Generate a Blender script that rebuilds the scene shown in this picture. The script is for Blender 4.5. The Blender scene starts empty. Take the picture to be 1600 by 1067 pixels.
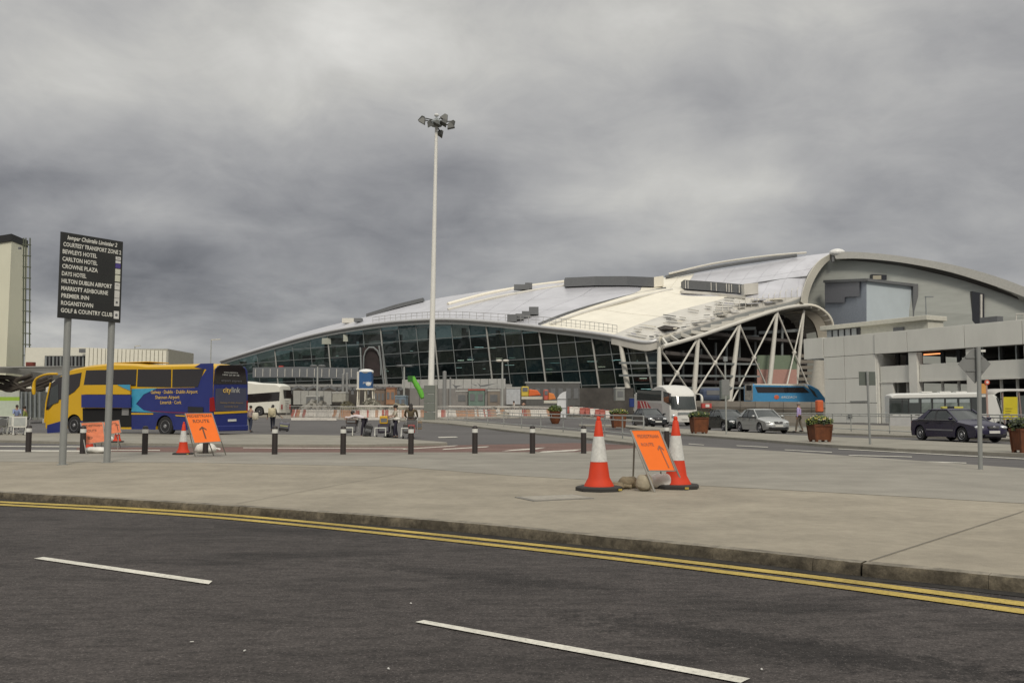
import bpy, bmesh, math, random
from mathutils import Vector, Matrix
random.seed(7)
S = bpy.context.scene
COL = S.collection
R = math.radians
# ------------------------------------------------------------------ camera
F = 1400.0; CX = 800.0; CY = 533.5; HZ = 641.0; CH = 1.35      # focal length in photo pixels, centre, horizon row, eye height
PITCH = math.atan((HZ-CY)/F)
cd = bpy.data.cameras.new('camera'); cam = bpy.data.objects.new('camera', cd); COL.objects.link(cam)
cam.location = (0, 0, CH); cam.rotation_euler = (math.pi/2+PITCH, 0, 0)
cd.sensor_width = 36; cd.lens = F/1600*36; cd.clip_start = .1; cd.clip_end = 6000
S.camera = cam
# ------------------------------------------------------------------ light
SUN_EL, SUN_AZ = R(40), R(172)        # azimuth clockwise from +Y: behind the camera, to the right
wd = bpy.data.worlds.new('World'); S.world = wd; wd.use_nodes = True
nt = wd.node_tree; N = nt.nodes; LK = nt.links; N.clear()
def nd(t, **k):
    n = N.new(t)
    for a, b in k.items(): setattr(n, a, b)
    return n
out = nd('ShaderNodeOutputWorld'); sky = nd('ShaderNodeTexSky', sky_type='NISHITA', sun_disc=False)
sky.sun_elevation = SUN_EL; sky.sun_rotation = SUN_AZ
bg1 = nd('ShaderNodeBackground'); bg1.inputs[1].default_value = .07; LK.new(sky.outputs[0], bg1.inputs[0])
tc = nd('ShaderNodeTexCoord'); nrm = nd('ShaderNodeVectorMath', operation='NORMALIZE'); LK.new(tc.outputs['Generated'], nrm.inputs[0])
sep = nd('ShaderNodeSeparateXYZ'); LK.new(nrm.outputs[0], sep.inputs[0])
def mth(op, a, b=None, c=None, clamp=False):
    n = nd('ShaderNodeMath', operation=op, use_clamp=clamp)
    for i, v in enumerate((a, b, c)):
        if v is None: continue
        if isinstance(v, (int, float)): n.inputs[i].default_value = v
        else: LK.new(v, n.inputs[i])
    return n.outputs[0]
zc = mth('MAXIMUM', sep.outputs[2], 0.0)
den = mth('ADD', zc, .26)
px_ = mth('DIVIDE', sep.outputs[0], den); py_ = mth('DIVIDE', sep.outputs[1], den)
cmb = nd('ShaderNodeCombineXYZ'); LK.new(px_, cmb.inputs[0]); LK.new(py_, cmb.inputs[1])
def noise(vec, scale, det, rough=.55, dist=0.0):
    n = nd('ShaderNodeTexNoise'); n.inputs['Scale'].default_value = scale; n.inputs['Detail'].default_value = det
    n.inputs['Roughness'].default_value = rough; n.inputs['Distortion'].default_value = dist
    LK.new(vec, n.inputs['Vector']); return n
n1 = noise(cmb.outputs[0], 1.25, 8, .55, .5).outputs['Fac']
n2 = noise(cmb.outputs[0], 4.2, 7, .6, .5).outputs['Fac']
# soft warp for the cloud masses
wn = noise(nrm.outputs[0], 3.2, 5, .55)
wv = nd('ShaderNodeVectorMath', operation='MULTIPLY_ADD'); LK.new(wn.outputs['Color'], wv.inputs[0])
wv.inputs[1].default_value = (.26, .1, .16); wv.inputs[2].default_value = (-.13, -.05, -.08)
wd_ = nd('ShaderNodeVectorMath', operation='ADD'); LK.new(nrm.outputs[0], wd_.inputs[0]); LK.new(wv.outputs[0], wd_.inputs[1])
def sky_dir(px, py):
    v = Vector(((px-CX)/F, 1, (HZ-py)/F)); return v.normalized()
def lobe(px, py, rx, ry, amp, prev):
    c = sky_dir(px, py)
    s = nd('ShaderNodeVectorMath', operation='SUBTRACT'); LK.new(wd_.outputs[0], s.inputs[0]); s.inputs[1].default_value = c
    m = nd('ShaderNodeVectorMath', operation='MULTIPLY'); LK.new(s.outputs[0], m.inputs[0]); m.inputs[1].default_value = (F/rx, 1.5, F/ry)
    l = nd('ShaderNodeVectorMath', operation='LENGTH'); LK.new(m.outputs[0], l.inputs[0])
    q = nd('ShaderNodeMapRange', interpolation_type='SMOOTHSTEP'); LK.new(l.outputs['Value'], q.inputs[0])
    q.inputs[1].default_value = 0; q.inputs[2].default_value = 1; q.inputs[3].default_value = amp; q.inputs[4].default_value = 0
    return mth('ADD', prev, q.outputs[0])
el = nd('ShaderNodeMapRange', interpolation_type='LINEAR'); LK.new(zc, el.inputs[0])
ramp = nd('ShaderNodeValToRGB'); LK.new(zc, ramp.inputs[0]); cr = ramp.color_ramp; cr.interpolation = 'EASE'
cr.elements[0].position = 0; cr.elements[0].color = (.40,)*3+(1,)
cr.elements[1].position = 1; cr.elements[1].color = (.95,)*3+(1,)
for p, v in ((.08, .35), (.17, .275), (.25, .28), (.33, .35), (.42, .44), (.6, .8)):
    e = cr.elements.new(p); e.color = (v, v, v, 1)
v = mth('MULTIPLY', ramp.outputs[0], mth('MULTIPLY_ADD', n1, 1.45, .28))
v = mth('MULTIPLY', v, mth('MULTIPLY_ADD', n2, .70, .65))
n3 = noise(wd_.outputs[0], 9, 6, .6, .4).outputs['Fac'] if False else n2
for a in SKY_LOBES if 'SKY_LOBES' in globals() else (
        (1060, 275, 400, 110, .22), (1150, 320, 260, 70, .12), (250, 335, 260, 60, .13), (1000, 385, 620, 60, .10), (1350, 390, 420, 90, .08),
        (100, 110, 520, 200, .16), (1250, 60, 700, 200, .08), (300, 480, 520, 110, -.12), (120, 300, 360, 110, -.10),
        (640, 370, 520, 80, -.05), (560, 90, 420, 120, .08), (150, 420, 420, 80, -.05), (1330, 350, 260, 80, -.05), (1450, 180, 260, 140, .04), (620, 60, 360, 120, .08)):
    v = lobe(*a, v)
v = mth('MAXIMUM', v, .12)
tint = nd('ShaderNodeValToRGB'); LK.new(v, tint.inputs[0])
te = tint.color_ramp; te.elements[0].position = .12; te.elements[0].color = (.965, .97, 1.045, 1); te.elements[1].position = .5; te.elements[1].color = (1.0, .985, .935, 1)
mulc = nd('ShaderNodeVectorMath', operation='SCALE'); LK.new(tint.outputs[0], mulc.inputs[0]); LK.new(v, mulc.inputs['Scale'])
bg2 = nd('ShaderNodeBackground'); LK.new(mulc.outputs[0], bg2.inputs[0]); bg2.inputs[1].default_value = .93
mx = nd('ShaderNodeMixShader'); mx.inputs[0].default_value = .95
LK.new(bg1.outputs[0], mx.inputs[1]); LK.new(bg2.outputs[0], mx.inputs[2]); LK.new(mx.outputs[0], out.inputs[0])
sd = bpy.data.lights.new('sun', 'SUN'); sun = bpy.data.objects.new('sun', sd); COL.objects.link(sun)
sd.energy = 1.5; sd.angle = R(12); sd.color = (1, .92, .80)
sdir = Vector((math.sin(SUN_AZ)*math.cos(SUN_EL), math.cos(SUN_AZ)*math.cos(SUN_EL), math.sin(SUN_EL)))
sun.rotation_euler = sdir.to_track_quat('Z', 'Y').to_euler()
vs = S.view_settings; vs.view_transform = 'Standard'; vs.look = 'None'; vs.gamma = 1; vs.exposure = 0.25; vs.use_curve_mapping = False

# ------------------------------------------------------------------ placement: photo pixel -> point of the place
def smooth(t): t = max(0, min(1, t)); return t*t*(3-2*t)
def gz(x, y):                                   # the forecourt rises gently towards the terminal
    return .62*smooth((y-56)/34.0)*(1-smooth((x-6)/9.0))
CP, SP = math.cos(PITCH), math.sin(PITCH)
def ray(px, py):
    a, b = (px-CX)/F, (CY-py)/F
    return Vector((a, CP-b*SP, SP+b*CP))        # pitched camera
def P(px, py, Y):
    r = ray(px, py); t = Y/r.y
    return Vector((r.x*t, Y, CH+r.z*t))
def G(px, py, off=0.0):
    r = ray(px, py); z = off
    for _ in range(25):
        t = (z-CH)/r.z if r.z < -1e-4 else 400
        t = min(t, 400)
        z = z*.5+.5*(gz(r.x*t, r.y*t)+off)
    return Vector((r.x*t, r.y*t, gz(r.x*t, r.y*t)+off))
def B(px, Y, off=0.0):                          # ground point under column px at distance Y (near the horizon row)
    x = (px-CX)/F*Y; x = x*(CP+SP*(HZ-CY)/F)    # columns hold at the horizon row
    return Vector((x, Y, gz(x, Y)+off))
def zat(py, px, Y): return P(px, py, Y).z
def hit(root, px, py, axis, val):               # photo pixel -> local point on the plane local[axis] = val of a thing
    M = Matrix.Translation(root.location) @ Matrix.Rotation(root.rotation_euler.z, 4, 'Z'); I = M.inverted()
    o = I @ Vector((0, 0, CH)); d = I.to_3x3() @ ray(px, py); i = 'xyz'.index(axis)
    return o + d*((val-o[i])/d[i])

# ------------------------------------------------------------------ materials
MATS = {}
def mat(name, col, rough=.6, metal=0.0, var=.08, scale=3.0, bump=0.0, bscale=None, spec=.5, det=4, col2=None, emis=0, stretch=None):
    if name in MATS: return MATS[name]
    m = bpy.data.materials.new(name); m.use_nodes = True; t = m.node_tree; b = t.nodes['Principled BSDF']
    b.inputs['Roughness'].default_value = rough; b.inputs['Metallic'].default_value = metal; b.inputs['Specular IOR Level'].default_value = spec
    co = t.nodes.new('ShaderNodeTexCoord'); vec = co.outputs['Object']
    if stretch:
        mp = t.nodes.new('ShaderNodeMapping'); mp.inputs['Scale'].default_value = stretch; t.links.new(vec, mp.inputs[0]); vec = mp.outputs[0]
    nz = t.nodes.new('ShaderNodeTexNoise'); nz.inputs['Scale'].default_value = scale; nz.inputs['Detail'].default_value = det; nz.inputs['Roughness'].default_value = .62
    t.links.new(vec, nz.inputs['Vector'])
    rp = t.nodes.new('ShaderNodeValToRGB'); rp.color_ramp.elements[0].position = .3; rp.color_ramp.elements[1].position = .7
    c2 = col2 or tuple(c*(1+var) for c in col)
    rp.color_ramp.elements[0].color = tuple(c*(1-var) for c in col)+(1,); rp.color_ramp.elements[1].color = tuple(c2)+(1,)
    t.links.new(nz.outputs['Fac'], rp.inputs[0]); t.links.new(rp.outputs[0], b.inputs['Base Color'])
    if emis:
        t.links.new(rp.outputs[0], b.inputs['Emission Color']); b.inputs['Emission Strength'].default_value = emis
    if bump:
        n2 = t.nodes.new('ShaderNodeTexNoise'); n2.inputs['Scale'].default_value = bscale or scale*6; n2.inputs['Detail'].default_value = 5
        t.links.new(vec, n2.inputs['Vector']); bp = t.nodes.new('ShaderNodeBump'); bp.inputs['Strength'].default_value = bump; bp.inputs['Distance'].default_value = .02
        t.links.new(n2.outputs['Fac'], bp.inputs['Height']); t.links.new(bp.outputs[0], b.inputs['Normal'])
    MATS[name] = m; return m
def glass(name, tint=(.02, .025, .028), trans=.35, rough=.05, tc=(.35, .42, .42), wav=.0):
    """a dark pane: part of the light passes, the rest is a glossy dark surface"""
    if name in MATS: return MATS[name]
    m = bpy.data.materials.new(name); m.use_nodes = True; t = m.node_tree; b = t.nodes['Principled BSDF']
    b.inputs['Base Color'].default_value = tint+(1,); b.inputs['Roughness'].default_value = rough; b.inputs['Specular IOR Level'].default_value = .6
    if wav:
        nz = t.nodes.new('ShaderNodeTexNoise'); nz.inputs['Scale'].default_value = .25; co = t.nodes.new('ShaderNodeTexCoord'); t.links.new(co.outputs['Object'], nz.inputs['Vector'])
        bp = t.nodes.new('ShaderNodeBump'); bp.inputs['Strength'].default_value = wav; bp.inputs['Distance'].default_value = .3; t.links.new(nz.outputs['Fac'], bp.inputs['Height']); t.links.new(bp.outputs[0], b.inputs['Normal'])
    tr = t.nodes.new('ShaderNodeBsdfTransparent'); tr.inputs[0].default_value = tc+(1,)
    ms = t.nodes.new('ShaderNodeMixShader'); ms.inputs[0].default_value = trans
    t.links.new(b.outputs[0], ms.inputs[1]); t.links.new(tr.outputs[0], ms.inputs[2]); t.links.new(ms.outputs[0], t.nodes['Material Output'].inputs[0])
    MATS[name] = m; return m

def surf(name, base, layers, rough=.9, bump=.3, bscale=60, spec=.3, speck=None, stains=()):
    """ground surface: base colour times several noise layers (scale, low, high, stretch)"""
    m = bpy.data.materials.new(name); m.use_nodes = True; t = m.node_tree; b = t.nodes['Principled BSDF']; L = t.links
    b.inputs['Roughness'].default_value = rough; b.inputs['Specular IOR Level'].default_value = spec
    co = t.nodes.new('ShaderNodeTexCoord'); cur = None
    for sc, lo, hi, st, p0, p1 in layers:
        mp = t.nodes.new('ShaderNodeMapping'); mp.inputs['Scale'].default_value = st[:3]; mp.inputs['Rotation'].default_value = (0, 0, st[3]); L.new(co.outputs['Object'], mp.inputs[0])
        nz = t.nodes.new('ShaderNodeTexNoise'); nz.inputs['Scale'].default_value = sc; nz.inputs['Detail'].default_value = 6; nz.inputs['Roughness'].default_value = .65; L.new(mp.outputs[0], nz.inputs['Vector'])
        mr = t.nodes.new('ShaderNodeMapRange'); mr.inputs[1].default_value = p0; mr.inputs[2].default_value = p1; mr.inputs[3].default_value = lo; mr.inputs[4].default_value = hi; L.new(nz.outputs['Fac'], mr.inputs[0])
        if cur is None: cur = mr.outputs[0]
        else:
            k = t.nodes.new('ShaderNodeMath'); k.operation = 'MULTIPLY'; L.new(cur, k.inputs[0]); L.new(mr.outputs[0], k.inputs[1]); cur = k.outputs[0]
    def mt(op, a, b2):
        k = t.nodes.new('ShaderNodeMath'); k.operation = op
        for i_, v_ in enumerate((a, b2)):
            if isinstance(v_, (int, float)): k.inputs[i_].default_value = v_
            else: L.new(v_, k.inputs[i_])
        return k.outputs[0]
    for (sx, sy, ang, la, lb, dark) in stains:              # worn streaks of fresh binder with ragged edges
        s1 = t.nodes.new('ShaderNodeVectorMath'); s1.operation = 'SUBTRACT'; L.new(co.outputs['Object'], s1.inputs[0]); s1.inputs[1].default_value = (sx, sy, 0)
        mp = t.nodes.new('ShaderNodeMapping'); mp.inputs['Rotation'].default_value = (0, 0, -ang); L.new(s1.outputs[0], mp.inputs[0])
        m2 = t.nodes.new('ShaderNodeVectorMath'); m2.operation = 'MULTIPLY'; L.new(mp.outputs[0], m2.inputs[0]); m2.inputs[1].default_value = (1/la, 1/lb, 0)
        ln = t.nodes.new('ShaderNodeVectorMath'); ln.operation = 'LENGTH'; L.new(m2.outputs[0], ln.inputs[0])
        nz = t.nodes.new('ShaderNodeTexNoise'); nz.inputs['Scale'].default_value = 9; nz.inputs['Detail'].default_value = 9; nz.inputs['Roughness'].default_value = .75; L.new(co.outputs['Object'], nz.inputs['Vector'])
        e_ = mt('ADD', ln.outputs['Value'], mt('MULTIPLY', mt('SUBTRACT', nz.outputs['Fac'], .5), 4.2))
        mr = t.nodes.new('ShaderNodeMapRange'); mr.inputs[1].default_value = .55; mr.inputs[2].default_value = 1.05; mr.inputs[3].default_value = dark; mr.inputs[4].default_value = 1; L.new(e_, mr.inputs[0])
        cur = mt('MULTIPLY', cur, mr.outputs[0])
    sc = t.nodes.new('ShaderNodeVectorMath'); sc.operation = 'SCALE'; sc.inputs[0].default_value = base; L.new(cur, sc.inputs['Scale']); colr = sc.outputs[0]
    if speck:
        vz = t.nodes.new('ShaderNodeTexVoronoi'); vz.inputs['Scale'].default_value = speck[0]; L.new(co.outputs['Object'], vz.inputs['Vector'])
        mr = t.nodes.new('ShaderNodeMapRange'); mr.inputs[1].default_value = speck[1]; mr.inputs[2].default_value = speck[1]*.6; mr.inputs[3].default_value = 0; mr.inputs[4].default_value = 1; L.new(vz.outputs['Distance'], mr.inputs[0])
        ad = t.nodes.new('ShaderNodeVectorMath'); ad.operation = 'SCALE'; ad.inputs[0].default_value = speck[2]; L.new(mr.outputs[0], ad.inputs['Scale'])
        a2 = t.nodes.new('ShaderNodeVectorMath'); a2.operation = 'ADD'; L.new(colr, a2.inputs[0]); L.new(ad.outputs[0], a2.inputs[1]); colr = a2.outputs[0]
    L.new(colr, b.inputs['Base Color'])
    nb = t.nodes.new('ShaderNodeTexNoise'); nb.inputs['Scale'].default_value = bscale; nb.inputs['Detail'].default_value = 4; L.new(co.outputs['Object'], nb.inputs['Vector'])
    bp = t.nodes.new('ShaderNodeBump'); bp.inputs['Strength'].default_value = bump; bp.inputs['Distance'].default_value = .01; L.new(nb.outputs['Fac'], bp.inputs['Height']); L.new(bp.outputs[0], b.inputs['Normal'])
    MATS[name] = m; return m
U = (1, 1, 1, 0)
RD = R(-44)
M_road = surf('near_asphalt', (.056, .049, .046), ((.5, .75, 1.15, (1, 1, 1, 0), .3, .7), (.9, .55, 1.05, (.35, 1.5, 1, RD), .36, .5), (9, .68, 1.12, (.5, 1.3, 1, RD), .36, .56), (38, .55, 1.45, U, .32, .68), (110, .6, 1.4, U, .32, .68)), speck=(42, .2, (.085, .078, .075)), stains=((1.55, 5.25, R(-33), 1.7, .28, .5), (-.2, 7.4, R(-28), 1.6, .22, .62), (-2.5, 10.2, R(-30), 2.2, .3, .7), (3.4, 4.0, R(-40), 1.2, .3, .55), (-6, 9.6, R(-30), 2.2, .3, .75)))
M_asph = surf('forecourt_asphalt', (.105, .1, .098), ((.08, .85, 1.15, U, .35, .65), (.9, .85, 1.12, (.3, 1, 1, .4), .35, .65), (40, .85, 1.15, U, .3, .7)))
M_plaza = surf('plaza_concrete', (.315, .282, .222), ((.16, .84, 1.1, (.4, 1.3, 1, -.25), .36, .64), (1.1, .86, 1.08, U, .35, .65), (7, .92, 1.06, U, .35, .65), (90, .86, 1.12, U, .3, .7)), speck=(28, .1, (-.05, -.05, -.04)))
M_grey = surf('worn_grey_concrete', (.262, .247, .212), ((.2, .85, 1.12, (.4, 1.3, 1, -.25), .36, .64), (1.1, .88, 1.08, U, .35, .65), (60, .86, 1.12, U, .3, .7)))
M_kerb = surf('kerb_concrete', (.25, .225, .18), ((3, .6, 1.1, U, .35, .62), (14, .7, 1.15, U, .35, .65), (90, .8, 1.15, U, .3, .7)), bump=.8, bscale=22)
M_face = surf('kerb_face_shade_grime', (.115, .098, .07), ((2.5, .5, 1.2, U, .35, .62), (14, .6, 1.25, U, .35, .65), (90, .75, 1.2, U, .3, .7)), bump=.9, bscale=20)  # shade and dirt of the upright kerb face, both put into the colour
M_side = surf('pavement_concrete', (.27, .255, .215), ((.6, .85, 1.1, U, .35, .65), (6, .9, 1.06, U, .35, .65)))
M_red = surf('red_paving', (.155, .095, .08), ((.5, .8, 1.15, (.4, 1, 1, 0), .35, .65), (8, .8, 1.15, U, .35, .65)))
M_dirt = surf('construction_dirt', (.27, .245, .2), ((.15, .75, 1.15, U, .35, .65), (1.5, .75, 1.15, U, .35, .65)))
M_gutter = surf('gutter_dark', (.035, .032, .028), ((2, .6, 1.2, U, .35, .65), (20, .7, 1.2, U, .35, .65)))  # darker strip along the foot of the kerb
M_white = surf('white_road_paint', (.60, .58, .51), ((3, .82, 1.08, U, .35, .65), (40, .62, 1.1, U, .3, .5)))
M_yell = surf('yellow_road_paint', (.42, .315, .085), ((1.2, .75, 1.1, U, .35, .65), (40, .6, 1.12, U, .3, .52)))
M_grass = surf('far_grass', (.07, .09, .04), ((.01, .8, 1.2, U, .35, .65),))

# ------------------------------------------------------------------ mesh building
class MB:
    def __init__(s): s.v = []; s.f = []
    def add(s, vs, fs):
        o = len(s.v); s.v += [Vector(p) for p in vs]; s.f += [tuple(o+i for i in f) for f in fs]; return s
    def box(s, c, d, rz=0, M=None):
        x, y, z = (k/2 for k in d); vs = [Vector((a*x, b*y, e*z)) for e in (-1, 1) for a, b in ((-1, -1), (1, -1), (1, 1), (-1, 1))]
        if rz: r = Matrix.Rotation(rz, 3, 'Z'); vs = [r @ q for q in vs]
        if M: vs = [M @ q for q in vs]
        c = Vector(c)
        return s.add([q+c for q in vs], [(3, 2, 1, 0), (4, 5, 6, 7), (0, 1, 5, 4), (1, 2, 6, 5), (2, 3, 7, 6), (3, 0, 4, 7)])
    def bar(s, a, b, w, h=None, up=(0, 0, 1)):           # rectangular beam from a to b
        a, b = Vector(a), Vector(b); h = h or w; d = (b-a).normalized(); u = Vector(up)
        if abs(d.dot(u)) > .98: u = Vector((1, 0, 0))
        r = d.cross(u).normalized()*(w/2); u = r.cross(d).normalized()*(h/2)
        vs = [p+i*r+j*u for p in (a, b) for i, j in ((-1, -1), (1, -1), (1, 1), (-1, 1))]
        return s.add(vs, [(3, 2, 1, 0), (4, 5, 6, 7), (0, 1, 5, 4), (1, 2, 6, 5), (2, 3, 7, 6), (3, 0, 4, 7)])
    def tube(s, pts, r, n=8, cap=True):
        pts = [Vector(p) for p in pts]; rs = r if isinstance(r, (list, tuple)) else [r]*len(pts); rings = []; u = None
        for i, p in enumerate(pts):
            d = (pts[min(i+1, len(pts)-1)]-pts[max(i-1, 0)]).normalized()
            if u is None: u = d.orthogonal().normalized()
            u = (u-d*u.dot(d)).normalized(); w = d.cross(u)
            rings.append([p+(u*math.cos(t)+w*math.sin(t))*rs[i] for t in (2*math.pi*k/n for k in range(n))])
        vs = [q for g in rings for q in g]; fs = []
        for i in range(len(pts)-1):
            for k in range(n): a = i*n+k; b = i*n+(k+1) % n; fs.append((a, b, b+n, a+n))
        if cap: fs.append(tuple(range(n-1, -1, -1))); fs.append(tuple(len(vs)-n+k for k in range(n)))
        return s.add(vs, fs)
    def lathe(s, prof, c=(0, 0, 0), n=20, axis='z', sq=0):
        c = Vector(c); vs = []; fs = []
        for r, z in prof:
            for k in range(n):
                t = 2*math.pi*k/n; x, y = r*math.cos(t), r*math.sin(t)
                vs.append(c+(Vector((x, y, z)) if axis == 'z' else Vector((x, z, y)) if axis == 'y' else Vector((z, x, y))))
        for i in range(len(prof)-1):
            for k in range(n): a = i*n+k; b = i*n+(k+1) % n; fs.append((a, b, b+n, a+n))
        fs.append(tuple(range(n-1, -1, -1))); fs.append(tuple(len(vs)-n+k for k in range(n)))
        return s.add(vs, fs)
    def prism(s, pts, off):                                # polygon (3D points) swept by a vector
        pts = [Vector(p) for p in pts]; off = Vector(off); n = len(pts)
        return s.add(pts+[p+off for p in pts], [tuple(range(n-1, -1, -1)), tuple(range(n, 2*n))]+[(i, (i+1) % n, n+(i+1) % n, n+i) for i in range(n)])
    def ell(s, c, r, n=10, m=7, M=None):
        c = Vector(c); vs = []; fs = []
        for i in range(m+1):
            a = math.pi*i/m
            for k in range(n):
                t = 2*math.pi*k/n; q = Vector((r[0]*math.sin(a)*math.cos(t), r[1]*math.sin(a)*math.sin(t), r[2]*math.cos(a)))
                vs.append(c+(M @ q if M else q))
        for i in range(m):
            for k in range(n): a = i*n+k; b = i*n+(k+1) % n; fs.append((a, a+n, b+n, b))
        return s.add(vs, fs)
    def grid(s, rows):                                     # rows of 3D points -> sheet
        n = len(rows[0]); vs = [p for r in rows for p in r]
        return s.add(vs, [(i*n+k, i*n+k+1, (i+1)*n+k+1, (i+1)*n+k) for i in range(len(rows)-1) for k in range(n-1)])
    def loft(s, rings, cap=True):                          # closed rings
        n = len(rings[0]); vs = [Vector(p) for r in rings for p in r]; fs = []
        for i in range(len(rings)-1):
            for k in range(n): a = i*n+k; b = i*n+(k+1) % n; fs.append((a, b, b+n, a+n))
        if cap: fs.append(tuple(range(n-1, -1, -1))); fs.append(tuple(len(vs)-n+k for k in range(n)))
        return s.add(vs, fs)
    def build(s, name, m, parent=None, label=None, world=False, smooth=None, bevel=0, fix=True, kind=None, origin=None):
        o0 = parent_loc(parent) if world else Vector((0, 0, 0))
        if origin is not None: o0 = Vector(origin)
        me = bpy.data.meshes.new(name); me.from_pydata([tuple(q-o0) for q in s.v], [], s.f); me.materials.append(m)
        if fix:
            bm = bmesh.new(); bm.from_mesh(me); bmesh.ops.recalc_face_normals(bm, faces=bm.faces); bm.to_mesh(me); bm.free()
        if smooth is not None:
            for p in me.polygons: p.use_smooth = True
            me.set_sharp_from_angle(angle=R(smooth))
        ob = bpy.data.objects.new(name, me); COL.objects.link(ob)
        if parent is not None: ob.parent = parent
        if origin is not None: ob.location = o0
        if label: ob['label'] = label
        if kind: ob['kind'] = kind
        if bevel:
            b = ob.modifiers.new('bevel', 'BEVEL'); b.width = bevel; b.segments = 2; b.limit_method = 'ANGLE'; b.angle_limit = R(35)
        return ob
def parent_loc(p):
    v = Vector((0, 0, 0))
    while p is not None: v += p.location; p = p.parent
    return v
def tag(o, label, cat, group=None):
    o['label'] = label; o['category'] = cat
    if group: o['group'] = group
    return o
def thing(name, label, cat, loc=(0, 0, 0), rz=0, group=None):
    o = bpy.data.objects.new(name, None); o.empty_display_size = .2; COL.objects.link(o); o.location = loc; o.rotation_euler = (0, 0, rz)
    return tag(o, label, cat, group)
def copy_tree(o, parent=None):
    c = o.copy(); COL.objects.link(c)
    if parent is not None: c.parent = parent
    for ch in [q for q in KIDS.get(o.name, [])]: copy_tree(ch, c)
    return c
KIDS = {}
def scan():
    KIDS.clear()
    for q in bpy.data.objects:
        if q.parent: KIDS.setdefault(q.parent.name, []).append(q)
def dup(o, loc, rz=None, label=None, group=None):
    scan(); c = copy_tree(o); c.location = loc
    if rz is not None: c.rotation_euler = (0, 0, rz)
    if label: c['label'] = label
    if group: c['group'] = group
    return c
def text(name, body, m, parent, origin, right, up, height, width=None, shear=0, align='LEFT', bold=0, label=None):
    cu = bpy.data.curves.new('t', 'FONT'); cu.body = body; cu.size = 1; cu.shear = shear; cu.resolution_u = 2; cu.offset = bold; cu.fill_mode = 'FRONT'
    o = bpy.data.objects.new('t', cu); COL.objects.link(o); bpy.context.view_layer.update()
    me = bpy.data.meshes.new_from_object(o.evaluated_get(bpy.context.evaluated_depsgraph_get())); bpy.data.objects.remove(o)
    xs = [q.co.x for q in me.vertices] or [0]; x0, x1 = min(xs), max(xs)
    sy = height/.73; sx = (width/(x1-x0)) if width else sy
    dx = {'LEFT': -x0, 'CENTER': -(x0+x1)/2, 'RIGHT': -x1}[align]
    right, up, origin = Vector(right).normalized(), Vector(up).normalized(), Vector(origin)
    for q in me.vertices: q.co = origin+right*((q.co.x+dx)*sx)+up*(q.co.y*sy)
    me.materials.clear(); me.materials.append(m); me.name = name
    ob = bpy.data.objects.new(name, me); COL.objects.link(ob); ob.parent = parent
    if label: ob['label'] = label
    return ob
def interp(pts, n):                                         # resample a polyline by index
    res = []
    for i in range(n):
        t = i/(n-1)*(len(pts)-1); k = min(int(t), len(pts)-2); f = t-k; a, b = pts[k], pts[k+1]
        res.append(tuple(a[j]+(b[j]-a[j])*f for j in range(len(a))))
    return res
def cat(pts, n):                                            # Catmull-Rom resample
    pts = [Vector(p) for p in pts]; res = []
    for i in range(n):
        t = i/(n-1)*(len(pts)-1); k = min(int(t), len(pts)-2); f = t-k
        p0, p1, p2, p3 = pts[max(k-1, 0)], pts[k], pts[k+1], pts[min(k+2, len(pts)-1)]
        res.append(.5*((2*p1)+(-p0+p2)*f+(2*p0-5*p1+4*p2-p3)*f*f+(-p0+3*p1-3*p2+p3)*f**3))
    return res
def sheet(name, near, far, off, m, n=2, smooth_=False, parent=None, edge=0.0):
    """a ground sheet between two polylines given as photo pixels (or ground points)"""
    k = max(len(near), len(far)); tw = lambda l: [Vector((q[0], q[1])) if len(q) == 3 else G(*q).to_2d() for q in l]
    a = tw(near); b = tw(far); rows = []
    if len(a) != k: a = [Vector(q) for q in interp([tuple(q) for q in a], k)]
    if len(b) != k: b = [Vector(q) for q in interp([tuple(q) for q in b], k)]
    if smooth_: a = cat([q.to_3d() for q in a], k*4); b = cat([q.to_3d() for q in b], k*4)
    for j in range(n+1):
        rows.append([Vector((p.x+(q.x-p.x)*j/n, p.y+(q.y-p.y)*j/n, 0)) for p, q in zip(a, b)])
    for r in rows:
        for q in r: q.z = gz(q.x, q.y)+off
    mb = MB().grid(rows)
    if edge:                                               # kerb face round the sheet
        loop = rows[0]+[r[-1] for r in rows[1:]]+rows[-1][::-1][1:]+[r[0] for r in rows[::-1][1:-1]]
        vs = loop+[q-Vector((0, 0, edge)) for q in loop]; L = len(loop)
        mb.add(vs, [(i, (i+1) % L, L+(i+1) % L, L+i) for i in range(L)])
    o = mb.build(name, m, parent, fix=True)
    # make sure the top looks up
    if parent is None: o['kind'] = 'structure'
    return o
# ================================================================== THE GROUND
xs = [-2500, -900, -400, -200, -120, -80, -60, -45, -30, -20, -14, -10, -6, -3, 0, 3, 6]+[6+i*.9 for i in range(1, 11)]+[18, 24, 40, 60, 90, 150, 300, 900, 2500]
ys = [-60, -20, -5, 0, 3, 6, 9, 12, 16, 22, 30, 40, 50, 55]+[56+i*1.7 for i in range(21)]+[95, 110, 140, 200, 300, 600, 1200, 3000]
MB().grid([[Vector((x, y, gz(x, y)-.004)) for x in xs] for y in ys]).build('ground', M_asph)['kind'] = 'structure'
MB().grid([[Vector((x, y, gz(x, y)+.01)) for x in (-2500, -400, 0, 400, 2500)] for y in (420, 900, 3000)]).build('grass_field', M_grass)['kind'] = 'structure'
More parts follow.
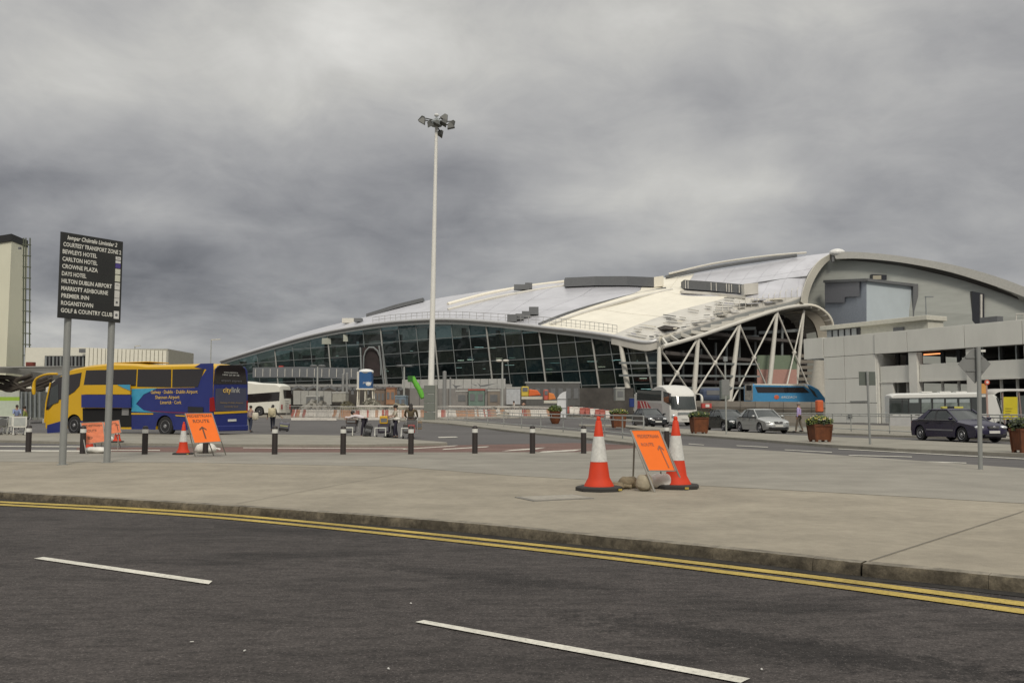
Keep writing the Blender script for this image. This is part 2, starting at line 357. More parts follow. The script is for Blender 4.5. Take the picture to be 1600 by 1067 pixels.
# near road: everything before the kerb
KT = [(-420, 748), (-200, 757), (0, 769), (170, 778.5), (365, 790.5), (560, 804), (740, 818), (900, 834), (1075, 851), (1220, 866), (1355, 880.5), (1480, 892), (1600, 904), (1750, 919), (1950, 941), (2300, 985)]
KZ = .11
kw = cat([G(x, y, KZ) for x, y in KT], 90)                  # top front edge of the kerb
kn = []
for i, p in enumerate(kw):
    d = (kw[min(i+1, len(kw)-1)]-kw[max(i-1, 0)]); d.z = 0; d.normalize(); kn.append(Vector((-d.y, d.x, 0)))  # towards the plaza
base = [Vector((p.x, p.y, 0)) for p in kw]
rd = MB().grid([[b+Vector((-16, -19, 0)) for b in base], [b+Vector((-5, -6, 0)) for b in base], [Vector(b) for b in base]])
for q in rd.v: q.z = .004
rd.build('near_road', M_road)['kind'] = 'structure'
gt = MB().grid([[b-n*w+Vector((0, 0, .008)) for b, n in zip(base, kn)] for w in (.17, -.02)]); gt.build('gutter', M_gutter)['kind'] = 'structure'
def line_on_road(name, o1, o2, m, i0=0, i1=None):
    rows = [[b-n*w+Vector((0, 0, .0125)) for b, n in list(zip(base, kn))[i0:i1]] for w in (o1, o2)]
    o = MB().grid(rows).build(name, m); o['kind'] = 'structure'; return o
def seg_sheet(name, quad, off, m):
    o = MB().add([G(x, y, off) for x, y in quad], [(0, 1, 2, 3)]).build(name, m); o['kind'] = 'structure'; return o
YL = [[(-300, 767.5), (0, 782.5), (200, 792), (400, 806), (800, 845), (1200, 889.5), (1600, 939.5), (2000, 991)],
      [(-300, 769.8), (0, 785), (200, 795), (400, 809), (800, 848.6), (1200, 894.5), (1600, 946.5), (2000, 999)],
      [(-300, 771.3), (0, 786.7), (200, 797), (400, 812), (800, 852.2), (1200, 898.8), (1600, 951), (2000, 1004.5)],
      [(-300, 773.6), (0, 789.2), (200, 800), (400, 815), (800, 856), (1200, 904), (1600, 958.5), (2000, 1013)]]
for a, b in ((YL[1], YL[0]), (YL[3], YL[2])):
    rows = [cat([G(x, y, .0125) for x, y in l], 60) for l in (a, b)]
    MB().grid(rows).build('yellow_line', M_yell)['kind'] = 'structure'
seg_sheet('lane_dash', [(53, 872), (68, 869.5), (332, 907), (326, 912)], .0125, M_white)
seg_sheet('lane_dash', [(649, 971), (662, 968), (1172, 1059), (1157, 1066)], .0125, M_white)
seg_sheet('lane_dash', [(1700, 1150), (1725, 1146), (2500, 1290), (2470, 1300)], .0125, M_white)
# plaza slab
PF = [(-600, 704), (-200, 707.5), (0, 710), (300, 711.5), (600, 711.5), (900, 711), (1000, 706.5), (1064, 699), (1160, 705), (1240, 710.5), (1300, 716), (1450, 727.5), (1600, 738.5), (1750, 752), (1950, 771), (2300, 806)]
far = cat([G(x, y, KZ) for x, y in PF], 90); nearp = [b+n*.14 for b, n in zip(kw, kn)]
rows = [[a.lerp(b, t) for a, b in zip(nearp, far)] for t in (0, .15, .3, .45, .6, .75, .9, 1)]
rows.append([Vector((b.x, b.y, -.02)) for b in far])
for r in rows[:-1]:
    for q in r: q.z = KZ
plaza = MB().grid(rows).build('plaza_pavement', M_plaza); plaza['kind'] = 'structure'
# kerb stones, each one a block with a worn nose
def kr_last(): return COL.objects[-1]
kr = bpy.data.objects.new('kerb', None); COL.objects.link(kr); kr['kind'] = 'structure'
acc = [0]
for i in range(1, len(kw)): acc.append(acc[-1]+(kw[i]-kw[i-1]).length)
def at(s):
    for i in range(1, len(kw)):
        if acc[i] >= s: t = (s-acc[i-1])/(acc[i]-acc[i-1]); return kw[i-1].lerp(kw[i], t), kn[i-1].lerp(kn[i], t).normalized()
    return kw[-1], kn[-1]
s = 0; tot = acc[-1]; L0 = .915
joint = [min(range(len(kw)), key=lambda i: (kw[i]-G(*q, KZ)).length) for q in ((365, 790.5), (1355, 880.5))]
js = [acc[j] for j in joint]
while s < tot-.1:
    e = min(s+L0, tot)
    for j in js:
        if s+.3 < j < e+.3: e = j
    gap = .02 if any(abs(e-j) < .01 for j in js) else .003
    rings = []; k = 9
    for q in range(k+1):
        t = s+(e-gap-s)*q/k; p, n = at(t); w = random.uniform(-1, 1)
        nose = .012+.006*random.random(); dz = random.uniform(-.004, .002)
        p0 = Vector((p.x, p.y, 0))
        rings.append([p0+n*.139+Vector((0, 0, -.03)), p0+n*(-.014+.006*w)+Vector((0, 0, -.03)), p0+n*(-.010+.006*w)+Vector((0, 0, .045)), p0+n*.002*w+Vector((0, 0, KZ-nose*1.6+dz)),
                      p0+n*(nose)+Vector((0, 0, KZ-.001+dz*.5)), p0+n*.139+Vector((0, 0, KZ+.001))])
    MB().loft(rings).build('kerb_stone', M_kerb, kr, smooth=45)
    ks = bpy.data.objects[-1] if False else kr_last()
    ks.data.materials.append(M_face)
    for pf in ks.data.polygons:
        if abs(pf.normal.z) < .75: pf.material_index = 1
    s = e
# grey worn band and joints of the plaza
sheet('worn_band', [(-200, 727), (300, 730), (620, 737), (800, 752), (1000, 764), (1200, 775), (1400, 787), (1600, 799.5), (2000, 826)],
      [(-200, 708.6), (300, 712.5), (620, 712.5), (900, 712), (1062, 700.5), (1240, 711.8), (1400, 724), (1600, 739.6), (2000, 777)], KZ+.004, M_grey, 4)
M_joint = mat('dark_joint', (.13, .12, .1), .9)
def joint_line(a, b, w=.012):
    a, b = G(*a, KZ), G(*b, KZ); d = (b-a).normalized(); r = Vector((-d.y, d.x, 0))*w/2; z = Vector((0, 0, .009))
    o = MB().add([a-r+z, b-r+z, b+r+z, a+r+z], [(0, 1, 2, 3)]).build('pavement_joint', M_joint); o['kind'] = 'structure'
joint_line((1358, 877), (1600, 799)); joint_line((370, 787), (640, 737), .01); 
# manhole cover in the plaza
mh = G(866, 778, KZ); t = thing('manhole_cover', 'pale flat metal manhole cover set in the pavement left of the big cone', 'manhole cover', mh, R(25))
MB().box((0, 0, .005), (.95, .62, .012)).build('frame', mat('manhole_rim', (.2, .19, .17), .8), t)
MB().box((0, 0, .009), (.85, .52, .012)).build('cover', mat('manhole_metal', (.30, .275, .225), .6, var=.2, scale=8), t)
# beyond the plaza: red crossing, islands, roads
sheet('red_crossing', [(120, 711.5), (600, 711.8), (900, 711.6), (1000, 707), (1062, 699.4)], [(120, 699), (600, 698), (720, 695.5), (900, 692), (1035, 697.2)], .006, M_red, 3)
def mark(q, off=.012, m=None, name='road_marking'): seg_sheet(name, q, off, m or M_white)
for q in ([(628, 702), (632, 700.8), (716, 695.6), (709, 696.9)], [(690, 702.3), (694, 701), (765, 697), (760, 698.3)], [(783, 704.8), (800, 702.5), (853, 698.8), (838, 701.5)],
          [(838, 707), (848, 705), (910, 701.6), (898, 704)], [(893, 709.5), (904, 707), (966, 703.4), (952, 706)], [(684, 682.6), (712, 681.9), (716, 682.9), (686, 683.8)],
          [(130, 702.2), (250, 702.8), (250, 703.7), (130, 703.1)], [(-60, 696.2), (130, 697), (130, 698.2), (-60, 697.4)], [(-60, 702.6), (125, 703.4), (125, 705), (-60, 704.2)], [(380, 698.9), (640, 700.3), (640, 701), (380, 699.7)]):
    mark(q)
sheet('traffic_island', [(-300, 689), (0, 691), (200, 696), (370, 698), (570, 698.6), (699, 695.8)], [(-300, 678), (0, 679.5), (200, 679.8), (370, 680.5), (560, 683.5), (697, 694.5)], .1, M_side, 3, edge=.11)
# island with the guard rail
RI_near = [(560, 655), (640, 658.5), (700, 663), (760, 670), (812, 676.5), (912, 686.5), (997, 697), (1034, 697.5)]
RI_far = [(560, 653.5), (640, 655.5), (705, 658), (765, 663.2), (818, 668.4), (915, 677.5), (1000, 687), (1036, 691)]
sheet('rail_island', RI_near, RI_far, .1, M_side, 2, edge=.11)
# median with the planters and the pavement behind the cars
sheet('planter_median', [(905, 666), (975, 668), (1066, 680.5), (1187, 690), (1300, 699), (1400, 705), (1600, 714), (1900, 733)], [(905, 664.8), (975, 665.5), (1066, 672), (1187, 679.2), (1300, 685.6), (1400, 690), (1600, 699.5), (1900, 716)], .1, M_side, 2, edge=.11)
sheet('far_pavement', [(1085, 664.5), (1150, 669), (1240, 676.5), (1430, 684), (1600, 690.5), (1900, 703)], [(1085, 658.5), (1150, 660), (1240, 662), (1430, 668), (1600, 673), (1900, 681)], .1, M_side, 2, edge=.11)
for q in ([(1325, 710.4), (1425, 713), (1425, 713.9), (1328, 711.4)], [(1437, 720), (1510, 722.5), (1510, 723.5), (1440, 721)], [(1150, 695.5), (1200, 698), (1200, 698.7), (1152, 696.3)], [(1225, 702), (1300, 706), (1300, 706.8), (1227, 702.8)],
          [(1076, 692.8), (1100, 694.6), (1100, 695.2), (1076, 693.5)], [(1310, 700.6), (1600, 716.2), (1600, 717.1), (1310, 701.3)], [(1520, 727.5), (1570, 730.4), (1570, 731.4), (1524, 728.6)], [(1330, 688.2), (1390, 691), (1390, 691.9), (1332, 689.2)]):
    mark(q)
sheet('construction_ground', [(B(-300, 92)), (B(400, 90)), (B(560, 82)), (B(700, 84)), (B(880, 92)), (B(1000, 98))], [(B(-300, 150)), (B(400, 150)), (B(560, 150)), (B(700, 150)), (B(880, 150)), (B(1000, 150))], .02, M_dirt, 14)
sheet('site_kerb', [B(430, 86), B(540, 80.5), B(620, 80), B(700, 82), B(860, 89)], [B(430, 86.6), B(540, 81.1), B(620, 80.6), B(700, 82.6), B(860, 89.6)], .13, mat('pale_kerb', (.42, .4, .35), .9), 1, edge=.14)

# ================================================================== TERMINAL
tl = B(700, 158)
term = thing('terminal_building', 'glass fronted airport terminal with long curved metal roof behind the lamp mast', 'terminal', tl)
M_zinc = mat('zinc_roof', (.55, .55, .585), .36, .35, var=.1, scale=.25, bump=.05, bscale=1.2)
M_cream = mat('cream_tone', (.76, .72, .61), .5, var=.06, scale=.3)  # cream tone, also set on one zone of the roof panels
M_pale = mat('pale_roof_metal', (.56, .54, .49), .5, .1, var=.12, scale=.4)
M_fascia = mat('fascia_metal', (.33, .34, .33), .5, .3, var=.08)
M_steel = mat('white_steel', (.60, .58, .52), .5, var=.06)
M_mull = mat('mullion_grey', (.24, .26, .26), .45, .3)
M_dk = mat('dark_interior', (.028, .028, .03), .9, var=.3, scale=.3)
def C(l): return [tuple(q) for q in l]
def two(e, r, bul=10):
    res = []
    for i in range(7):
        t = i/6; res.append((e[0]+(r[0]-e[0])*t-bul*.3*math.sin(math.pi*t), e[1]+(r[1]-e[1])*t-bul*.35*math.sin(math.pi*t), e[2]+(r[2]-e[2])*t))
    return res
def dep(l, a, b): return [(x, y, a+(b-a)*i/(len(l)-1)) for i, (x, y) in enumerate(l)]
cols = [two((345, 564, 215), (352, 560.5, 219), 0), two((420, 541.5, 195), (470, 521, 206), 3), two((500, 520.5, 182), (575, 494, 197), 4), two((580, 506.5, 172), (665, 470, 190), 5),
        two((640, 500.5, 164), (735, 458, 187), 6), two((700, 498.5, 158), (800, 449, 184), 6), two((775, 503, 150), (885, 438.5, 180), 6),
        dep([(850, 511), (900, 492), (950, 475), (1015, 456), (1022, 449), (1029, 442), (1037, 434)], 143, 175), dep([(905, 517), (955, 498), (1005, 481), (1075, 462), (1085, 450), (1093, 438), (1102, 424)], 138, 174),
        dep([(955, 524), (1005, 504), (1060, 485), (1140, 463), (1155, 445), (1168, 428), (1185, 412)], 133, 172), dep([(1005, 534), (1060, 511), (1115, 491), (1190, 466), (1210, 440), (1228, 418), (1250, 401)], 129, 171),
        [(1026, 531, 128.5), (1095, 507, 137.5), (1175, 483, 147), (1250, 464, 156), (1260, 432, 162), (1278, 409, 167), (1301, 394.5, 171)]]
W = [[P(*q) for q in c] for c in cols]
NV, NU = 25, 78
fine = [cat(c, NV) for c in W]                              # along each column
surfp = [cat([c[j] for c in fine], NU) for j in range(NV)]  # surfp[j][i]: j eave->ridge, i left->right
eave = surfp[0]; ridge = surfp[-1]
def ci(k): return k*(NU-1)/11.0                             # column index -> i
# under-sheet (a closed thick roof shell), then panels on top
top = surfp; rows = [[p-Vector((0, 0, .25)) for p in r] for r in top]; low = [[p-Vector((0, 0, .9)) for p in r] for r in top]
loop = lambda g: g[0]+[r[-1] for r in g[1:]]+g[-1][::-1][1:]+[r[0] for r in g[::-1][1:-1]]
mb = MB().grid(rows); mb.grid([r[::-1] for r in low]); a, b = loop(rows), loop(low); n = len(a)
mb.add(a+b, [(i, (i+1) % n, n+(i+1) % n, n+i) for i in range(n)])
roof = mb.build('roof', M_fascia, term, world=True)
ii = 0; step = 3
while ii < NU-1:
    i2 = min(ii+step, NU-1); mid = (ii+i2)/2
    for j in range(0, NV-1, 6):
        j2 = min(j+6, NV-1)
        m = M_zinc
        if ci(7)-1 <= mid and j < 12 and mid < ci(9): m = M_cream
        if ci(9) <= mid and j < 12: m = M_pale
        if ci(7)-1 <= mid < ci(7.6) and j >= 12: m = M_cream
        g = [[Vector(surfp[q][p]) for p in range(ii, i2+1)] for q in range(j, j2+1)]
        # leave a narrow joint round the panel
        cx = sum((p for r in g for p in r), Vector())/(len(g)*len(g[0]))
        g = [[cx+(p-cx)*.988 for p in r] for r in g]; lo = [[p-Vector((0, 0, .26)) for p in r] for r in g]
        q = MB().grid(g); A, Bq = loop(g), loop(lo); n = len(A); q.add(A+Bq, [(k, (k+1) % n, n+(k+1) % n, n+k) for k in range(n)])
        q.build('roof_panel', m, roof, world=True, smooth=30)
    ii = i2
# eave gutter tube, pale rim and rail along it
MB().tube([p+Vector((0, -.15, -.1)) for p in eave], .3, 8).build('eave_gutter', mat('rim_metal', (.50, .50, .50), .4, .4), roof, world=True, smooth=60)
rl = MB(); up = Vector((0, 0, 1.15)); seg = surfp[1][int(ci(3)):int(ci(9.2))]
rl.tube([p+up for p in seg], .05, 4); rl.tube([p+up*.5 for p in seg], .04, 4)
for k in range(0, len(seg)): rl.tube([seg[k], seg[k]+up], .05, 4)
rl.build('edge_rail', mat('rail_grey', (.32, .32, .31), .5), roof, world=True)
# ridge light-monitors, ducts
def pixel(p): r = Vector((p.x, p.y*CP+(p.z-CH)*SP, -p.y*SP+(p.z-CH)*CP)); return CX+F*r.x/r.y, CY-F*r.z/r.y
SPX = [(pixel(p), p) for r in surfp for p in r]
def onroof(px, py, lift=0.0):
    q = sorted(SPX, key=lambda e: (e[0][0]-px)**2+(e[0][1]-py)**2)[:3]; Y = sum(e[1].y for e in q)/3
    return P(px, py, Y-lift)
def roofbox(name, pts, h, w, m, label=None):                 # long box following px polyline
    ps = [onroof(q[0], q[1], .8) for q in pts]; u = Vector((0, 0, h)); d = Vector((0, w, 0)); rings = [[p, p+u, p+u+d, p+d] for p in ps]
    return MB().loft(rings).build(name, m, roof, world=True, label=label)
M_lou = mat('dark_louvre', (.13, .135, .14), .6, var=.1)
roofbox('roof_monitor', [(883, 448, 177), (930, 446, 176), (980, 446, 175), (1022, 448, 173)], 1.75, 3.5, M_lou)
roofbox('monitor_end', [(1022, 449, 172.6), (1037, 447, 172.6)], 1.9, 4, M_cream)
lv = roofbox('roof_monitor', [(1069, 451, 165), (1110, 454, 163.5), (1163, 459, 162)], 1.6, 3, M_lou)
roofbox('monitor_end', [(1163, 461, 161.5), (1185, 459, 162)], 1.9, 3, M_pale)
roofbox('monitor_sill', [(1065, 458, 163.5), (1110, 461, 162), (1165, 467, 160.5)], .5, 2.5, M_pale)
for k in range(24):
    t = k/23; p = onroof(1071+92*t, 451.2+7.6*t, 1.0); MB().box(p+Vector((0, -.08, .75)), (.12, .12, 1.4)).build('louvre_blade', M_pale, lv, origin=p+Vector((0, -.08, .75)) if False else None, world=True)
roofbox('roof_monitor', [(572, 496, 193), (620, 481, 190.5), (661, 471, 188)], .8, 3, M_lou)
for pts, r, m in (([(700, 476, 180), (760, 460, 181), (820, 449, 182), (883, 441, 180)], .45, M_cream), ([(700, 484, 177), (770, 466, 179), (840, 453, 180), (883, 447, 178)], .3, M_steel), ([(1040, 433, 173), (1120, 417, 173), (1200, 405, 172), (1245, 399, 171)], .35, M_lou),
                  ([(1045, 428, 174), (1120, 411, 174), (1200, 400, 173), (1260, 395, 172)], .22, M_steel), ([(1165, 445, 163), (1210, 438, 164), (1262, 432, 163)], .12, M_lou),
                  ([(862, 507, 142), (915, 488, 147), (985, 468, 152), (1050, 453, 157)], .3, M_pale), ([(842, 506, 143.5), (892, 487, 148), (965, 466, 153), (1040, 450, 158)], .18, M_lou)):
    MB().tube(cat([onroof(q[0], q[1], .5) for q in pts], 14), r, 6).build('roof_duct', m, roof, world=True, smooth=50)
# small units along the roof and stacks of loose cladding on the unfinished part
def clutter(px, py, Y, d, m, name='roof_unit', rz=0): MB().box(onroof(px, py, .6)+Vector((0, 0, d[2]/2)), d, rz).build(name, m, roof, world=True)
for px, py, Y, d in ((548, 505, 186, (3.4, 1.5, 1)), (560, 503, 185, (1.6, 1.5, .7)), (800, 503, 148, (1.6, 1.4, 1.2)), (812, 500, 148.5, (1.4, 1.4, 1)), (822, 497, 149, (1.4, 1.4, 1.1)), (834, 492, 150, (1.6, 1.4, 1.3)), (815, 453, 181, (3, 1.5, 1)), (826, 452, 181, (1.4, 1.5, 1.2))):
    clutter(px, py, Y, d, M_steel if d[0] > 3 else M_lou)
rnd = random.Random(3)
for k in range(64):
    i = rnd.randint(int(ci(9.2)), NU-2); j = rnd.randint(1, 11); c = surfp[j][i]; px, py = pixel(c); Y = 0
    i2 = min(i+rnd.choice((1, 1, 2)), NU-1); up_ = Vector((0, -.2, .35)); MB().bar(surfp[j][i]+up_, surfp[j][i2]+up_, rnd.uniform(.35, .9), rnd.uniform(.06, .22)).build('loose_sheet', rnd.choice((M_pale, M_steel, M_lou, M_zinc, M_cream, M_pale)), roof, world=True)
    if 0: clutter(px, py, Y, (rnd.uniform(.8, 3.4), rnd.uniform(.3, .8), rnd.uniform(.08, .3)), rnd.choice((M_pale, M_steel, M_lou, M_cream, M_pale)), 'cladding_stack', rnd.uniform(-.75, -.3))
for k in range(15):
    px = 1120+k*9; p = onroof(px, 490-k*1.9, .3); MB().tube([p, p+Vector((0, 0, 1.3)), p+Vector((.5, .8, 1.7))], .06, 4).build('safety_post', M_steel, roof, world=True)
# ---- glass facade
NB = 25; bx = [345+(1035-345)*k/NB for k in range(NB+1)]
def on_eave(px):
    best = None
    full = [(p, (p.x, p.y)) for p in eave]
    for a, b in zip(eave[:-1], eave[1:]):
        xa = CX+F*a.x/(a.y*CP+(a.z-CH)*SP); xb = CX+F*b.x/(b.y*CP+(b.z-CH)*SP)
        if xa <= px <= xb: return a.lerp(b, (px-xa)/(xb-xa))
    return eave[0] if px < 400 else eave[-1]
tops = [on_eave(px)+Vector((0, .8, -.6)) for px in bx]
bots = []
for px, tp in zip(bx, tops):
    Y = tp.y-.2; X = tp.x+1.75; bots.append(Vector((X, Y, gz(X, Y)+.1)))
zl = [.7+k*2.25 for k in range(9)]
M_facm = mat('mullion_pale', (.36, .36, .34), .5)
M_gl = [glass('facade_glass_%s' % n, c, t, r, k, .8) for n, c, t, r, k in (('a', (.013, .020, .020), .42, .06, (.7, .82, .80)), ('b', (.026, .032, .029), .38, .09, (.7, .8, .76)), ('c', (.008, .012, .013), .5, .04, (.65, .8, .8)), ('d', (.016, .030, .034), .3, .05, (.5, .7, .7)))]
def fp(i, z):
    t = (z-bots[i].z)/(tops[i].z-bots[i].z); return bots[i].lerp(tops[i], t)
for i in range(NB):
    for k in range(len(zl)):
        z0 = zl[k]; z1 = zl[k+1] if k+1 < len(zl) else 99; ta, tb = tops[i].z, tops[i+1].z
        if z0 >= max(ta, tb)-.05: continue
        a0, b0 = fp(i, min(z0, ta)), fp(i+1, min(z0, tb)); a1, b1 = fp(i, min(z1, ta)), fp(i+1, min(z1, tb))
        off = Vector((0, .06, 0))
        MB().prism([a0, b0, b1, a1], off).build('glass_pane', random.choice(M_gl), term, world=True)
        if z0 < min(ta, tb): MB().bar(a0+Vector((0, -.1, 0)), b0+Vector((0, -.1, 0)), .09, .11).build('transom', M_mull, term, world=True)
for i in range(NB+1):
    MB().tube([bots[i]+Vector((0, -.25, 0)), tops[i]+Vector((0, -.25, .3))], .07 if i % 3 else .15, 6).build('mullion', M_mull if i % 3 else M_facm, term, world=True, smooth=50)
# inside: floors, back wall, columns, hanging signs, painted cloud reflections
def inner(k, dd): return [Vector((p.x, p.y+dd, 0)) for p in tops]
M_floor = mat('interior_floor', (.40, .41, .40), .7); M_wall_in = mat('interior_wall', (.26, .31, .29), .8, var=.4, scale=.15)
for z in (.2, 5.1, 9.6):
    f, b = [Vector((p.x+.9, p.y+1.2, z)) for p in tops], [Vector((p.x+3, p.y+22, z)) for p in tops]
    if z > 9: f, b = f[2:-3], b[2:-3]
    MB().loft([[p, q, q+Vector((0, 0, .5)), p+Vector((0, 0, .5))] for p, q in zip(f, b)]).build('floor_slab', M_floor, term, world=True)
bw = [Vector((p.x+3, p.y+22, 0)) for p in tops]
MB().grid([bw, [Vector((p.x, p.y, min(q.z+2, 16))) for p, q in zip(bw, tops)]]).build('back_wall', M_wall_in, term, world=True)
for i in range(1, NB, 2):
    for dd in (7, 15): MB().tube([Vector((tops[i].x+2, tops[i].y+dd, 0)), Vector((tops[i].x+2, tops[i].y+dd, tops[i].z-.3))], .45, 8).build('interior_column', M_steel, term, world=True)
M_lamp = mat('interior_lamp', (1, .9, .7), emis=3)
for px, py in ((940, 573), (858, 577), (880, 580), (735, 562), (720, 563), (700, 566), (690, 566), (650, 571), (600, 577), (780, 560), (800, 559), (575, 568), (1005, 591), (500, 574)):
    i = min(range(NB+1), key=lambda q: abs(bx[q]-px)); p = P(px, py, tops[i].y+5); MB().box(p, (1.1, .15, .08)).build('ceiling_lamp_or_fill', M_lamp, term, world=True)
for px, py, w, h, c in ((598, 527, 4.4, 1.3, (.45, .02, .03)), (450, 577, 4, 1.6, (.35, .04, .03)), (478, 579, 3, 1.5, (.4, .3, .04)), (757, 555, 3.5, .8, (.5, .55, .6)), (560, 528, 6, 1.4, (.45, .47, .40)), (530, 533, 7, 1.2, (.4, .42, .36))):  # the pale cream boxes paint cloud reflections, the others are signs
    Y = 3+tops[min(range(NB+1), key=lambda q: abs(bx[q]-px))].y
    MB().box(P(px, py, Y), (w, .15, h)).build('sign_or_reflection', mat('sign_%d_%d' % (px, py), c, .6, var=.2, scale=1), term, world=True)
M_fillc = mat('cool_fill', (.8, .95, .9), emis=2.2)
rni = random.Random(11)
for k in range(46):
    i = rni.randint(0, NB-1); z = rni.choice((4.6, 4.6, 9.1, 9.1, 12.5)); f = rni.random(); c = tops[i].lerp(tops[i+1], f)
    if z+1 > c.z: continue
    MB().box((c.x+rni.uniform(0, 2), c.y+rni.uniform(3, 14), z), (rni.choice((.5, 1.0, 1.6)), .14, .07)).build('ceiling_lamp_or_fill', M_fillc, term, world=True)  # random glowing strips added to brighten the dark interior
for k in range(110):
    i = rni.randint(1, NB-1); z = rni.choice((.7, 5.6, 5.6, 10.1)); 
    if z+2.5 > tops[i].z: continue
    c = rni.choice(((.5, .5, .47), (.3, .34, .36), (.35, .2, .1), (.1, .2, .3), (.5, .45, .3), (.08, .08, .08), (.4, .1, .08))); w = rni.uniform(.6, 3.2); hh = rni.uniform(.5, 1.7)
    MB().box((tops[i].x+rni.uniform(-1, 3.5), tops[i].y+rni.uniform(2.5, 8), z+hh/2+rni.choice((0, 0, 1.6))), (w, .4, hh)).build('display_stand', mat('stand_%d' % int(c[0]*100+c[2]*10), c, .6, var=.3, scale=1), term, world=True)
# people-mover bridge and entrance portal hanging in front of the glass
ps = [P(395, 574, 178), P(470, 573, 170), P(560, 575, 160)]
MB().loft([[p, p+Vector((0, 0, -2)), p+Vector((0, 3, -2)), p+Vector((0, 3, 0))] for p in ps]).build('glazed_bridge', mat('bridge_grey', (.2, .21, .22), .4, .2), term, world=True)
for k in range(14): p = P(400+k*11.5, 576, 177-1.25*k); MB().box(p+Vector((0, -.3, -.8)), (.1, .1, 1.5)).build('bridge_post', M_steel, term, world=True)
for pts in ([(563, 543, 157), (565, 592, 157)], [(592, 540, 157), (602, 620, 157)], [(597, 540, 156.5), (607, 620, 156.5)], [(568, 586, 157), (568, 568, 157), (569, 555, 157), (573, 546, 157), (580, 542, 157), (588, 546, 157), (593, 555, 157), (595, 568, 157), (595, 586, 157)]):
    MB().tube(cat([P(*q) for q in pts], 10) if len(pts) > 2 else [P(*q) for q in pts], .15, 6).build('portal_frame', M_mull, term, world=True, smooth=60)
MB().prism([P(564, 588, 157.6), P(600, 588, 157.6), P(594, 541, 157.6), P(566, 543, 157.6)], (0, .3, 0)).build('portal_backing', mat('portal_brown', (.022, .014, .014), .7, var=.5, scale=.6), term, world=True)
# ---- side canopy with its cross-braced columns
EB = [(1036, 541.5, 126), (1090, 526, 133.5), (1150, 505.5, 142), (1210, 485.5, 150), (1240, 479, 154), (1262, 477, 157)]
eb = cat([P(*q) for q in EB], 30)
can = MB().tube(eb, .32, 8).build('canopy', M_steel, term, world=True, smooth=60)
gp = cat([P(*q) for q in ((1030, 526, 129), (1080, 513, 136), (1131, 499, 142.5), (1194, 482, 150.5), (1250, 468, 156.5))], 30)
MB().loft([[p, p+Vector((0, 0, -.9)), p+Vector((.5, .6, -.9)), p+Vector((.5, .6, 0))] for p in gp]).build('canopy_gutter', M_cream, can, world=True)
for k in range(1, 29, 2):
    MB().bar(eb[k], gp[k]+Vector((0, 0, -.4)), .3, .5).build('canopy_rib', M_steel, can, world=True)
for k in range(0, 0):
    a, b, c, d = eb[k], eb[k+2 if k+2 < 30 else 29], gp[k+2 if k+2 < 30 else 29], gp[k]
    l = lambda p, q, t: p.lerp(q, t)
    MB().prism([l(a, d, .62), l(b, c, .62), l(b, c, .98), l(a, d, .98)], (0, 0, -.1)).build('canopy_panel', M_pale, can, world=True)
MB().loft([[eave[int(ci(9.0))+k]+Vector((0, -.3, -.25)), eave[int(ci(9.0))+k]+Vector((0, -.2, -1.3)), eave[int(ci(9.0))+k]+Vector((0, .6, -1.3))] for k in range(0, NU-int(ci(9.0)))]+[[P(1036, 541, 125.7), P(1036, 548, 125.8), P(1036, 548, 126.6)]]).build('corner_fascia', M_pale, can, world=True)
arc = cat([P(*q) for q in ((1240, 479, 154), (1262, 476.5, 157), (1278, 480, 158.5), (1292, 490, 159.5), (1299, 500, 160), (1302, 511, 160.5))], 20)
arc2 = [p+Vector((-4.5, 5.5, -.6)) for p in arc]
mb = MB().grid([arc, arc2]); mb.grid([[p-Vector((0, 0, .35)) for p in arc2], [p-Vector((0, 0, .35)) for p in arc]]); mb.build('canopy_hood', M_pale, can, world=True)
MB().tube(arc, .26, 8).build('hood_rim', M_cream, can, world=True, smooth=60)
for k in range(2, 19, 3): MB().bar(arc[k]-Vector((0, 0, .3)), arc2[k]-Vector((0, 0, .5)), .25, .3).build('hood_rib', M_steel, can, world=True)
ir = cat([P(*q) for q in ((1225, 490, 158), (1250, 489, 159), (1268, 500, 160), (1277, 520, 160.5), (1279, 545, 160.5), (1279, 600, 160.5))], 20)
MB().loft([[p, p+Vector((1.6, -.5, .3)), p+Vector((1.9, .9, .3)), p+Vector((.2, 1.2, 0))] for p in ir]).build('portal_arch', mat('arch_beige', (.36, .33, .27), .7), can, world=True, smooth=40)
pc = [((1030, 543, 126.3), (1030.5, 640, 126.3), .38), ((1091, 527, 134), (1082, 640, 133), .40), ((1155, 507, 143), (1138, 640, 141), .42), ((1214, 487, 151), (1198, 640, 149), .42), ((968, 527, 132), (987, 642, 131), .42), ((1256, 485, 158), (1240, 640, 157), .34)]
cn = []
for a, b, r in pc:
    A, Bp = P(*a), P(*b); cn.append((A, Bp)); MB().tube([Bp, A.lerp(Bp, .5), A], [r*.95, r, r*.7], 10).build('raking_column', M_steel, can, world=True, smooth=60)
order = [0, 1, 2, 3, 5]
nodes = [(1057.5, 583, 129.5), (1117, 567, 137), (1178, 559, 146), (1241, 551, 154)]
for q, nodep in enumerate(nodes):
    A, Bp = cn[order[q]]; A2, B2 = cn[order[q+1]]; c = P(*nodep)
    for e in (A, A2): MB().tube([c, e], [.12, .17], 6).build('brace', M_steel, can, world=True)
    for e in (Bp, B2):
        tgt = c+(c-(A2 if e is Bp else A))*.95; MB().tube([c, tgt], [.12, .15], 6).build('brace', M_steel, can, world=True)
    MB().ell(c, (.42, .25, .42), 8, 5).build('brace_node', M_steel, can, world=True, smooth=60)
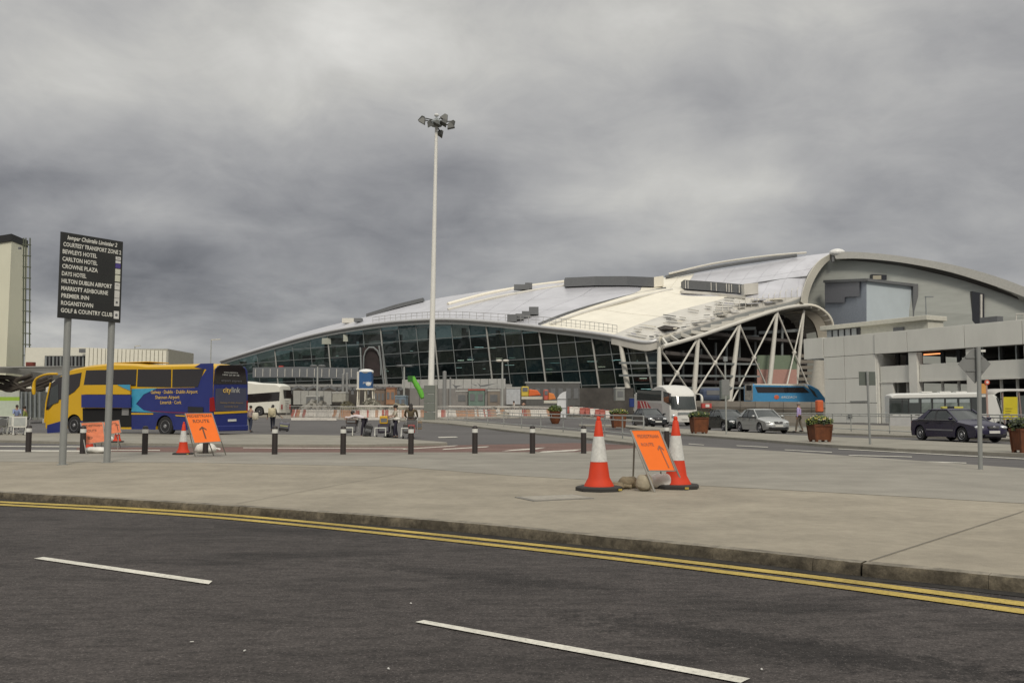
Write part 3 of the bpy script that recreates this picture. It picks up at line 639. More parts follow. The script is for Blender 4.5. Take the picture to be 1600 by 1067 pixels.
for y0, y1 in ((567, 569), (586.5, 588)):
    MB().bar(P(968, y0, 131), P(1030, y0, 127.2), .3).build('side_rail', M_mull, can, world=True)
    MB().bar(P(1030, y0, 127.2), P(1186, y1, 147.5), .3).build('side_rail', M_mull, can, world=True)
MB().bar(P(1030, 606, 127.2), P(1200, 606, 149.5), .3).build('side_rail', M_mull, can, world=True)
# recessed dark entrance hall behind the columns
ent = [P(1000, 600, 146), P(1100, 600, 156), P(1183, 600, 163), P(1262, 600, 166)]
tz = [14, 17, 21, 23]
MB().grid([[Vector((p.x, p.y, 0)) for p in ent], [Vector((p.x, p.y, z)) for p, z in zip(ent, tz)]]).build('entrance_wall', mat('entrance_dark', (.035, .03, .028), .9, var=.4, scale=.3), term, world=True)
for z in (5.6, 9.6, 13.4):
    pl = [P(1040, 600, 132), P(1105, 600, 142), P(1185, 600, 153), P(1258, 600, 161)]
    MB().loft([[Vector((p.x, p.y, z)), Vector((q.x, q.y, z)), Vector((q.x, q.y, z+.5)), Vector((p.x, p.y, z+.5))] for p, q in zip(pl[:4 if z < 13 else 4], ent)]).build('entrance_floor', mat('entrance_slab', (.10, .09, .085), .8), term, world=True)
for px, y0, y1, Y in ((1118, 535, 640, 150), (1155, 528, 640, 153), (1095, 545, 640, 148), (1180, 515, 640, 157), (1250, 500, 640, 160), (1067, 548, 640, 143), (1135, 520, 560, 152), (1222, 500, 556, 158)):
    MB().tube([P(px, y0, Y), P(px, y1, Y)], .22, 6).build('inner_post', M_mull, term, world=True)
for a, b in (((1100, 515, 150), (1180, 513, 156)), ((1105, 528, 150), (1185, 526, 156)), ((1185, 520, 157), (1250, 516, 160))):
    MB().bar(P(*a), P(*b), .3, .5).build('inner_beam', M_mull, term, world=True)
for a, b, y0, y1, c, nm in ((1183, 1245, 555, 577, (.17, .215, .15), 'green'), (1183, 1245, 577, 612, (.42, .24, .20), 'pink'), (1110, 1183, 577, 596, (.11, .075, .07), 'maroon')):
    Y = 152.5 if a > 1180 else 155; MB().prism([P(a, y1, Y), P(b, y1, Y+2.5), P(b, y0, Y+2.5), P(a, y0, Y)], (0, .3, 0)).build('hoarding_wall', mat(nm+'_hoarding', c, .8, var=.06), term, world=True, label=nm+' boarding behind the raking columns')
for k in range(7): p = P(1252, 556+k*9, 158); MB().box(p+Vector((1.5, 0, 0)), (4.2, .4, .55)).build('stair_beam', mat('stair_grey', (.2, .18, .15), .8), term, world=True)
MB().tube([P(1283, 625, 120), P(1277, 600, 120), P(1279, 578, 120), P(1280, 552, 120)], [1.3, 1.0, .75, .6], 10).build('pier_column', mat('pier_concrete', (.4, .38, .33), .8), term, world=True, smooth=60)

# ================================================================== REAR HALL with the arched end wall
hr = thing('arched_hall', 'grey clad hall with sweeping arched roof and blue box window on the right', 'building', B(1430, 165))
M_clad = mat('grey_cladding', (.37, .385, .355), .6, .1, var=.07, scale=.3, stretch=(1, 1, 6))
def hz(px): return 172-(px-1262)*.06
TOPL = [(1248, 476), (1256, 450), (1266, 431), (1278, 417), (1292, 407.5), (1310, 403), (1350, 403.5), (1400, 409), (1450, 419), (1500, 432), (1550, 448), (1600, 466), (1680, 500), (1740, 530)]
poly = [P(x, y, hz(x)) for x, y in TOPL]; bot = [Vector((poly[-1].x, poly[-1].y, 0)), Vector((poly[0].x, poly[0].y, 0))]
MB().prism(poly+bot, (3, 30, 0)).build('end_wall', M_clad, hr, world=True)
def band(pa, pb, d0, d1, name, m):                           # arch band between two px curves
    A = [P(x, y, hz(x)+d0) for x, y in pa]; Bb = [P(x, y, hz(x)+d1) for x, y in pb]; A, Bb = cat(A, 40), cat(Bb, 40)
    o = Vector((0, 0, .5)); MB().loft([[a, b, b+Vector((0, .3, -.02)), a+Vector((0, .3, 0))] for a, b in zip(A, Bb)]).build(name, m, hr, world=True, smooth=40)
UP = [(1302, 394), (1330, 393.5), (1370, 396), (1420, 402), (1480, 412), (1540, 427), (1600, 448), (1680, 484), (1740, 516)]
LO = [(1306, 404.5), (1335, 404), (1372, 406), (1420, 412), (1480, 424), (1540, 442), (1600, 464), (1680, 500), (1740, 532)]
SF = [(1306, 406.5), (1335, 407.5), (1372, 411), (1420, 418), (1480, 432), (1540, 450), (1600, 472), (1680, 508), (1740, 540)]
A = cat([P(x, y, hz(x)-2) for x, y in UP], 40); Bq = cat([P(x, y, hz(x)-2) for x, y in LO], 40); Cq = cat([P(x, y, hz(x)-.1) for x, y in SF], 40)
MB().loft([[a, b, b+Vector((0, .5, 0)), a+Vector((0, 30, 0))] for a, b in zip(A, Bq)]).build('arched_roof', mat('hall_roof', (.46, .455, .42), .5, .2), hr, world=True, smooth=40)
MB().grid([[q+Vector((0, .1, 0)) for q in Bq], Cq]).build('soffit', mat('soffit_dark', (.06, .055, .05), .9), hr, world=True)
# pale band where the terminal roof meets the wall
e1 = cat([P(x, y, Y) for x, y, Y in ((1301, 395, 168.5), (1280, 408, 165.5), (1264, 430, 161), (1255, 455, 157), (1252, 472, 154.5))], 24)
e2 = cat([P(x, y, Y) for x, y, Y in ((1306, 399, 169.5), (1287, 415, 167), (1273, 436, 163), (1264, 460, 160), (1262, 480, 158))], 24)
MB().loft([[a, b, b+Vector((0, .4, 0)), a+Vector((0, .4, .1))] for a, b in zip(e1, e2)]).build('verge_band', mat('verge_cream', (.52, .50, .43), .6), hr, world=True, smooth=40)
MB().ell(P(1308, 395, 168), (1.5, 1.2, .75), 12, 8).build('vent_cowl', mat('cowl_white', (.7, .7, .68), .4), hr, world=True, smooth=60)
MB().bar(P(1301, 399, 168), P(1301, 409, 168), .5).build('cowl_stem', M_lou, hr, world=True)
# box window
bxw = MB().prism([P(1354, 520, 158), P(1289, 520, 168), P(1289, 441, 168), P(1354, 438.5, 158)], (.3, .4, 0)).build('box_side', mat('box_blue_grey', (.30, .335, .39), .5), hr, world=True)
MB().prism([P(1354, 520, 158), P(1427, 520, 161.8), P(1427, 447, 161.8), P(1354, 439.5, 158)], (.3, 6, 0)).build('box_front', mat('box_pale_blue', (.47, .53, .56), .45, var=.05, scale=.4), hr, world=True)
for q in ([(1289, 441, 167.9), (1343, 439.5, 159.5), (1343, 463, 159.5), (1320, 464, 163), (1320, 473, 163), (1289, 473, 167.9)],):
    MB().prism([P(x, y, Y-.35) for x, y, Y in q], (0, .1, 0)).build('tinted_glazing', mat('box_dark_panel', (.19, .195, .215), .35), hr, world=True)
MB().bar(P(1288, 440, 167.6), P(1354, 437.5, 157.6), .5).build('box_trim', M_lou, hr, world=True); MB().bar(P(1354, 437.5, 157.6), P(1430, 446, 161.4), .5).build('box_trim', M_lou, hr, world=True); MB().bar(P(1429, 444, 161.4), P(1429, 520, 161.4), .9).build('box_trim', M_lou, hr, world=True)
for a, b, c, d, dm in ((1362, 428.5, 1385.5, 437.5, 0), (1519, 455, 1538, 510, 1)):
    o_ = 1.0 if dm else .9; Y = hz(a)-o_; MB().prism([P(a, d, Y), P(c, d, hz(c)-o_), P(c, b+(1 if not dm else 4), hz(c)-o_), P(a, b, Y)], (0, 1.2, 0)).build('window', mat('hall_window', (.03, .032, .038), .2), hr, world=True)
MB().prism([P(1364, 436.5, hz(1364)-1.05), P(1377, 436.5, hz(1377)-1.05), P(1377, 430.5, hz(1377)-1.05), P(1364, 430.5, hz(1364)-1.05)], (0, .1, 0)).build('window_blind', mat('blind_beige', (.36, .33, .25), .7), hr, world=True)
MB().bar(P(1533, 460, hz(1530)-1.2), P(1533, 510, hz(1530)-1.2), .3).build('window_bar', M_pale, hr, world=True)
# ================================================================== CAR PARK
o = B(1285, 98); e = B(1600, 78); rz = math.atan2(e.y-o.y, e.x-o.x)
cp = thing('parking_building', 'pale concrete multi storey car park with two open decks on the right', 'car park', (o.x, o.y, 0), rz)
M_conc = mat('panel_concrete', (.60, .60, .555), .85, var=.07, scale=.5, det=8, bump=.05, stretch=(1, 1, .35))
M_conc2 = mat('column_concrete', (.61, .605, .56), .85, var=.07, scale=.7, det=8)
def h(px, py, v=0): return hit(cp, px, py, 'y', v)
def pan(x0, x1, z0, z1, y0, y1, m=M_conc, name='concrete_panel', par=cp): return MB().box(((x0+x1)/2, (y0+y1)/2, (z0+z1)/2), (x1-x0-.05, abs(y1-y0), z1-z0-.05)).build(name, m, par, bevel=.02)
X = lambda px: h(px, 560).x
ztop = 9.28; zf = 7.1
xa, xb, xc, xd = X(1256.5), X(1287), X(1319), X(1368)
xe = [xd, X(1419), X(1509), X(1600), X(1600)+11, X(1600)+20]
# solid end block in a grid of panels
xm = xa-.0
for x0, x1 in ((xb, xc), (xc, xd)):
    for z0, z1 in ((0, 2.1), (2.1, 4.7), (4.7, 7.1), (7.1, ztop)):
        pan(x0, x1, z0, z1, 0, .35)
pan(xa, xb, 7.0, ztop+.05, -.05, 4.4)                        # projecting box at the corner
MB().box(((xb+xd)/2, 4, 4.6), (xd-xb-.3, 7, 9)).build('core', M_conc, cp)
pan(xd-.15, xd+.15, 0, zf, .1, 3.2, M_conc2, 'return_wall')
for x0, x1 in zip(xe[:-1], xe[1:]): pan(x0, x1, zf-.02, ztop, -.12, .4)
for x in xe[1:]:
    pan(x-.05, x+.95, 0, zf-.05, .05, .9, M_conc2, 'column')
for x0, x1 in zip(xe[:-1], xe[1:]):
    a = x0+.95 if x0 != xe[0] else x0+.2
    pan(a, x1-.08, 4.25, 5.85, .35, .7, M_conc, 'spandrel_panel'); MB().box(((a+x1)/2, .42, 4.2), (x1-a-.1, .3, .14)).build('spandrel_lip', M_conc2, cp)
    if x0 == xe[0]: pan(a, a+(x1-a)*.42, 0, 4.2, .35, .7)
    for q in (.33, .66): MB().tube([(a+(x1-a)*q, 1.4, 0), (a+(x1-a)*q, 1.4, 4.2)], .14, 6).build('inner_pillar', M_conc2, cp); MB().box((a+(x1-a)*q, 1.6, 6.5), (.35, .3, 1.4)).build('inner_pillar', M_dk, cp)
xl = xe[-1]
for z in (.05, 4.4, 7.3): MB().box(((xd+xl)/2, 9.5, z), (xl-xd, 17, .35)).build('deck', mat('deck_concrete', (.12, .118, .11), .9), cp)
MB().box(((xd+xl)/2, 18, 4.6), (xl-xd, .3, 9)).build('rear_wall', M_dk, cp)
for q in range(14): MB().box((xe[2]+1.2+q*1.6, .72, 6.5), (.09, .09, 1.3)).build('mesh_post', M_mull, cp)
lp = h(1459, 553, 1.6); MB().box(lp, (2.2, .12, .1)).build('strip_lamp', mat('strip_orange', (1, .32, .12), emis=1.6), cp)
t = h(1385, 640, 0)
MB().box((X(1340), -.04, h(1340, 627).z), (2.2, .06, .07)).build('ledge', M_lou, cp); MB().box((X(1326), -.05, h(1326, 650).z), (.5, .1, .35)).build('vent_grille', M_lou, cp)
# roof kiosk, plant and lamp on the car park roof
kx0, kx1 = h(1290, 515, 4).x, h(1346, 515, 4).x
kb = MB().box(((kx0+kx1)/2, 5.4, 9.85), (kx1-kx0-.3, 2.6, 1.5)).build('kiosk_wall', mat('kiosk_dark', (.045, .045, .05), .3), cp)
MB().box(((kx0+kx1)/2+4, 5.2, 10.75), (kx1-kx0+9, 3.2, .5)).build('kiosk_roof', mat('kiosk_cream', (.52, .51, .44), .7), cp, bevel=.05)
for q in range(5): MB().box((kx0+.5+q*(kx1-kx0-1)/4.6, 4.02, 10.05), ((kx1-kx0)/8, .06, .75)).build('kiosk_pane', mat('kiosk_pane_grey', (.35, .37, .38), .2), cp)
MB().box(((kx1+4), 5.3, 9.85), (8.5, 2.4, 1.3)).build('plant_screen', mat('kiosk_cream', (1, 1, 1)), cp); MB().box((kx1+4.8, 4.0, 9.75), (1.3, .1, .6)).build('plant_louvre', M_lou, cp)
p = h(1549, 500, 5); MB().box(p, (1.8, .9, .55)).build('roof_unit', M_lou, cp)
for q in (0, 1, 2): MB().tube([h(1588+q*12, 503, 3), h(1588+q*12, 491, 3)], .05, 6).build('roof_rail_post', M_steel, cp)
MB().tube([h(1588, 491, 3), h(1625, 489, 3)], .06, 6).build('roof_rail', M_steel, cp)
pl = P(1448, 515, 110); t = thing('roof_lamp', 'thin lamp post standing on the car park roof', 'street lamp', (pl.x, pl.y, 9.3))
zt = P(1448, 464, 110).z-9.3
MB().tube([(0, 0, 0), (0, 0, zt)], [.09, .06], 6).build('pole', M_mull, t); MB().box((.45, 0, zt+.02), (1.0, .25, .12)).build('lamp_head', M_mull, t)

# ================================================================== LEFT: tower, annexe, lattice canopy
M_twr = mat('cream_tower', (.68, .67, .53), .8, var=.05, scale=.15)
tw = thing('tower_block', 'tall cream tower with black roof band at the left edge', 'tower', B(10, 125))
zt = zat(368, 20, 125)
a = [P(-60, 380, 128), P(18, 380, 122), P(44, 380, 127)]; ft = [Vector((q.x, q.y, 0)) for q in a]+[Vector((a[2].x-13, a[2].y+14, 0)), Vector((a[0].x, a[0].y+14, 0))]
zb = P(20, 377, 122).z; MB().prism(ft, (0, 0, zb)).build('wall', M_twr, tw, world=True)
f2 = [q+(q-ft[0]-(ft[2]-ft[0])/2)*.02 for q in ft]; MB().prism([Vector((q.x, q.y-.2, zb)) for q in f2], (0, 0, P(20, 366, 122).z-zb)).build('roof_band', mat('black_band', (.018, .018, .018), .7), tw, world=True)
ld = MB()
for k, px in enumerate((37, 40.5, 47)): MB().tube([P(px, 372, 121), P(px-1, 578, 121)], .09, 5).build('ladder_rail', mat('ladder_green', (.09, .10, .07), .7), tw, world=True)
for k in range(12): y = 382+k*17.3; MB().bar(P(35.5, y, 121), P(48, y+1, 121), .22, .14).build('ladder_hoop', MATS['ladder_green'], tw, world=True)
MB().box(P(31, 388, 121.5), (.3, .3, .3)).build('wall_lamp', M_lou, tw, world=True)
an = thing('annexe_building', 'low white annexe with ribbed cladding behind the yellow coach', 'building', B(150, 118))
def blk(px0, px1, py, Y0, Y1, m, name, d=12, zb=0): p, q = P(px0, py, Y0), P(px1, py, Y1); z = (p.z+q.z)/2; return MB().prism([(p.x, p.y, zb), (q.x, q.y, zb), (q.x, q.y, q.z), (p.x, p.y, p.z)], (0, d, 0)).build(name, m, an, world=True)
blk(40, 134, 543, 118, 118, mat('annexe_white', (.64, .63, .55), .8, var=.04), 'wall'); blk(70, 132, 556, 117.8, 117.8, mat('annexe_black', (.03, .03, .033), .3), 'window_band', .3, P(70, 584, 117.8).z)
for k in range(11): x = 72+k*5.8; MB().bar(P(x, 557, 117.6), P(x, 584, 117.6), .22).build('window_bar', M_lou if k % 2 else M_mull, an, world=True)
for k in range(20):
    x0 = 134+k*6.35; a, b = P(x0, 543+k*.25, 116+.25*k), P(x0+5.3, 543.2+k*.25, 116.2+.25*k)
    MB().prism([(a.x, a.y, 0), (b.x, b.y, 0), (b.x, b.y, b.z), (a.x, a.y, a.z)], (0, .8, 0)).build('ribbed_panel', mat('rib_cream', (.70, .68, .58), .6, var=.05), an, world=True)
blk(134, 262, 545, 116.9, 121.5, mat('rib_gap', (.33, .32, .27), .8), 'panel_backing', 10)
MB().box(P(131, 548, 117), (1, .6, .5)).build('wall_lamp', M_lou, an, world=True)
b_ = thing('red_notice_box', 'small dark red box on the wall beside the tower ladder', 'box', P(48, 572, 114)); MB().box((0, 0, 0), (.95, .6, 1.0)).build('box_body', mat('dull_red', (.16, .035, .025), .6), b_); MB().box((0, -.32, .28), (.8, .05, .3)).build('box_label', mat('dull_red', (1, 1, 1)), b_)
# canopy: curved roof on branching timber struts
lc = thing('lattice_canopy', 'curved canopy roof on crossing dark struts above the luggage trolleys', 'canopy', B(20, 78))
M_cr = mat('canopy_roof', (.17, .165, .145), .7); M_str = mat('dark_strut', (.055, .045, .035), .7)
A = cat([P(x, y, Y) for x, y, Y in ((-80, 574, 76), (0, 574, 78), (25, 575.5, 80), (48, 580, 82), (70, 583.5, 84), (84, 586, 85))], 24)
MB().loft([[p, p+Vector((0, 0, -.5)), p+Vector((0, 14, .3)), p+Vector((0, 14, .8))] for p in A]).build('canopy_roof', M_cr, lc, world=True, smooth=40)
Bc = cat([P(x, y, Y) for x, y, Y in ((-80, 590, 77), (0, 589, 79), (35, 592, 81), (60, 590, 83), (80, 588, 84.5))], 20)
MB().tube(Bc, .2, 6).build('strut', M_str, lc, world=True)
for l in ([(-30, 603), (0, 606), (14, 610), (28, 606), (55, 597), (75, 589)], [(-10, 592), (10, 597), (30, 606), (50, 611), (70, 606)], [(0, 601), (18, 607), (36, 600), (60, 590)], [(-20, 596), (6, 603), (26, 594), (50, 586)], [(14, 590), (30, 603), (44, 612)], [(52, 610), (66, 604), (80, 598)], [(50, 603), (68, 598), (82, 592)]):
    for dY in (0, 5): MB().tube(cat([P(x, y, 80+dY) for x, y in l], 10), .2, 6).build('strut', M_str, lc, world=True, smooth=60)
for x in (37, 58, -30, 66): MB().tube([P(x, 608, 81), Vector((P(x, 608, 81).x, 81, 0))], .3, 8).build('post', mat('post_grey', (.2, .21, .19), .6), lc, world=True)
gw = thing('green_banded_wall', 'low pale wall with lime green band behind the trolleys', 'wall', B(10, 92))
for y0, y1, c, nm in ((611, 620, (.46, .48, .42), 'wall_top'), (620, 626, (.30, .46, .05), 'green_band'), (626, 652, (.48, .54, .44), 'wall_base')):
    MB().prism([P(-60, y1, 92), P(30, y1, 92), P(30, y0, 92), P(-60, y0, 92)], (0, .4, 0)).build(nm, mat(nm, c, .6), gw, world=True)
sb = thing('glass_shelter', 'dim glazed shelter between the trolleys and the yellow coach', 'shelter', B(52, 72))
MB().prism([P(33, 652, 73), P(64, 652, 73), P(64, 612, 73), P(33, 612, 73)], (0, 2, 0)).build('shelter_box', mat('shelter_grey', (.13, .14, .13), .3, var=.3), sb, world=True)
for k in range(5): MB().bar(P(34+7*k, 612, 72.8), P(34+7*k, 652, 72.8), .12).build('mullion', M_mull, sb, world=True)
# far lamps
def lamp_post(px, yt, Y, label, double=True, hw=.9, m=None, cam_=False):
    b = B(px, Y); t = thing('street_lamp', label, 'street lamp', b, 0, 'slender lamp posts'); z = P(px, yt, Y).z-b.z; m = m or mat('lamp_grey', (.34, .35, .33), .5)
    MB().tube([(0, 0, 0), (0, 0, z)], [.13, .08], 8).build('pole', m, t, smooth=60)
    if double:
        for s in (-1, 1): MB().ell((s*hw*.5, 0, z+.1), (hw*.5, .2, .13), 8, 5).build('lamp_head', M_lou if not cam_ else M_steel, t, smooth=60)
    else: MB().bar((0, 0, z), (hw, 0, z+.1), .25, .14).build('lamp_head', M_steel, t)
    return t
lamp_post(330, 531, 150, 'tall thin lamp post far behind the coach with one pale arm', False, 1.6)
lamp_post(211, 541, 150, 'far lamp post showing above the ribbed annexe', False, .9)
lamp_post(497, 573, 100, 'slender lamp post between the white minibus and the glazed front')
lamp_post(632, 573, 98, 'slender twin lamp post just left of the white mast')
lamp_post(785, 565, 92, 'grey lamp post right of the mast with camera heads', True, .7, None, True)
for px, yt, Y, w, l in ((695, 581, 88, .19, 'thick grey steel post right of the mast cabinet'), (537, 585, 112, .17, 'left one of two grey posts beside the blue toilet cabin'), (543, 583, 112, .17, 'right one of two grey posts beside the blue toilet cabin'), (704, 590, 87, .08, 'thin post with white head right of the mast cabinet')):
    b = B(px, Y); t = thing('steel_post', l, 'post', b); z = P(px, yt, Y).z-b.z; MB().tube([(0, 0, 0), (0, 0, z)], w, 10).build('shaft', mat('steel_post_grey', (.25, .255, .25), .5, .2), t, smooth=60); MB().ell((0, 0, z), (w, w, w*.5), 10, 5).build('cap', mat('steel_post_grey', (1, 1, 1)), t)

# ================================================================== CONSTRUCTION ZONE
Mb = lambda n, c, **k: mat(n, c, .7, **k)
def wallband(name, label, cat_, pts, m, thick=.4, panels=None, post=None):
    """standing wall: pts = (px, ytop, ybottom, Y)"""
    b = B(pts[0][0], pts[0][3]); t = thing(name, label, cat_, b)
    for (x0, t0, b0, Y0), (x1, t1, b1, Y1) in zip(pts[:-1], pts[1:]):
        n = max(1, int(abs(x1-x0)/(panels or 1e9)))
        for k in range(n):
            f, g = k/n, (k+1)/n; L = lambda u, v, s: u+(v-u)*s; gp = .3*min(1, n-1)
            a = P(L(x0, x1, f)+gp, L(b0, b1, f), L(Y0, Y1, f)); c = P(L(x0, x1, g)-gp, L(b0, b1, g), L(Y0, Y1, g)); d = P(L(x0, x1, g)-gp, L(t0, t1, g), L(Y0, Y1, g)); e_ = P(L(x0, x1, f)+gp, L(t0, t1, f), L(Y0, Y1, f))
            MB().prism([a, c, d, e_], (0, thick, 0)).build('panel' if n > 1 else 'wall', m, t, world=True)
    return t
wallband('raised_roadway', 'long grey raised roadway parapet across the foot of the glass front', 'parapet', [(380, 600.5, 604.5, 140), (560, 600, 604.5, 128), (800, 600, 604.5, 120)], Mb('parapet_grey', (.30, .30, .29)), 2)
for k in range(9):
    x = 455+k*24; Y = 132-k*1.5
    t = thing('roadway_brace', '%s dark truss frame from the left under the raised roadway' % 'first second third fourth fifth sixth seventh eighth ninth'.split()[k], 'truss', B(x, Y), 0, 'truss frames under the raised roadway')
    for a, b in (((x-11, 604), (x, 609)), ((x, 609), (x+11, 604)), ((x, 609), (x, 616))): MB().bar(P(a[0], a[1], Y), P(b[0], b[1], Y), .35).build('strut', M_lou, t, world=True)
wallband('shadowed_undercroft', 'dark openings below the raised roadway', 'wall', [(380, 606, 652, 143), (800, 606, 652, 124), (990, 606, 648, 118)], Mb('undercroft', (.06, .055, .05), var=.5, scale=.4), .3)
wallband('pale_hoarding', 'pale grey hoarding behind the white minibus', 'hoarding', [(458, 610, 632, 126), (518, 611, 632, 124)], Mb('pale_hoard', (.33, .33, .31)), .3, 12)
wallband('tall_hoarding', 'tall pale panelled hoarding with black streaks right of the mast', 'hoarding', [(628, 593, 606, 112), (684, 592.5, 607, 109), (790, 591.5, 607, 105)], Mb('tall_hoard', (.42, .42, .40)), .4, 12.6)
wallband('lower_hoarding', 'grey lower hoarding beneath the tall panelled one', 'hoarding', [(640, 607, 640, 110.5), (792, 607, 640, 104)], Mb('lower_hoard', (.235, .225, .215), var=.15, scale=.5), .4, 15)
for pts in ([(706, 603), (714, 604), (722, 603)], [(711, 604), (713, 609)], [(748, 599), (753, 603), (775, 600)], [(752, 602), (756, 604)], [(735, 601), (750, 603)]):
    pass
st = thing('black_streak_art', 'black jagged streak shapes fixed on the tall panelled hoarding', 'decoration', B(712, 104))
for q in ([(706, 599.5), (712, 602.5), (722, 602), (714, 605), (713, 608)], [(745, 597), (751, 602), (777, 598.5), (757, 604), (750, 604)], [(735, 599), (746, 602), (744, 603)]):
    MB().prism([P(x, y, 104.3) for x, y in q], (0, .06, 0)).build('streak', M_lou, st, world=True)
def block(name, label, cat_, px0, px1, y0, y1, Y, c, d=2.0, bev=.05):
    a, b = P(px0, y1, Y), P(px1, y0, Y); t = thing(name, label, cat_, ((a.x+b.x)/2, Y+d/2, a.z)); 
    MB().box((0, 0, (b.z-a.z)/2), (b.x-a.x, d, b.z-a.z)).build('body', Mb('c_%s_%d_%d' % (name, px0, y0), c, var=.15), t, bevel=bev); return t, b.x-a.x, b.z-a.z, d
def site_unit(name, label, cat_, px0, px1, y0, y1, Y, c, roofc=(.4, .4, .38), openings=2):
    t, w, hh, d = block(name, label, cat_, px0, px1, y0, y1, Y, c)
    MB().box((0, 0, hh+.08), (w*1.04, d*1.05, .16)).build('lid', Mb('lid_%d' % px0, roofc), t)
    for k in range(openings): MB().box((-w/2+w*(k+.5)/openings, -d/2-.02, hh*.55), (w/openings*.6, .05, hh*.45)).build('opening', M_lou, t)
    return t
site_unit('site_cabin', 'green site cabin with dark hatch right of the mast', 'cabin', 732, 757, 610, 634, 97, (.13, .19, .16), (.35, .08, .06))
site_unit('site_cabin', 'low grey site cabin with black opening left of the green cabin', 'cabin', 712, 731, 612, 634, 98, (.22, .21, .2), openings=1)
site_unit('site_cabin', 'brownish site cabin right of the green cabin', 'cabin', 762, 781, 611, 636, 97, (.21, .18, .15), openings=1)
site_unit('white_container', 'white and pale blue site container beside the yellow loader', 'container', 791, 813, 607, 632, 100, (.42, .44, .46), openings=0)
site_unit('blue_grey_machine', 'blue grey site machine left of the green chute', 'machine', 617, 634, 620, 636, 92, (.15, .2, .25), (.2, .26, .3))
site_unit('orange_brown_hut', 'orange brown hut under the roadway left of the mast', 'hut', 603, 617, 607, 632, 104, (.30, .16, .09), (.2, .1, .07))
site_unit('timber_stack_hut', 'dull brown timber store right of the blue toilet cabin', 'store', 584, 601, 609, 634, 106, (.17, .13, .10), (.1, .08, .07), 3)
site_unit('steel_frame_shed', 'long grey framed shed behind the red and yellow loaders', 'shed', 822, 906, 598.5, 634, 108, (.09, .09, .088), (.30, .31, .30), 7)
site_unit('grey_site_box', 'grey box left of the white coach near the raking column', 'box', 962, 976, 607, 626, 105, (.22, .23, .22), openings=1)
site_unit('grey_generator', 'dark grey generator behind the minibus lamp post', 'generator', 478, 500, 620, 634, 108, (.15, .155, .155))
site_unit('pale_skip', 'pale grey site skip left of the blue toilet cabin', 'skip', 519, 540, 614, 628, 108, (.30, .295, .26), openings=0)
def loader(label, px0, px1, y0, y1, Y, c1, c2):
    a, b = P(px0, y1, Y), P(px1, y0, Y); w, hh = b.x-a.x, b.z-a.z; t = thing('loader', label, 'construction vehicle', ((a.x+b.x)/2, Y, gz(a.x, Y)), 0, 'site vehicles'); z0 = a.z-t.location.z
    MB().box((-w*.3, 0, z0+hh*.55), (w*.36, 2, hh*.9)).build('cab', Mb('ld1%d' % px0, c1), t, bevel=.1); MB().box((-w*.3, -1.02, z0+hh*.72), (w*.26, .05, hh*.36)).build('cab_window', M_lou, t)
    MB().prism([(-w*.1, -1.1, z0+hh*.75), (w*.32, -1.1, z0+hh*.65), (w*.5, -1.1, z0+hh*.2), (-w*.12, -1.1, z0+hh*.1)], (0, 2.2, 0)).build('body', Mb('ld2%d' % px0, c2), t, bevel=.08)
    MB().box((w*.05, 0, z0-.05), (w*1.05, 2, .28)).build('chassis', mat('kiosk_cream', (1, 1, 1)), t)
    for s in (-.3, .3): MB().lathe([(.3, -.15), (.5, -.1), (.5, .1), (.3, .15)], (s*w, -1, .5), 14, 'y').build('wheel', mat('tyre', (.02, .02, .021), .8), t)
loader('yellow and orange site lorry in front of the grey framed shed', 814, 845, 604, 621, 96, (.55, .42, .06), (.62, .13, .03))
loader('orange red site vehicle left of the white totem', 849, 868, 609, 627, 95, (.45, .10, .07), (.62, .2, .05))
# blue toilet cabin on a stand
Y = 94; a = P(562, 607, Y); bb = P(582, 581, Y); t = thing('blue_cabin', 'tall blue cabin with domed white roof raised on a pale timber stand', 'cabin', ((a.x+bb.x)/2, Y, gz(a.x, Y)))
w = bb.x-a.x; z0, z1 = a.z-t.location.z, bb.z-t.location.z
MB().box((0, 0, (z0+z1)/2), (w, w, z1-z0)).build('body', Mb('cabin_blue', (.02, .09, .24)), t, bevel=.05)
MB().box((-w*.55, -.1, (z0+z1)/2), (w*.16, w, z1-z0)).build('side_panel', M_steel, t)
MB().ell((0, 0, z1), (w*.62, w*.6, .32), 14, 6).build('domed_roof', mat('white_plastic', (.68, .68, .66), .5), t, smooth=60)
text('emblem', 'portaloo', mat('white_plastic', (1, 1, 1)), t, (-.2, -w/2-.02, (z0+z1)/2-.35), (1, 0, 0), (0, 0, 1), .26, .9)
MB().ell((.35, -w/2, z0+.45), (.28, .04, .2), 10, 6).build('emblem', mat('white_plastic', (1, 1, 1)), t)
for x in (-.6, 0, .6): MB().bar((x*w*1.1, -.5, 0), (x*w*.95, -.5, z0), .1).build('stand_leg', M_cream, t); MB().bar((x*w*1.1, .5, 0), (x*w*.95, .5, z0), .1).build('stand_leg', M_cream, t)
MB().box((0, 0, z0-.06), (w*1.35, w*1.2, .12)).build('platform', M_cream, t)
# green chute
t = thing('green_chute', 'bright lime green rubbish chute sloping down left of the mast', 'chute', B(655, 92)); M_lime = Mb('lime', (.11, .40, .035))
pts = [P(644, 590, 92), P(650, 600, 91.8), P(656, 610, 91.6), P(661, 622, 91.4)]
for a, b in zip(pts[:-1], pts[1:]): MB().tube([a, a.lerp(b, .97)], [.30, .24], 10).build('chute_segment', M_lime, t, world=True, smooth=50)
MB().box(P(643, 592, 92)+Vector((-.1, 0, 0)), (.5, .8, .6), 0).build('hopper', Mb('lime_dark', (.03, .13, .02)), t, world=True)
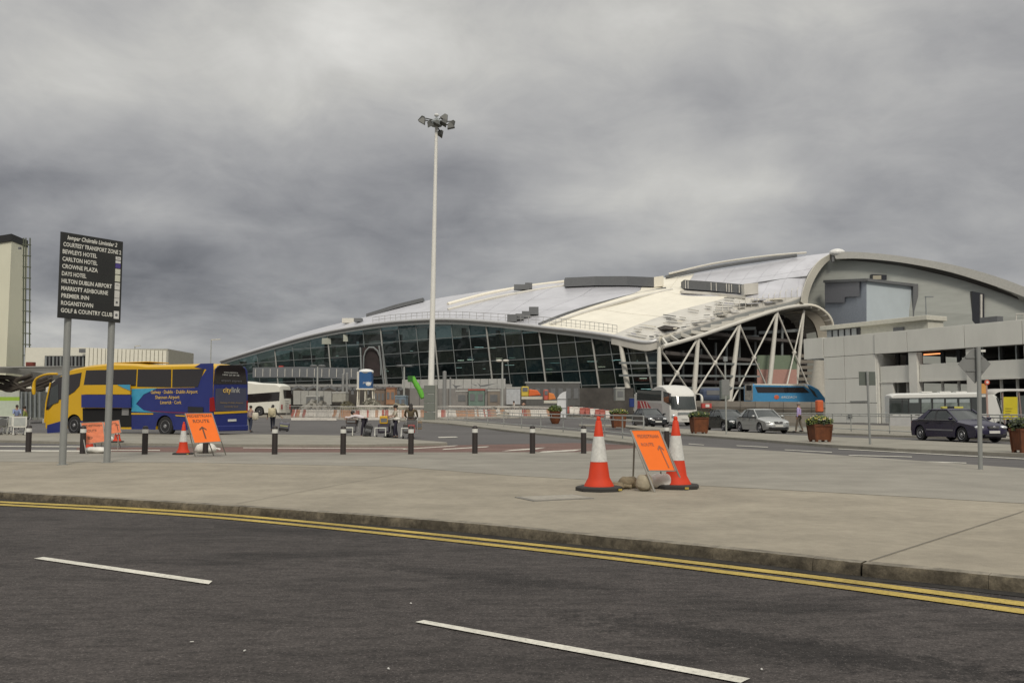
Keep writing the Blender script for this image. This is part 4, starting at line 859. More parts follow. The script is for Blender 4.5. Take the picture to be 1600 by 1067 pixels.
# dirt heaps with scrub
rnd = random.Random(5)
def heap(label, px0, px1, yt, Y, c, n=60, name='dirt_heap'):
    a, b = B(px0, Y), B(px1, Y); w = (b.x-a.x)/2; hh = P(px0, yt, Y).z-a.z; t = thing(name, label, 'dirt heap', ((a.x+b.x)/2, Y, a.z))
    rows = []
    for i in range(9):
        v = i/8; rows.append([Vector(((u/13*2-1)*w, (v*2-1)*2.2, max(-.1, hh*(1-(abs(u/13*2-1))**2.2)*(1-(abs(v*2-1))**2)*(.72+.4*rnd.random())))) for u in range(14)])
    MB().grid(rows).build('mound', Mb('heap%d' % px0, c, var=.3, scale=1.5), t, smooth=60)
    mb = MB()
    for _ in range(n):
        x, y = rnd.uniform(-w, w)*.9, rnd.uniform(-2, 1); z = hh*(1-(abs(x/w))**2.2)*(1-(abs(y/2.2))**2)*.95; s = rnd.uniform(.1, .28); mb.box((x, y, z), (s, s, s*.7), rnd.random()*3)
    mb.build('rubble', Mb('rubble%d' % px0, tuple(k*.8 for k in c), var=.5, scale=3), t, kind='stuff')
heap('brown and green scrubby earth heap left of the blue cabin stand', 525, 562, 626, 88, (.11, .10, .06), 90)
heap('grey earth heap under the blue cabin stand', 556, 606, 622, 91, (.20, .19, .15), 90)
heap('grey gravel heap right of the minibus', 462, 530, 624, 98, (.2, .19, .165), 90)
heap('low sandy heap behind the barriers right of the mast', 755, 800, 634, 89, (.25, .22, .17), 50)
heap('low earth heap left of the blue machine', 600, 650, 630, 90, (.19, .17, .12), 50)
# water filled barriers and fence panels
M_brw = mat('barrier_white', (.60, .57, .52), .6, var=.12, scale=2); M_bro = mat('barrier_red', (.34, .085, .06), .6, var=.15, scale=2); M_bro2 = mat('barrier_orange', (.40, .22, .13), .6, var=.15, scale=2)
def barrier_proto(m, label):
    t = thing('road_barrier', label, 'barrier', (0, 0, 0), 0, 'water filled barriers round the building site')
    MB().prism([(-.48, -.24, 0), (-.48, -.24, .18), (-.48, -.09, .55), (-.48, -.07, .8), (-.48, .07, .8), (-.48, .09, .55), (-.48, .24, .18), (-.48, .24, 0)], (.94, 0, 0)).build('body', m, t, bevel=.03)
    MB().box((0, 0, .84), (.16, .12, .09)).build('filler_cap', M_lou, t); MB().box((0, -.22, .03), (.3, .08, .08)).build('drain_notch', M_lou, t); return t
bp = [barrier_proto(M_brw, 'white water filled barrier'), barrier_proto(M_bro, 'red water filled barrier'), barrier_proto(M_bro2, 'faded orange water filled barrier')]
used = [False]*3
cnt = 0
def ordw(k): return ('first second third fourth fifth sixth seventh eighth ninth tenth eleventh twelfth thirteenth fourteenth fifteenth sixteenth seventeenth eighteenth nineteenth twentieth'.split()+['twenty-%s' % w for w in 'first second third fourth fifth sixth seventh eighth ninth'.split()])[k]
def put_barrier(kind, p, rz, lab):
    o = bp[kind]
    if used[kind]: o = dup(bp[kind], p, rz)
    else: used[kind] = True; o.location = p; o.rotation_euler = (0, 0, rz)
    o['label'] = lab
segs = [((462, 87.5), (560, 82.5), 21, 'left of the trolley pushers'), ((562, 83.5), (700, 84.5), 27, 'behind the trolley pushers'), ((702, 84.5), (862, 91), 24, 'right of the mast cabinet')]
kn_ = ['white', 'red', 'faded orange']
for (x0, Y0), (x1, Y1), n, ph in segs:
    for k in range(n):
        t_ = (k+.5)/n; a, b = B(x0, Y0), B(x1, Y1); p = a.lerp(b, t_); kind = rnd.choice((0, 0, 0, 1, 2, 2, 0)); p.z = gz(p.x, p.y)+.02
        put_barrier(kind, p, math.atan2(b.y-a.y, b.x-a.x)+rnd.uniform(-.12, .12), '%s plastic barrier, %s from left in the row %s' % (kn_[kind], ordw(k), ph))
for k, x in enumerate(range(888, 968, 8)):
    kind = (1, 0, 0, 1, 1, 0, 1, 1, 0, 1)[k]; p = B(x, 99-k*.5); p.z = gz(p.x, p.y)+.35-.02*k; put_barrier(kind, p, rnd.uniform(-.3, .3), '%s barrier, %s from left in the far row left of the white coach' % (kn_[kind], ordw(k)))
def fence_proto(w=3.3, hh=1.15, n=18, m=None, group='site fence panels', label=''):
    m = m or mat('fence_zinc', (.42, .41, .38), .5, .2); t = thing('fence_panel', label, 'fence', (0, 0, 0), 0, group)
    MB().tube([(-w/2, 0, .03), (-w/2, 0, hh), (w/2, 0, hh), (w/2, 0, .03)], .026, 6).build('frame', m, t); MB().bar((-w/2, 0, .18), (w/2, 0, .18), .03).build('bottom_rail', m, t)
    for k in range(1, n): MB().tube([(-w/2+w*k/n, 0, .18), (-w/2+w*k/n, 0, hh)], .009, 4).build('fence_bar', m, t)
    for s in (-.8, .8): MB().bar((s*w/2, -.28, .02), (s*w/2, .28, .02), .06).build('foot', m, t)
    return t
fp0 = fence_proto(); first = True
for k in range(17):
    x = 470+k*23; Y = (86.3-5*min(1, k/4)) if k < 5 else 81.5+max(0, k-9)*.75
    p = B(x, Y); 
    q = fp0 if first else dup(fp0, p); first = False; q.location = p; q.rotation_euler = (0, 0, rnd.uniform(-.1, .15)+(-.5 if k < 4 else .1)); q['label'] = '%s grey steel fence panel from the left along the red and white barriers' % ordw(k)
wallband('site_beam', 'long white rail lying on top of the site barriers', 'rail', [(557, 633, 635.2, 80.5), (672, 634, 636.2, 81)], M_brw, .12)
wallband('site_beam', 'long white rail above the barriers right of the mast cabinet', 'rail', [(701, 633.6, 636, 83), (800, 635, 637, 86), (858, 636, 638, 89)], M_brw, .12)
for x0, x1, y, Y in ((458, 516, 652.2, 79), (514, 528, 653.5, 78.5), (566, 598, 649.5, 79.5)):
    a, b = B(x0, Y), B(x1, Y); t = thing('white_site_plank', {458: 'long pale plank lying below the gravel heap by the minibus', 514: 'short pale plank lying right of the long one', 566: 'pale plank lying behind the bending man'}[x0], 'plank', a); MB().bar(a+Vector((0, 0, .12)), b+Vector((0, 0, .12)), .4, .2).build('plank_board', M_brw, t, world=True)
# mast cabinet + mast
Y = 78; cb = B(673.5, Y); t = thing('mast_cabinet', 'tall grey metal cabinet box at the foot of the lamp mast', 'cabinet', cb); hh = P(674, 601.5, Y).z-cb.z; w = 21/F*Y
for k in range(4): MB().box((-.06, 0, hh*(k+.5)/4), (w*.82, 1.0, hh/4-.05)).build('door_panel', mat('cabinet_green_grey', (.15, .165, .145), .5), t, bevel=.02)
MB().box((w*.43, 0, hh/2), (.12, 1.05, hh)).build('side_post', mat('cabinet_edge', (.28, .28, .25), .5), t)
mp = B(673.2, 79.6); t = thing('lamp_mast', 'tall white floodlight mast with a ring of grey floodlights', 'lamp mast', mp); tp = P(682, 193, 79.6)-mp
prof = [Vector((0, 0, 0)).lerp(tp, k/12) for k in range(13)]
MB().tube(prof, [.29-.16*k/12 for k in range(13)], 16).build('mast_pole', mat('mast_white', (.74, .73, .68), .45, var=.03), t, smooth=50)
hd = MB().lathe([(.1, -.3), (.5, -.25), (.55, .1), (.3, .35), (.1, .5)], tp, 12).build('head_frame', M_mull, t, smooth=50)
MB().ell(tp+Vector((.0, 0, .75)), (.22, .22, .16), 8, 6).build('beacon_cap', mat('white_plastic', (1, 1, 1)), t)
M_fl = mat('flood_grey', (.075, .078, .072), .5, .2); ring = []
for k, (dx, dz, s) in enumerate(((-1.35, .62, 1), (-1.2, .05, 1), (-.62, .28, .8), (-.55, -.28, .9), (.35, -.72, 1), (.1, -.15, .9), (.72, .75, 1.15), (.75, -.1, 1), (1.45, .28, .8), (1.3, -.42, 1.05))):
    c = tp+Vector((dx, (-.6 if k % 2 else .6), dz)); hh = MB()
    fx = random.choice((-1, 1)) if k not in (6, 8) else 1
    hh.loft([[c+Vector((-.12*s, -.12, .26*s)), c+Vector((.12*s, -.12, .26*s)), c+Vector((.12*s, .12, .26*s)), c+Vector((-.12*s, .12, .26*s))], [c+Vector((-.32*s, -.28*s, -.2*s)), c+Vector((.32*s, -.28*s, -.26*s)), c+Vector((.32*s, .28*s, -.26*s)), c+Vector((-.32*s, .28*s, -.2*s))]])
    Rt = Matrix.Rotation(fx*random.uniform(.3, .7), 3, 'Y') @ Matrix.Rotation(random.uniform(-.5, .5), 3, 'X'); hh.v = [c+Rt @ (q-c) for q in hh.v]
    fl = hh.build('floodlight', M_fl, t); MB().bar(tp+Vector((0, 0, dz*.4)), c+Vector((0, 0, .1)), .09).build('bracket', M_fl, fl)
# white totem, round planter etc are below

# ================================================================== GUARD RAILS
M_rail = mat('guard_rail_zinc', (.40, .41, .39), .45, .4)
def rail_run(name, label, pts, hh, nper, rails, group=None, off=.1):
    b = G(*pts[0], off); t = thing(name, label, 'guard rail', b, 0, group); W_ = [G(x, y, off) for x, y in pts]
    for i, (a, c) in enumerate(zip(W_[:-1], W_[1:])):
        for r in rails: MB().tube([a+Vector((0, 0, r)), c+Vector((0, 0, r))], .028, 6).build('rail', M_rail, t, world=True)
        for k in range(nper+(1 if i == len(W_)-2 else 0)):
            p = a.lerp(c, k/nper); MB().tube([p, p+Vector((0, 0, hh))], .03, 6).build('post', M_rail, t, world=True)
            if k < nper: q = a.lerp(c, (k+.5)/nper); MB().tube([q+Vector((0, 0, rails[1])), q+Vector((0, 0, hh))], .018, 5).build('short_bar', M_rail, t, world=True)
rail_run('guard_rail', 'grey tubular guard rail along the kerbed island leading to the cones', [(700, 659.5), (762, 664.5), (815, 669.5), (880, 675), (945, 682), (1006, 690)], 1.02, 2, [1.02, .82, .25])
b = G(1290, 669, .1)
for lab, pts in (('thin mesh guard rail before the car park left of the navy car', [(1110, 663), (1180, 668), (1250, 670.5), (1330, 674), (1425, 679)]), ('thin guard rail behind the navy car beside the bus', [(1425, 679), (1500, 682), (1600, 687), (1700, 692)])):
    rail_run('mesh_guard_rail', lab, pts, 1.05, 3, [1.05, .92, .15], 'thin guard rails before the car park')
# ================================================================== FOREGROUND: bollards, cones, signs
M_bol = mat('bollard_black', (.028, .022, .02), .55); M_bw = mat('bollard_band', (.62, .62, .58), .5)
BX = [(44, 707.5), (129, 710), (226, 711), (321, 709.6), (429, 711), (536, 711), (642, 710.8), (742, 709.6), (832, 709.6), (912, 709.6), (1042, 704.5)]
BL = ['black bollard at the far left edge, left of the sign post', 'black bollard half hidden behind the left orange sign and sandbag', 'black bollard between the sign posts and the coach wheel', 'black bollard mostly hidden behind the bright orange pedestrian route sign',
      'black bollard in front of the woman with the suitcase', 'black bollard left of the man bending over his trolley', 'black bollard before the woman in the brown top', 'black bollard right of the lamp mast on the red crossing', 'second black bollard left of the big cone', 'black bollard just left of the big cone', 'black bollard between the tilted orange sign and the right cone']
bo = thing('bollard', BL[0], 'bollard', (0, 0, 0), 0, 'black bollards with white bands along the pavement edge')
MB().lathe([(.08, -.02), (.08, .60)], n=20).build('post', M_bol, bo, smooth=40)
MB().lathe([(.083, .60), (.083, .71)], n=20).build('reflective_band', M_bw, bo, smooth=40)
MB().lathe([(.08, .71), (.078, .745), (.066, .78), (.04, .80), (.01, .805)], n=20).build('cap', M_bol, bo, smooth=60)
bo2 = None
for k, ((x, y), l) in enumerate(zip(BX, BL)):
    p = G(x, y-1.2, KZ)
    if k == 0: bo.location = p
    else: q = dup(bo, p, random.random(), l)
# cones
M_co = mat('cone_orange', (.56, .036, .005), .7, var=.08, scale=5); M_cw = mat('cone_sleeve', (.56, .56, .53), .45, var=.12, scale=22); M_cb = mat('cone_rubber', (.03, .028, .026), .8)
def cone(label, px, py, rz=0, s=1.0):
    t = thing('traffic_cone', label, 'traffic cone', G(px, py, KZ), rz, 'orange traffic cones with white sleeves')
    q = []
    for k in range(8): a = math.pi/8+k*math.pi/4; q.append((.34*s/math.cos(math.pi/8)*math.cos(a), .34*s/math.cos(math.pi/8)*math.sin(a), 0))
    MB().loft([[Vector(v)*1.0 for v in q], [Vector(v)+Vector((0, 0, .05*s)) for v in q], [Vector(v)*.92+Vector((0, 0, .07*s)) for v in q]]).build('rubber_base', M_cb, t, bevel=.006)
    pr = lambda z: (.185-.148*((z-.07)/1.05))*s
    MB().lathe([(.235*s, .07*s), (.222*s, .1*s), (.205*s, .13*s), (pr(.2), .2*s), (pr(.45), .45*s)], n=28).build('lower_body', M_co, t, smooth=50)
    MB().lathe([(pr(.45)+.004, .445*s), (pr(.83)+.004, .835*s)], n=28).build('reflective_sleeve', M_cw, t, smooth=50)
    MB().lathe([(pr(.83), .83*s), (pr(1.07), 1.07*s), (.03*s, 1.085*s), (.034*s, 1.10*s), (.033*s, 1.125*s), (.018*s, 1.145*s)], n=28).build('tip', M_co, t, smooth=50)
    MB().box((.2*s, -.325*s, .03*s), (.06*s, .02, .03*s)).build('base_mark', mat('cone_mark', (.4, .3, .06), .7), t)
    return t
cone('large orange cone with white sleeve left of the tilted orange sign', 936, 766, .35)
cone('orange cone behind the right edge of the tilted orange sign', 1057, 762.5, -.3)
cone('orange cone left of the upright pedestrian route sign', 286, 710, .2, .80)
cone('orange cone behind the faded sign near the coach luggage hold', 183, 690.5, .1, .70)
t = cone('orange cone mostly hidden behind the faded orange sign by the left bollard', 139, 704.5, .5, .72)
# folding signs
M_or = mat('sign_orange', (.80, .15, .006), .7, var=.04); M_or2 = mat('sign_orange_faded', (.62, .16, .06), .5, var=.15, scale=8); M_sf = mat('sign_frame_steel', (.28, .27, .24), .5, .3); M_tx = mat('sign_text_dark', (.10, .045, .02), .6)
def frame_sign(label, c, m, legs, texts, arrow=None, tm=M_tx, edge=.02):
    """c: board corners world tl,tr,br,bl ; legs: list of (top, foot)"""
    t = thing('folding_sign', label, 'road sign', legs[0][1], 0, 'orange folding pedestrian signs'); tl, tr, br, bl = c
    n = (tr-tl).cross(bl-tl).normalized(); n = n if n.y < 0 else -n
    bd = MB().prism([tl, tr, br, bl], -n*.012).build('board', m, t, world=True)
    rim = MB(); f = n*.004
    for a, b in ((tl, tr), (tr, br), (br, bl), (bl, tl)): rim.bar(a+f, b+f, .018, .018)
    rim.build('rim', M_sf, t, world=True)
    for a, b in legs: MB().tube([a, b], .016, 6).build('leg', M_sf, t, world=True)
    r = (tr-tl); u = (tl-bl); o = parent_loc(t)
    for s, x, y, h_, w_ in texts:
        p = bl+r*x+u*y+n*.006-o; text('lettering', s, tm, t, p, r, u, h_*u.length, w_*r.length, align='CENTER', bold=.012)
    if arrow:
        x, y0, y1, hw = arrow; mb = MB(); a = bl+r*x+u*y0+n*.006; b = bl+r*x+u*y1+n*.006; rr = r.normalized()*.012*hw*8
        q = lambda X_, Y_: bl+r*X_+u*Y_+n*.007
        mb.add([q(x-.02*hw, y0), q(x+.02*hw, y0), q(x+.02*hw, y1-.04), q(x-.02*hw, y1-.04)], [(0, 1, 2, 3)])
        for s in (-1, 1): mb.add([q(x, y1), q(x+s*.10*hw, y1-.09), q(x+s*.10*hw, y1-.14), q(x, y1-.055)], [(0, 1, 2, 3)])
        mb.build('arrow', tm, t, world=True)
    return t
Yc = G(1030, 766, KZ).y
c1 = [P(985, 671.5, Yc+.12), P(1030, 671.5, Yc+.3), P(1055, 735.5, Yc+.02), P(1013, 735.5, Yc-.14)]
d = (c1[3]-c1[0]).normalized()
fl1 = G(1023, 768.5, KZ); fr1 = G(1070, 764, KZ)
frame_sign('tilted orange pedestrian sign between two cones held by sandbags', c1, M_or, [(c1[0], fl1), (c1[1], fr1), (c1[0].lerp(c1[1], .15), G(989, 753, KZ)), (c1[0].lerp(c1[1], .85)+Vector((0, .1, 0)), G(1034, 748, KZ))],
           [('PEDESTRIAN', .5, .80, .085, .72), ('ROUTE', .36, .60, .08, .42)], (.74, .06, .62, 1.0), tm=mat('sign_text_faded', (.30, .10, .05), .6))
Ya = G(330, 714, KZ).y-.35
c2 = [P(289, 646, Ya+.25), P(331, 645.2, Ya+.6), P(345.5, 689.8, Ya+.25), P(303.5, 692.3, Ya-.1)]
frame_sign('bright orange sign reading pedestrian route beside the coach rear wheel', c2, M_or, [(c2[0], G(305, 713.5, KZ)), (c2[1], G(353, 711, KZ)), (c2[0].lerp(c2[1], .4)+Vector((0, .2, 0)), G(334, 712, KZ)), (c2[0].lerp(c2[1], .1), G(314, 703, KZ))],
           [('PEDESTRIAN', .49, .865, .085, .9), ('ROUTE', .5, .68, .11, .6)], (.47, .13, .55, 1.3))
Ya = G(145, 708.5, KZ).y
c3 = [P(126, 660.5, Ya+.3), P(160.5, 659, Ya+.65), P(164, 690, Ya+.4), P(132, 694, Ya+.1)]
frame_sign('faded orange pedestrian sign behind the big sign posts', c3, M_or2, [(c3[0], G(135, 710, KZ)), (c3[1], G(158, 707, KZ)), (c3[0].lerp(c3[1], .3)+Vector((0, .2, 0)), G(150, 701, KZ))], [('PEDESTRIAN', .5, .80, .1, .85), ('ROUTE', .4, .55, .12, .5), ('EXIT', .45, .22, .12, .5)], (.84, .15, .6, 1.1))
Yd = 31.5
c4 = [P(161, 659.5, Yd), P(186, 656, Yd+.3), P(189.5, 676, Yd+.1), P(165, 678.5, Yd-.2)]
frame_sign('second faded orange sign partly behind the right sign post', c4, M_or2, [(c4[0], Vector((c4[0].x+.1, Yd-.3, 0))), (c4[1], Vector((c4[1].x+.12, Yd, 0))), (c4[0].lerp(c4[1], .5), Vector((c4[0].x+.4, Yd+.6, 0)))], [('ROUTE', .5, .7, .14, .6)], (.8, .15, .7, 1.1))
# sandbags
def bag(label, px, py, L, w, h_, rz, m, z=KZ, seed=1, neck=None):
    rn = random.Random(seed); p = G(px, py, z); t = thing('sandbag', label, 'sandbag', p, rz, 'sandbags weighing down the signs')
    rings = []; n = 16; k = 13
    for i in range(k):
        u = i/(k-1)*2-1; s = (1-abs(u)**3.2)**.5 if abs(u) < 1 else .0; s = max(s, .16 if u > 0 else .1); r = []
        for j in range(n):
            a = 2*math.pi*j/n; rr = 1+rn.uniform(-.10, .10)+.08*math.sin(3*a+u*5)+.07*math.sin(7*a-u*9)*(abs(u)**1.5)
            zz = math.sin(a)*h_/2*s*rr+h_/2*(.9 if s > .5 else .5+.4*s); r.append(Vector((u*L/2+rn.uniform(-.008, .008), math.cos(a)*w/2*s*rr, max(zz, .0))))
        rings.append(r)
    o = MB().loft(rings).build('sack', m, t, smooth=80); sm = o.modifiers.new('s', 'SUBSURF'); sm.levels = 1; sm.render_levels = 1
    MB().tube([(L/2-.02, 0, h_*.45), (L/2+.05, .01, h_*.42), (L/2+.09, .03, h_*.36)], [.03, .022, .035], 8).build('tied_end', m, t, smooth=60)
    return t
M_b1 = mat('sack_beige', (.33, .29, .21), .85, var=.2, scale=6, bump=.5, bscale=20); M_b2 = mat('sack_tan', (.20, .165, .105), .85, var=.3, scale=6, bump=.5, bscale=20); M_b3 = mat('sack_white', (.66, .65, .60), .7, var=.12, scale=5, bump=.4, bscale=18)
bag('beige sandbag in front of the tilted sign feet', 1007, 766.5, .30, .26, .27, 1.1, M_b1, seed=2)
bag('brown sandbag behind the big cone base', 982, 762.5, .36, .27, .20, .5, M_b2, seed=3)
bag('white sandbag under the tilted orange sign', 1033, 763, .38, .25, .25, -.35, M_b3, seed=4)
bag('flat brown rag like sandbag against the big cone', 962, 764, .30, .22, .12, -.3, M_b2, seed=5)
bag('white sandbag beside the pedestrian route sign foot', 321, 708, .62, .36, .30, .1, M_b3, seed=6)
bag('white sandbag under the faded orange sign', 150, 708, .70, .34, .20, -.1, M_b3, seed=7)
bag('small white sandbag by the cone near the coach hold', 168, 690, .5, .34, .25, .4, M_b3, z=0, seed=8)
# ------------------------------------------------------------------ the black direction board
pa = G(97.5, 726, KZ); pb_ = G(167, 722.5, KZ); rz = math.atan2(pb_.y-pa.y, pb_.x-pa.x)
sg = thing('direction_sign', 'black hotel transport sign board with white lettering on two grey posts', 'sign', pa, rz)
zb = hit(sg, 97, 497, 'y', -.09).z; ztp = hit(sg, 93, 362, 'y', -.09).z; xl = hit(sg, 91.5, 430, 'y', -.09).x; xr = hit(sg, 189, 440, 'y', -.09).x
M_po = mat('post_grey_paint', (.26, .27, .26), .45, .2, var=.05)
dpost = (pb_-pa).length
for x in (0, dpost): MB().lathe([(.078, -.02), (.078, zb+.35)], (x, 0, 0), 20).build('post', M_po, sg, smooth=40); MB().lathe([(.12, 0), (.12, .012)], (x, 0, 0), 20).build('base_plate', M_po, sg)
M_bk = mat('board_black', (.022, .023, .021), .4, var=.15, scale=2)
bd = MB().box(((xl+xr)/2, -.11, (zb+ztp)/2), (xr-xl, .035, ztp-zb)).build('board', M_bk, sg, bevel=.004)
for z in (zb+.25, ztp-.25): MB().box(((xl+xr)/2, -.085, z), (xr-xl-.1, .03, .06)).build('channel', M_po, sg)
M_let = mat('letter_white', (.66, .66, .60), .5, var=.05)
lines = [('Iompar Chúirtéis Limistéar 2', 1), ('COURTESY TRANSPORT ZONE 2', 0), ('BEWLEYS HOTEL', 0), ('CARLTON HOTEL', 0), ('CROWNE PLAZA', 0), ('DAYS HOTEL', 0), ('HILTON DUBLIN AIRPORT', 0), ('MARRIOTT ASHBOURNE', 0), ('PREMIER INN', 0), ('ROGANSTOWN', 0), ('GOLF & COUNTRY CLUB', 0)]
Wb = xr-xl; Hb = ztp-zb; wid = [.80, .93, .54, .55, .56, .38, .80, .74, .43, .50, .82]; st_ = [.10, .04, .035, .035, .035, .035, .035, .035, .04, .04, .04]
for k, ((s_, it), w_, x_) in enumerate(zip(lines, wid, st_)):
    z = ztp-Hb*(.078+.0855*k); text('lettering', s_, M_let, bd if False else sg, (xl+Wb*x_, -.1295, z), (1, 0, 0), (0, 0, 1), Hb*.050, Wb*w_, shear=.25 if it else 0, bold=.022)
for k in range(2, 11):
    MB().box((xl+Wb*.5, -.1285, ztp-Hb*(.078+.0855*k)-.022), (Wb*.93, .002, .004)).build('row_strip', mat('row_grey', (.045, .045, .04), .5), sg)
for k, (z0, z1, c) in enumerate(((.195, .235, (.6, .6, .57)), (.245, .275, (.62, .62, .6)), (.28, .335, (.07, .05, .22)), (.345, .41, (.52, .53, .45)), (.42, .50, (.55, .56, .46)), (.515, .60, (.6, .6, .56)), (.61, .70, (.58, .58, .55)), (.705, .80, (.6, .6, .57)), (.86, .955, (.62, .62, .6)))):
    MB().box((xl+Wb*.925, -.1298, ztp-Hb*(z0+z1)/2), (Wb*.085, .004, Hb*(z1-z0))).build('emblem_plate', mat('emblem%d' % k, c, .5), sg)
MB().lathe([(.03, 0), (.03, .003)], (xl+Wb*.925, -.1335, ztp-Hb*.755), 14, 'y').build('emblem_ring', M_lou, sg); MB().lathe([(.034, 0), (.034, .003)], (xl+Wb*.925, -.1335, ztp-Hb*.91), 14, 'y').build('emblem_ring', M_lou, sg)
for k, s_ in enumerate(('a', 'b')):
    MB().box((xl+Wb*.925, -.1335, ztp-Hb*(.215+.33*k)), (Wb*.05, .003, .012)).build('emblem_bar', M_lou, sg)
# ------------------------------------------------------------------ right: back of diamond sign, twin plates, small plate
M_bk2 = mat('sign_back_grey', (.20, .205, .20), .5, .2)
p = G(1532, 733.5, KZ); t = thing('diamond_sign', 'back of a grey diamond road sign on a round post at the right', 'road sign', p, R(-8)); zt = P(1528, 542, p.y).z-p.z
lean = P(1528.5, 542, p.y).x-p.x
MB().tube([(0, 0, -.02), (lean, 0, zt)], .045, 16).build('post', M_po, t, smooth=50)
zc_ = P(1527, 568.5, p.y).z-p.z; hw = 24.5/F*p.y; cxx = -.02
MB().prism([(cxx-hw, .06, zc_), (cxx, .06, zc_-hw*1.25), (cxx+hw, .06, zc_), (cxx, .06, zc_+hw*1.05)], (0, .006, 0)).build('diamond_plate', M_bk2, t)
for z in (-.14, .14): MB().box((cxx, .05, zc_+z), (.34, .02, .03)).build('bracket', M_bk2, t)
MB().box((.16, .07, zc_+.28), (.12, .01, .05)).build('back_label', M_bw, t)
p = G(1359.5, 694, .1); t = thing('twin_plate_sign', 'thin post with two grey plates before the car park wall', 'road sign', p, 0); zt = P(1357, 580, p.y).z-p.z
MB().tube([(0, 0, 0), (-.03, 0, zt)], .04, 10).build('post', M_po, t, smooth=50)
for x0, x1 in ((1343.5, 1355.5), (1359, 1368.5)): a, b = P(x0, 602, p.y)-p, P(x1, 580.5, p.y)-p; MB().box(((a.x+b.x)/2, .07, (a.z+b.z)/2), (b.x-a.x, .01, b.z-a.z)).build('sign_plate', mat('plate_green_grey', (.10, .115, .10), .5), t)
p = G(1135, 678.5, .1); t = thing('small_plate_sign', 'thin post with a small grey plate left of the silver car', 'road sign', p, 0); zt = P(1134.5, 558, p.y).z-p.z
MB().tube([(0, 0, 0), (0, 0, zt)], .045, 10).build('post', mat('pale_post', (.30, .31, .29), .5), t, smooth=50)
MB().box((.0, -.06, P(1135, 605, p.y).z-p.z), (.40, .012, .82)).build('sign_plate', M_bk2, t); MB().box((0, -.06, zt-.1), (.2, .15, .25)).build('post_head', M_mull, t)
# white totem board
Y = 84; b = B(878, Y); t = thing('white_totem', 'white curved top totem board behind the round planter', 'sign', b); q = [P(870, 652, Y), P(885, 653, Y), P(885, 611, Y), P(880, 612.5, Y), P(875, 616, Y), P(871, 622, Y)]
MB().prism(q, (0, .3, 0)).build('panel', mat('totem_white', (.62, .63, .64), .5), t, world=True)
for y in (623.5, 637.5): MB().bar(P(870.5, y, Y-.02), P(885, y, Y-.02), .05).build('panel_joint', M_lou, t, world=True)
MB().bar(P(885.6, 612, Y), P(885.6, 653, Y), .12).build('dark_edge', M_lou, t, world=True)
for x in (873, 883): MB().bar(P(x, 652, Y+.15), B(x, Y+.15), .1).build('foot_post', M_mull, t, world=True)
# ------------------------------------------------------------------ planters
def leaves(mb, c, r, n, s, rn, droop=0):
    for _ in range(n):
        while True:
            q = Vector((rn.uniform(-1, 1), rn.uniform(-1, 1), rn.uniform(-.6, 1)))
            if .25 < q.length < 1: break
        p = Vector(c)+Vector((q.x*r[0], q.y*r[1], q.z*r[2])); a = Vector((rn.uniform(-1, 1), rn.uniform(-1, 1), rn.uniform(-.3, 1))).normalized(); b = a.orthogonal().normalized()*s*rn.uniform(.25, .45); a = a*s*rn.uniform(.6, 1.2)
        mb.add([p-a*.5, p+b-a*.05, p+a*.55, p-b-a*.05], [(0, 1, 2, 3)])
M_lf = [mat('leaf_green', (.055, .085, .022), .6, var=.35, scale=8), mat('leaf_lime', (.16, .19, .04), .6, var=.25, scale=8), mat('leaf_dark', (.025, .035, .015), .6, var=.3, scale=8)]
M_flw = [mat('flower_yellow', (.55, .45, .09), .6), mat('flower_cream', (.55, .5, .4), .6), mat('flower_pink', (.42, .2, .2), .6)]
M_rust = mat('planter_rust', (.135, .042, .013), .75, var=.35, scale=3, det=7); M_rust2 = mat('planter_frame', (.11, .034, .011), .75, var=.3, scale=4)
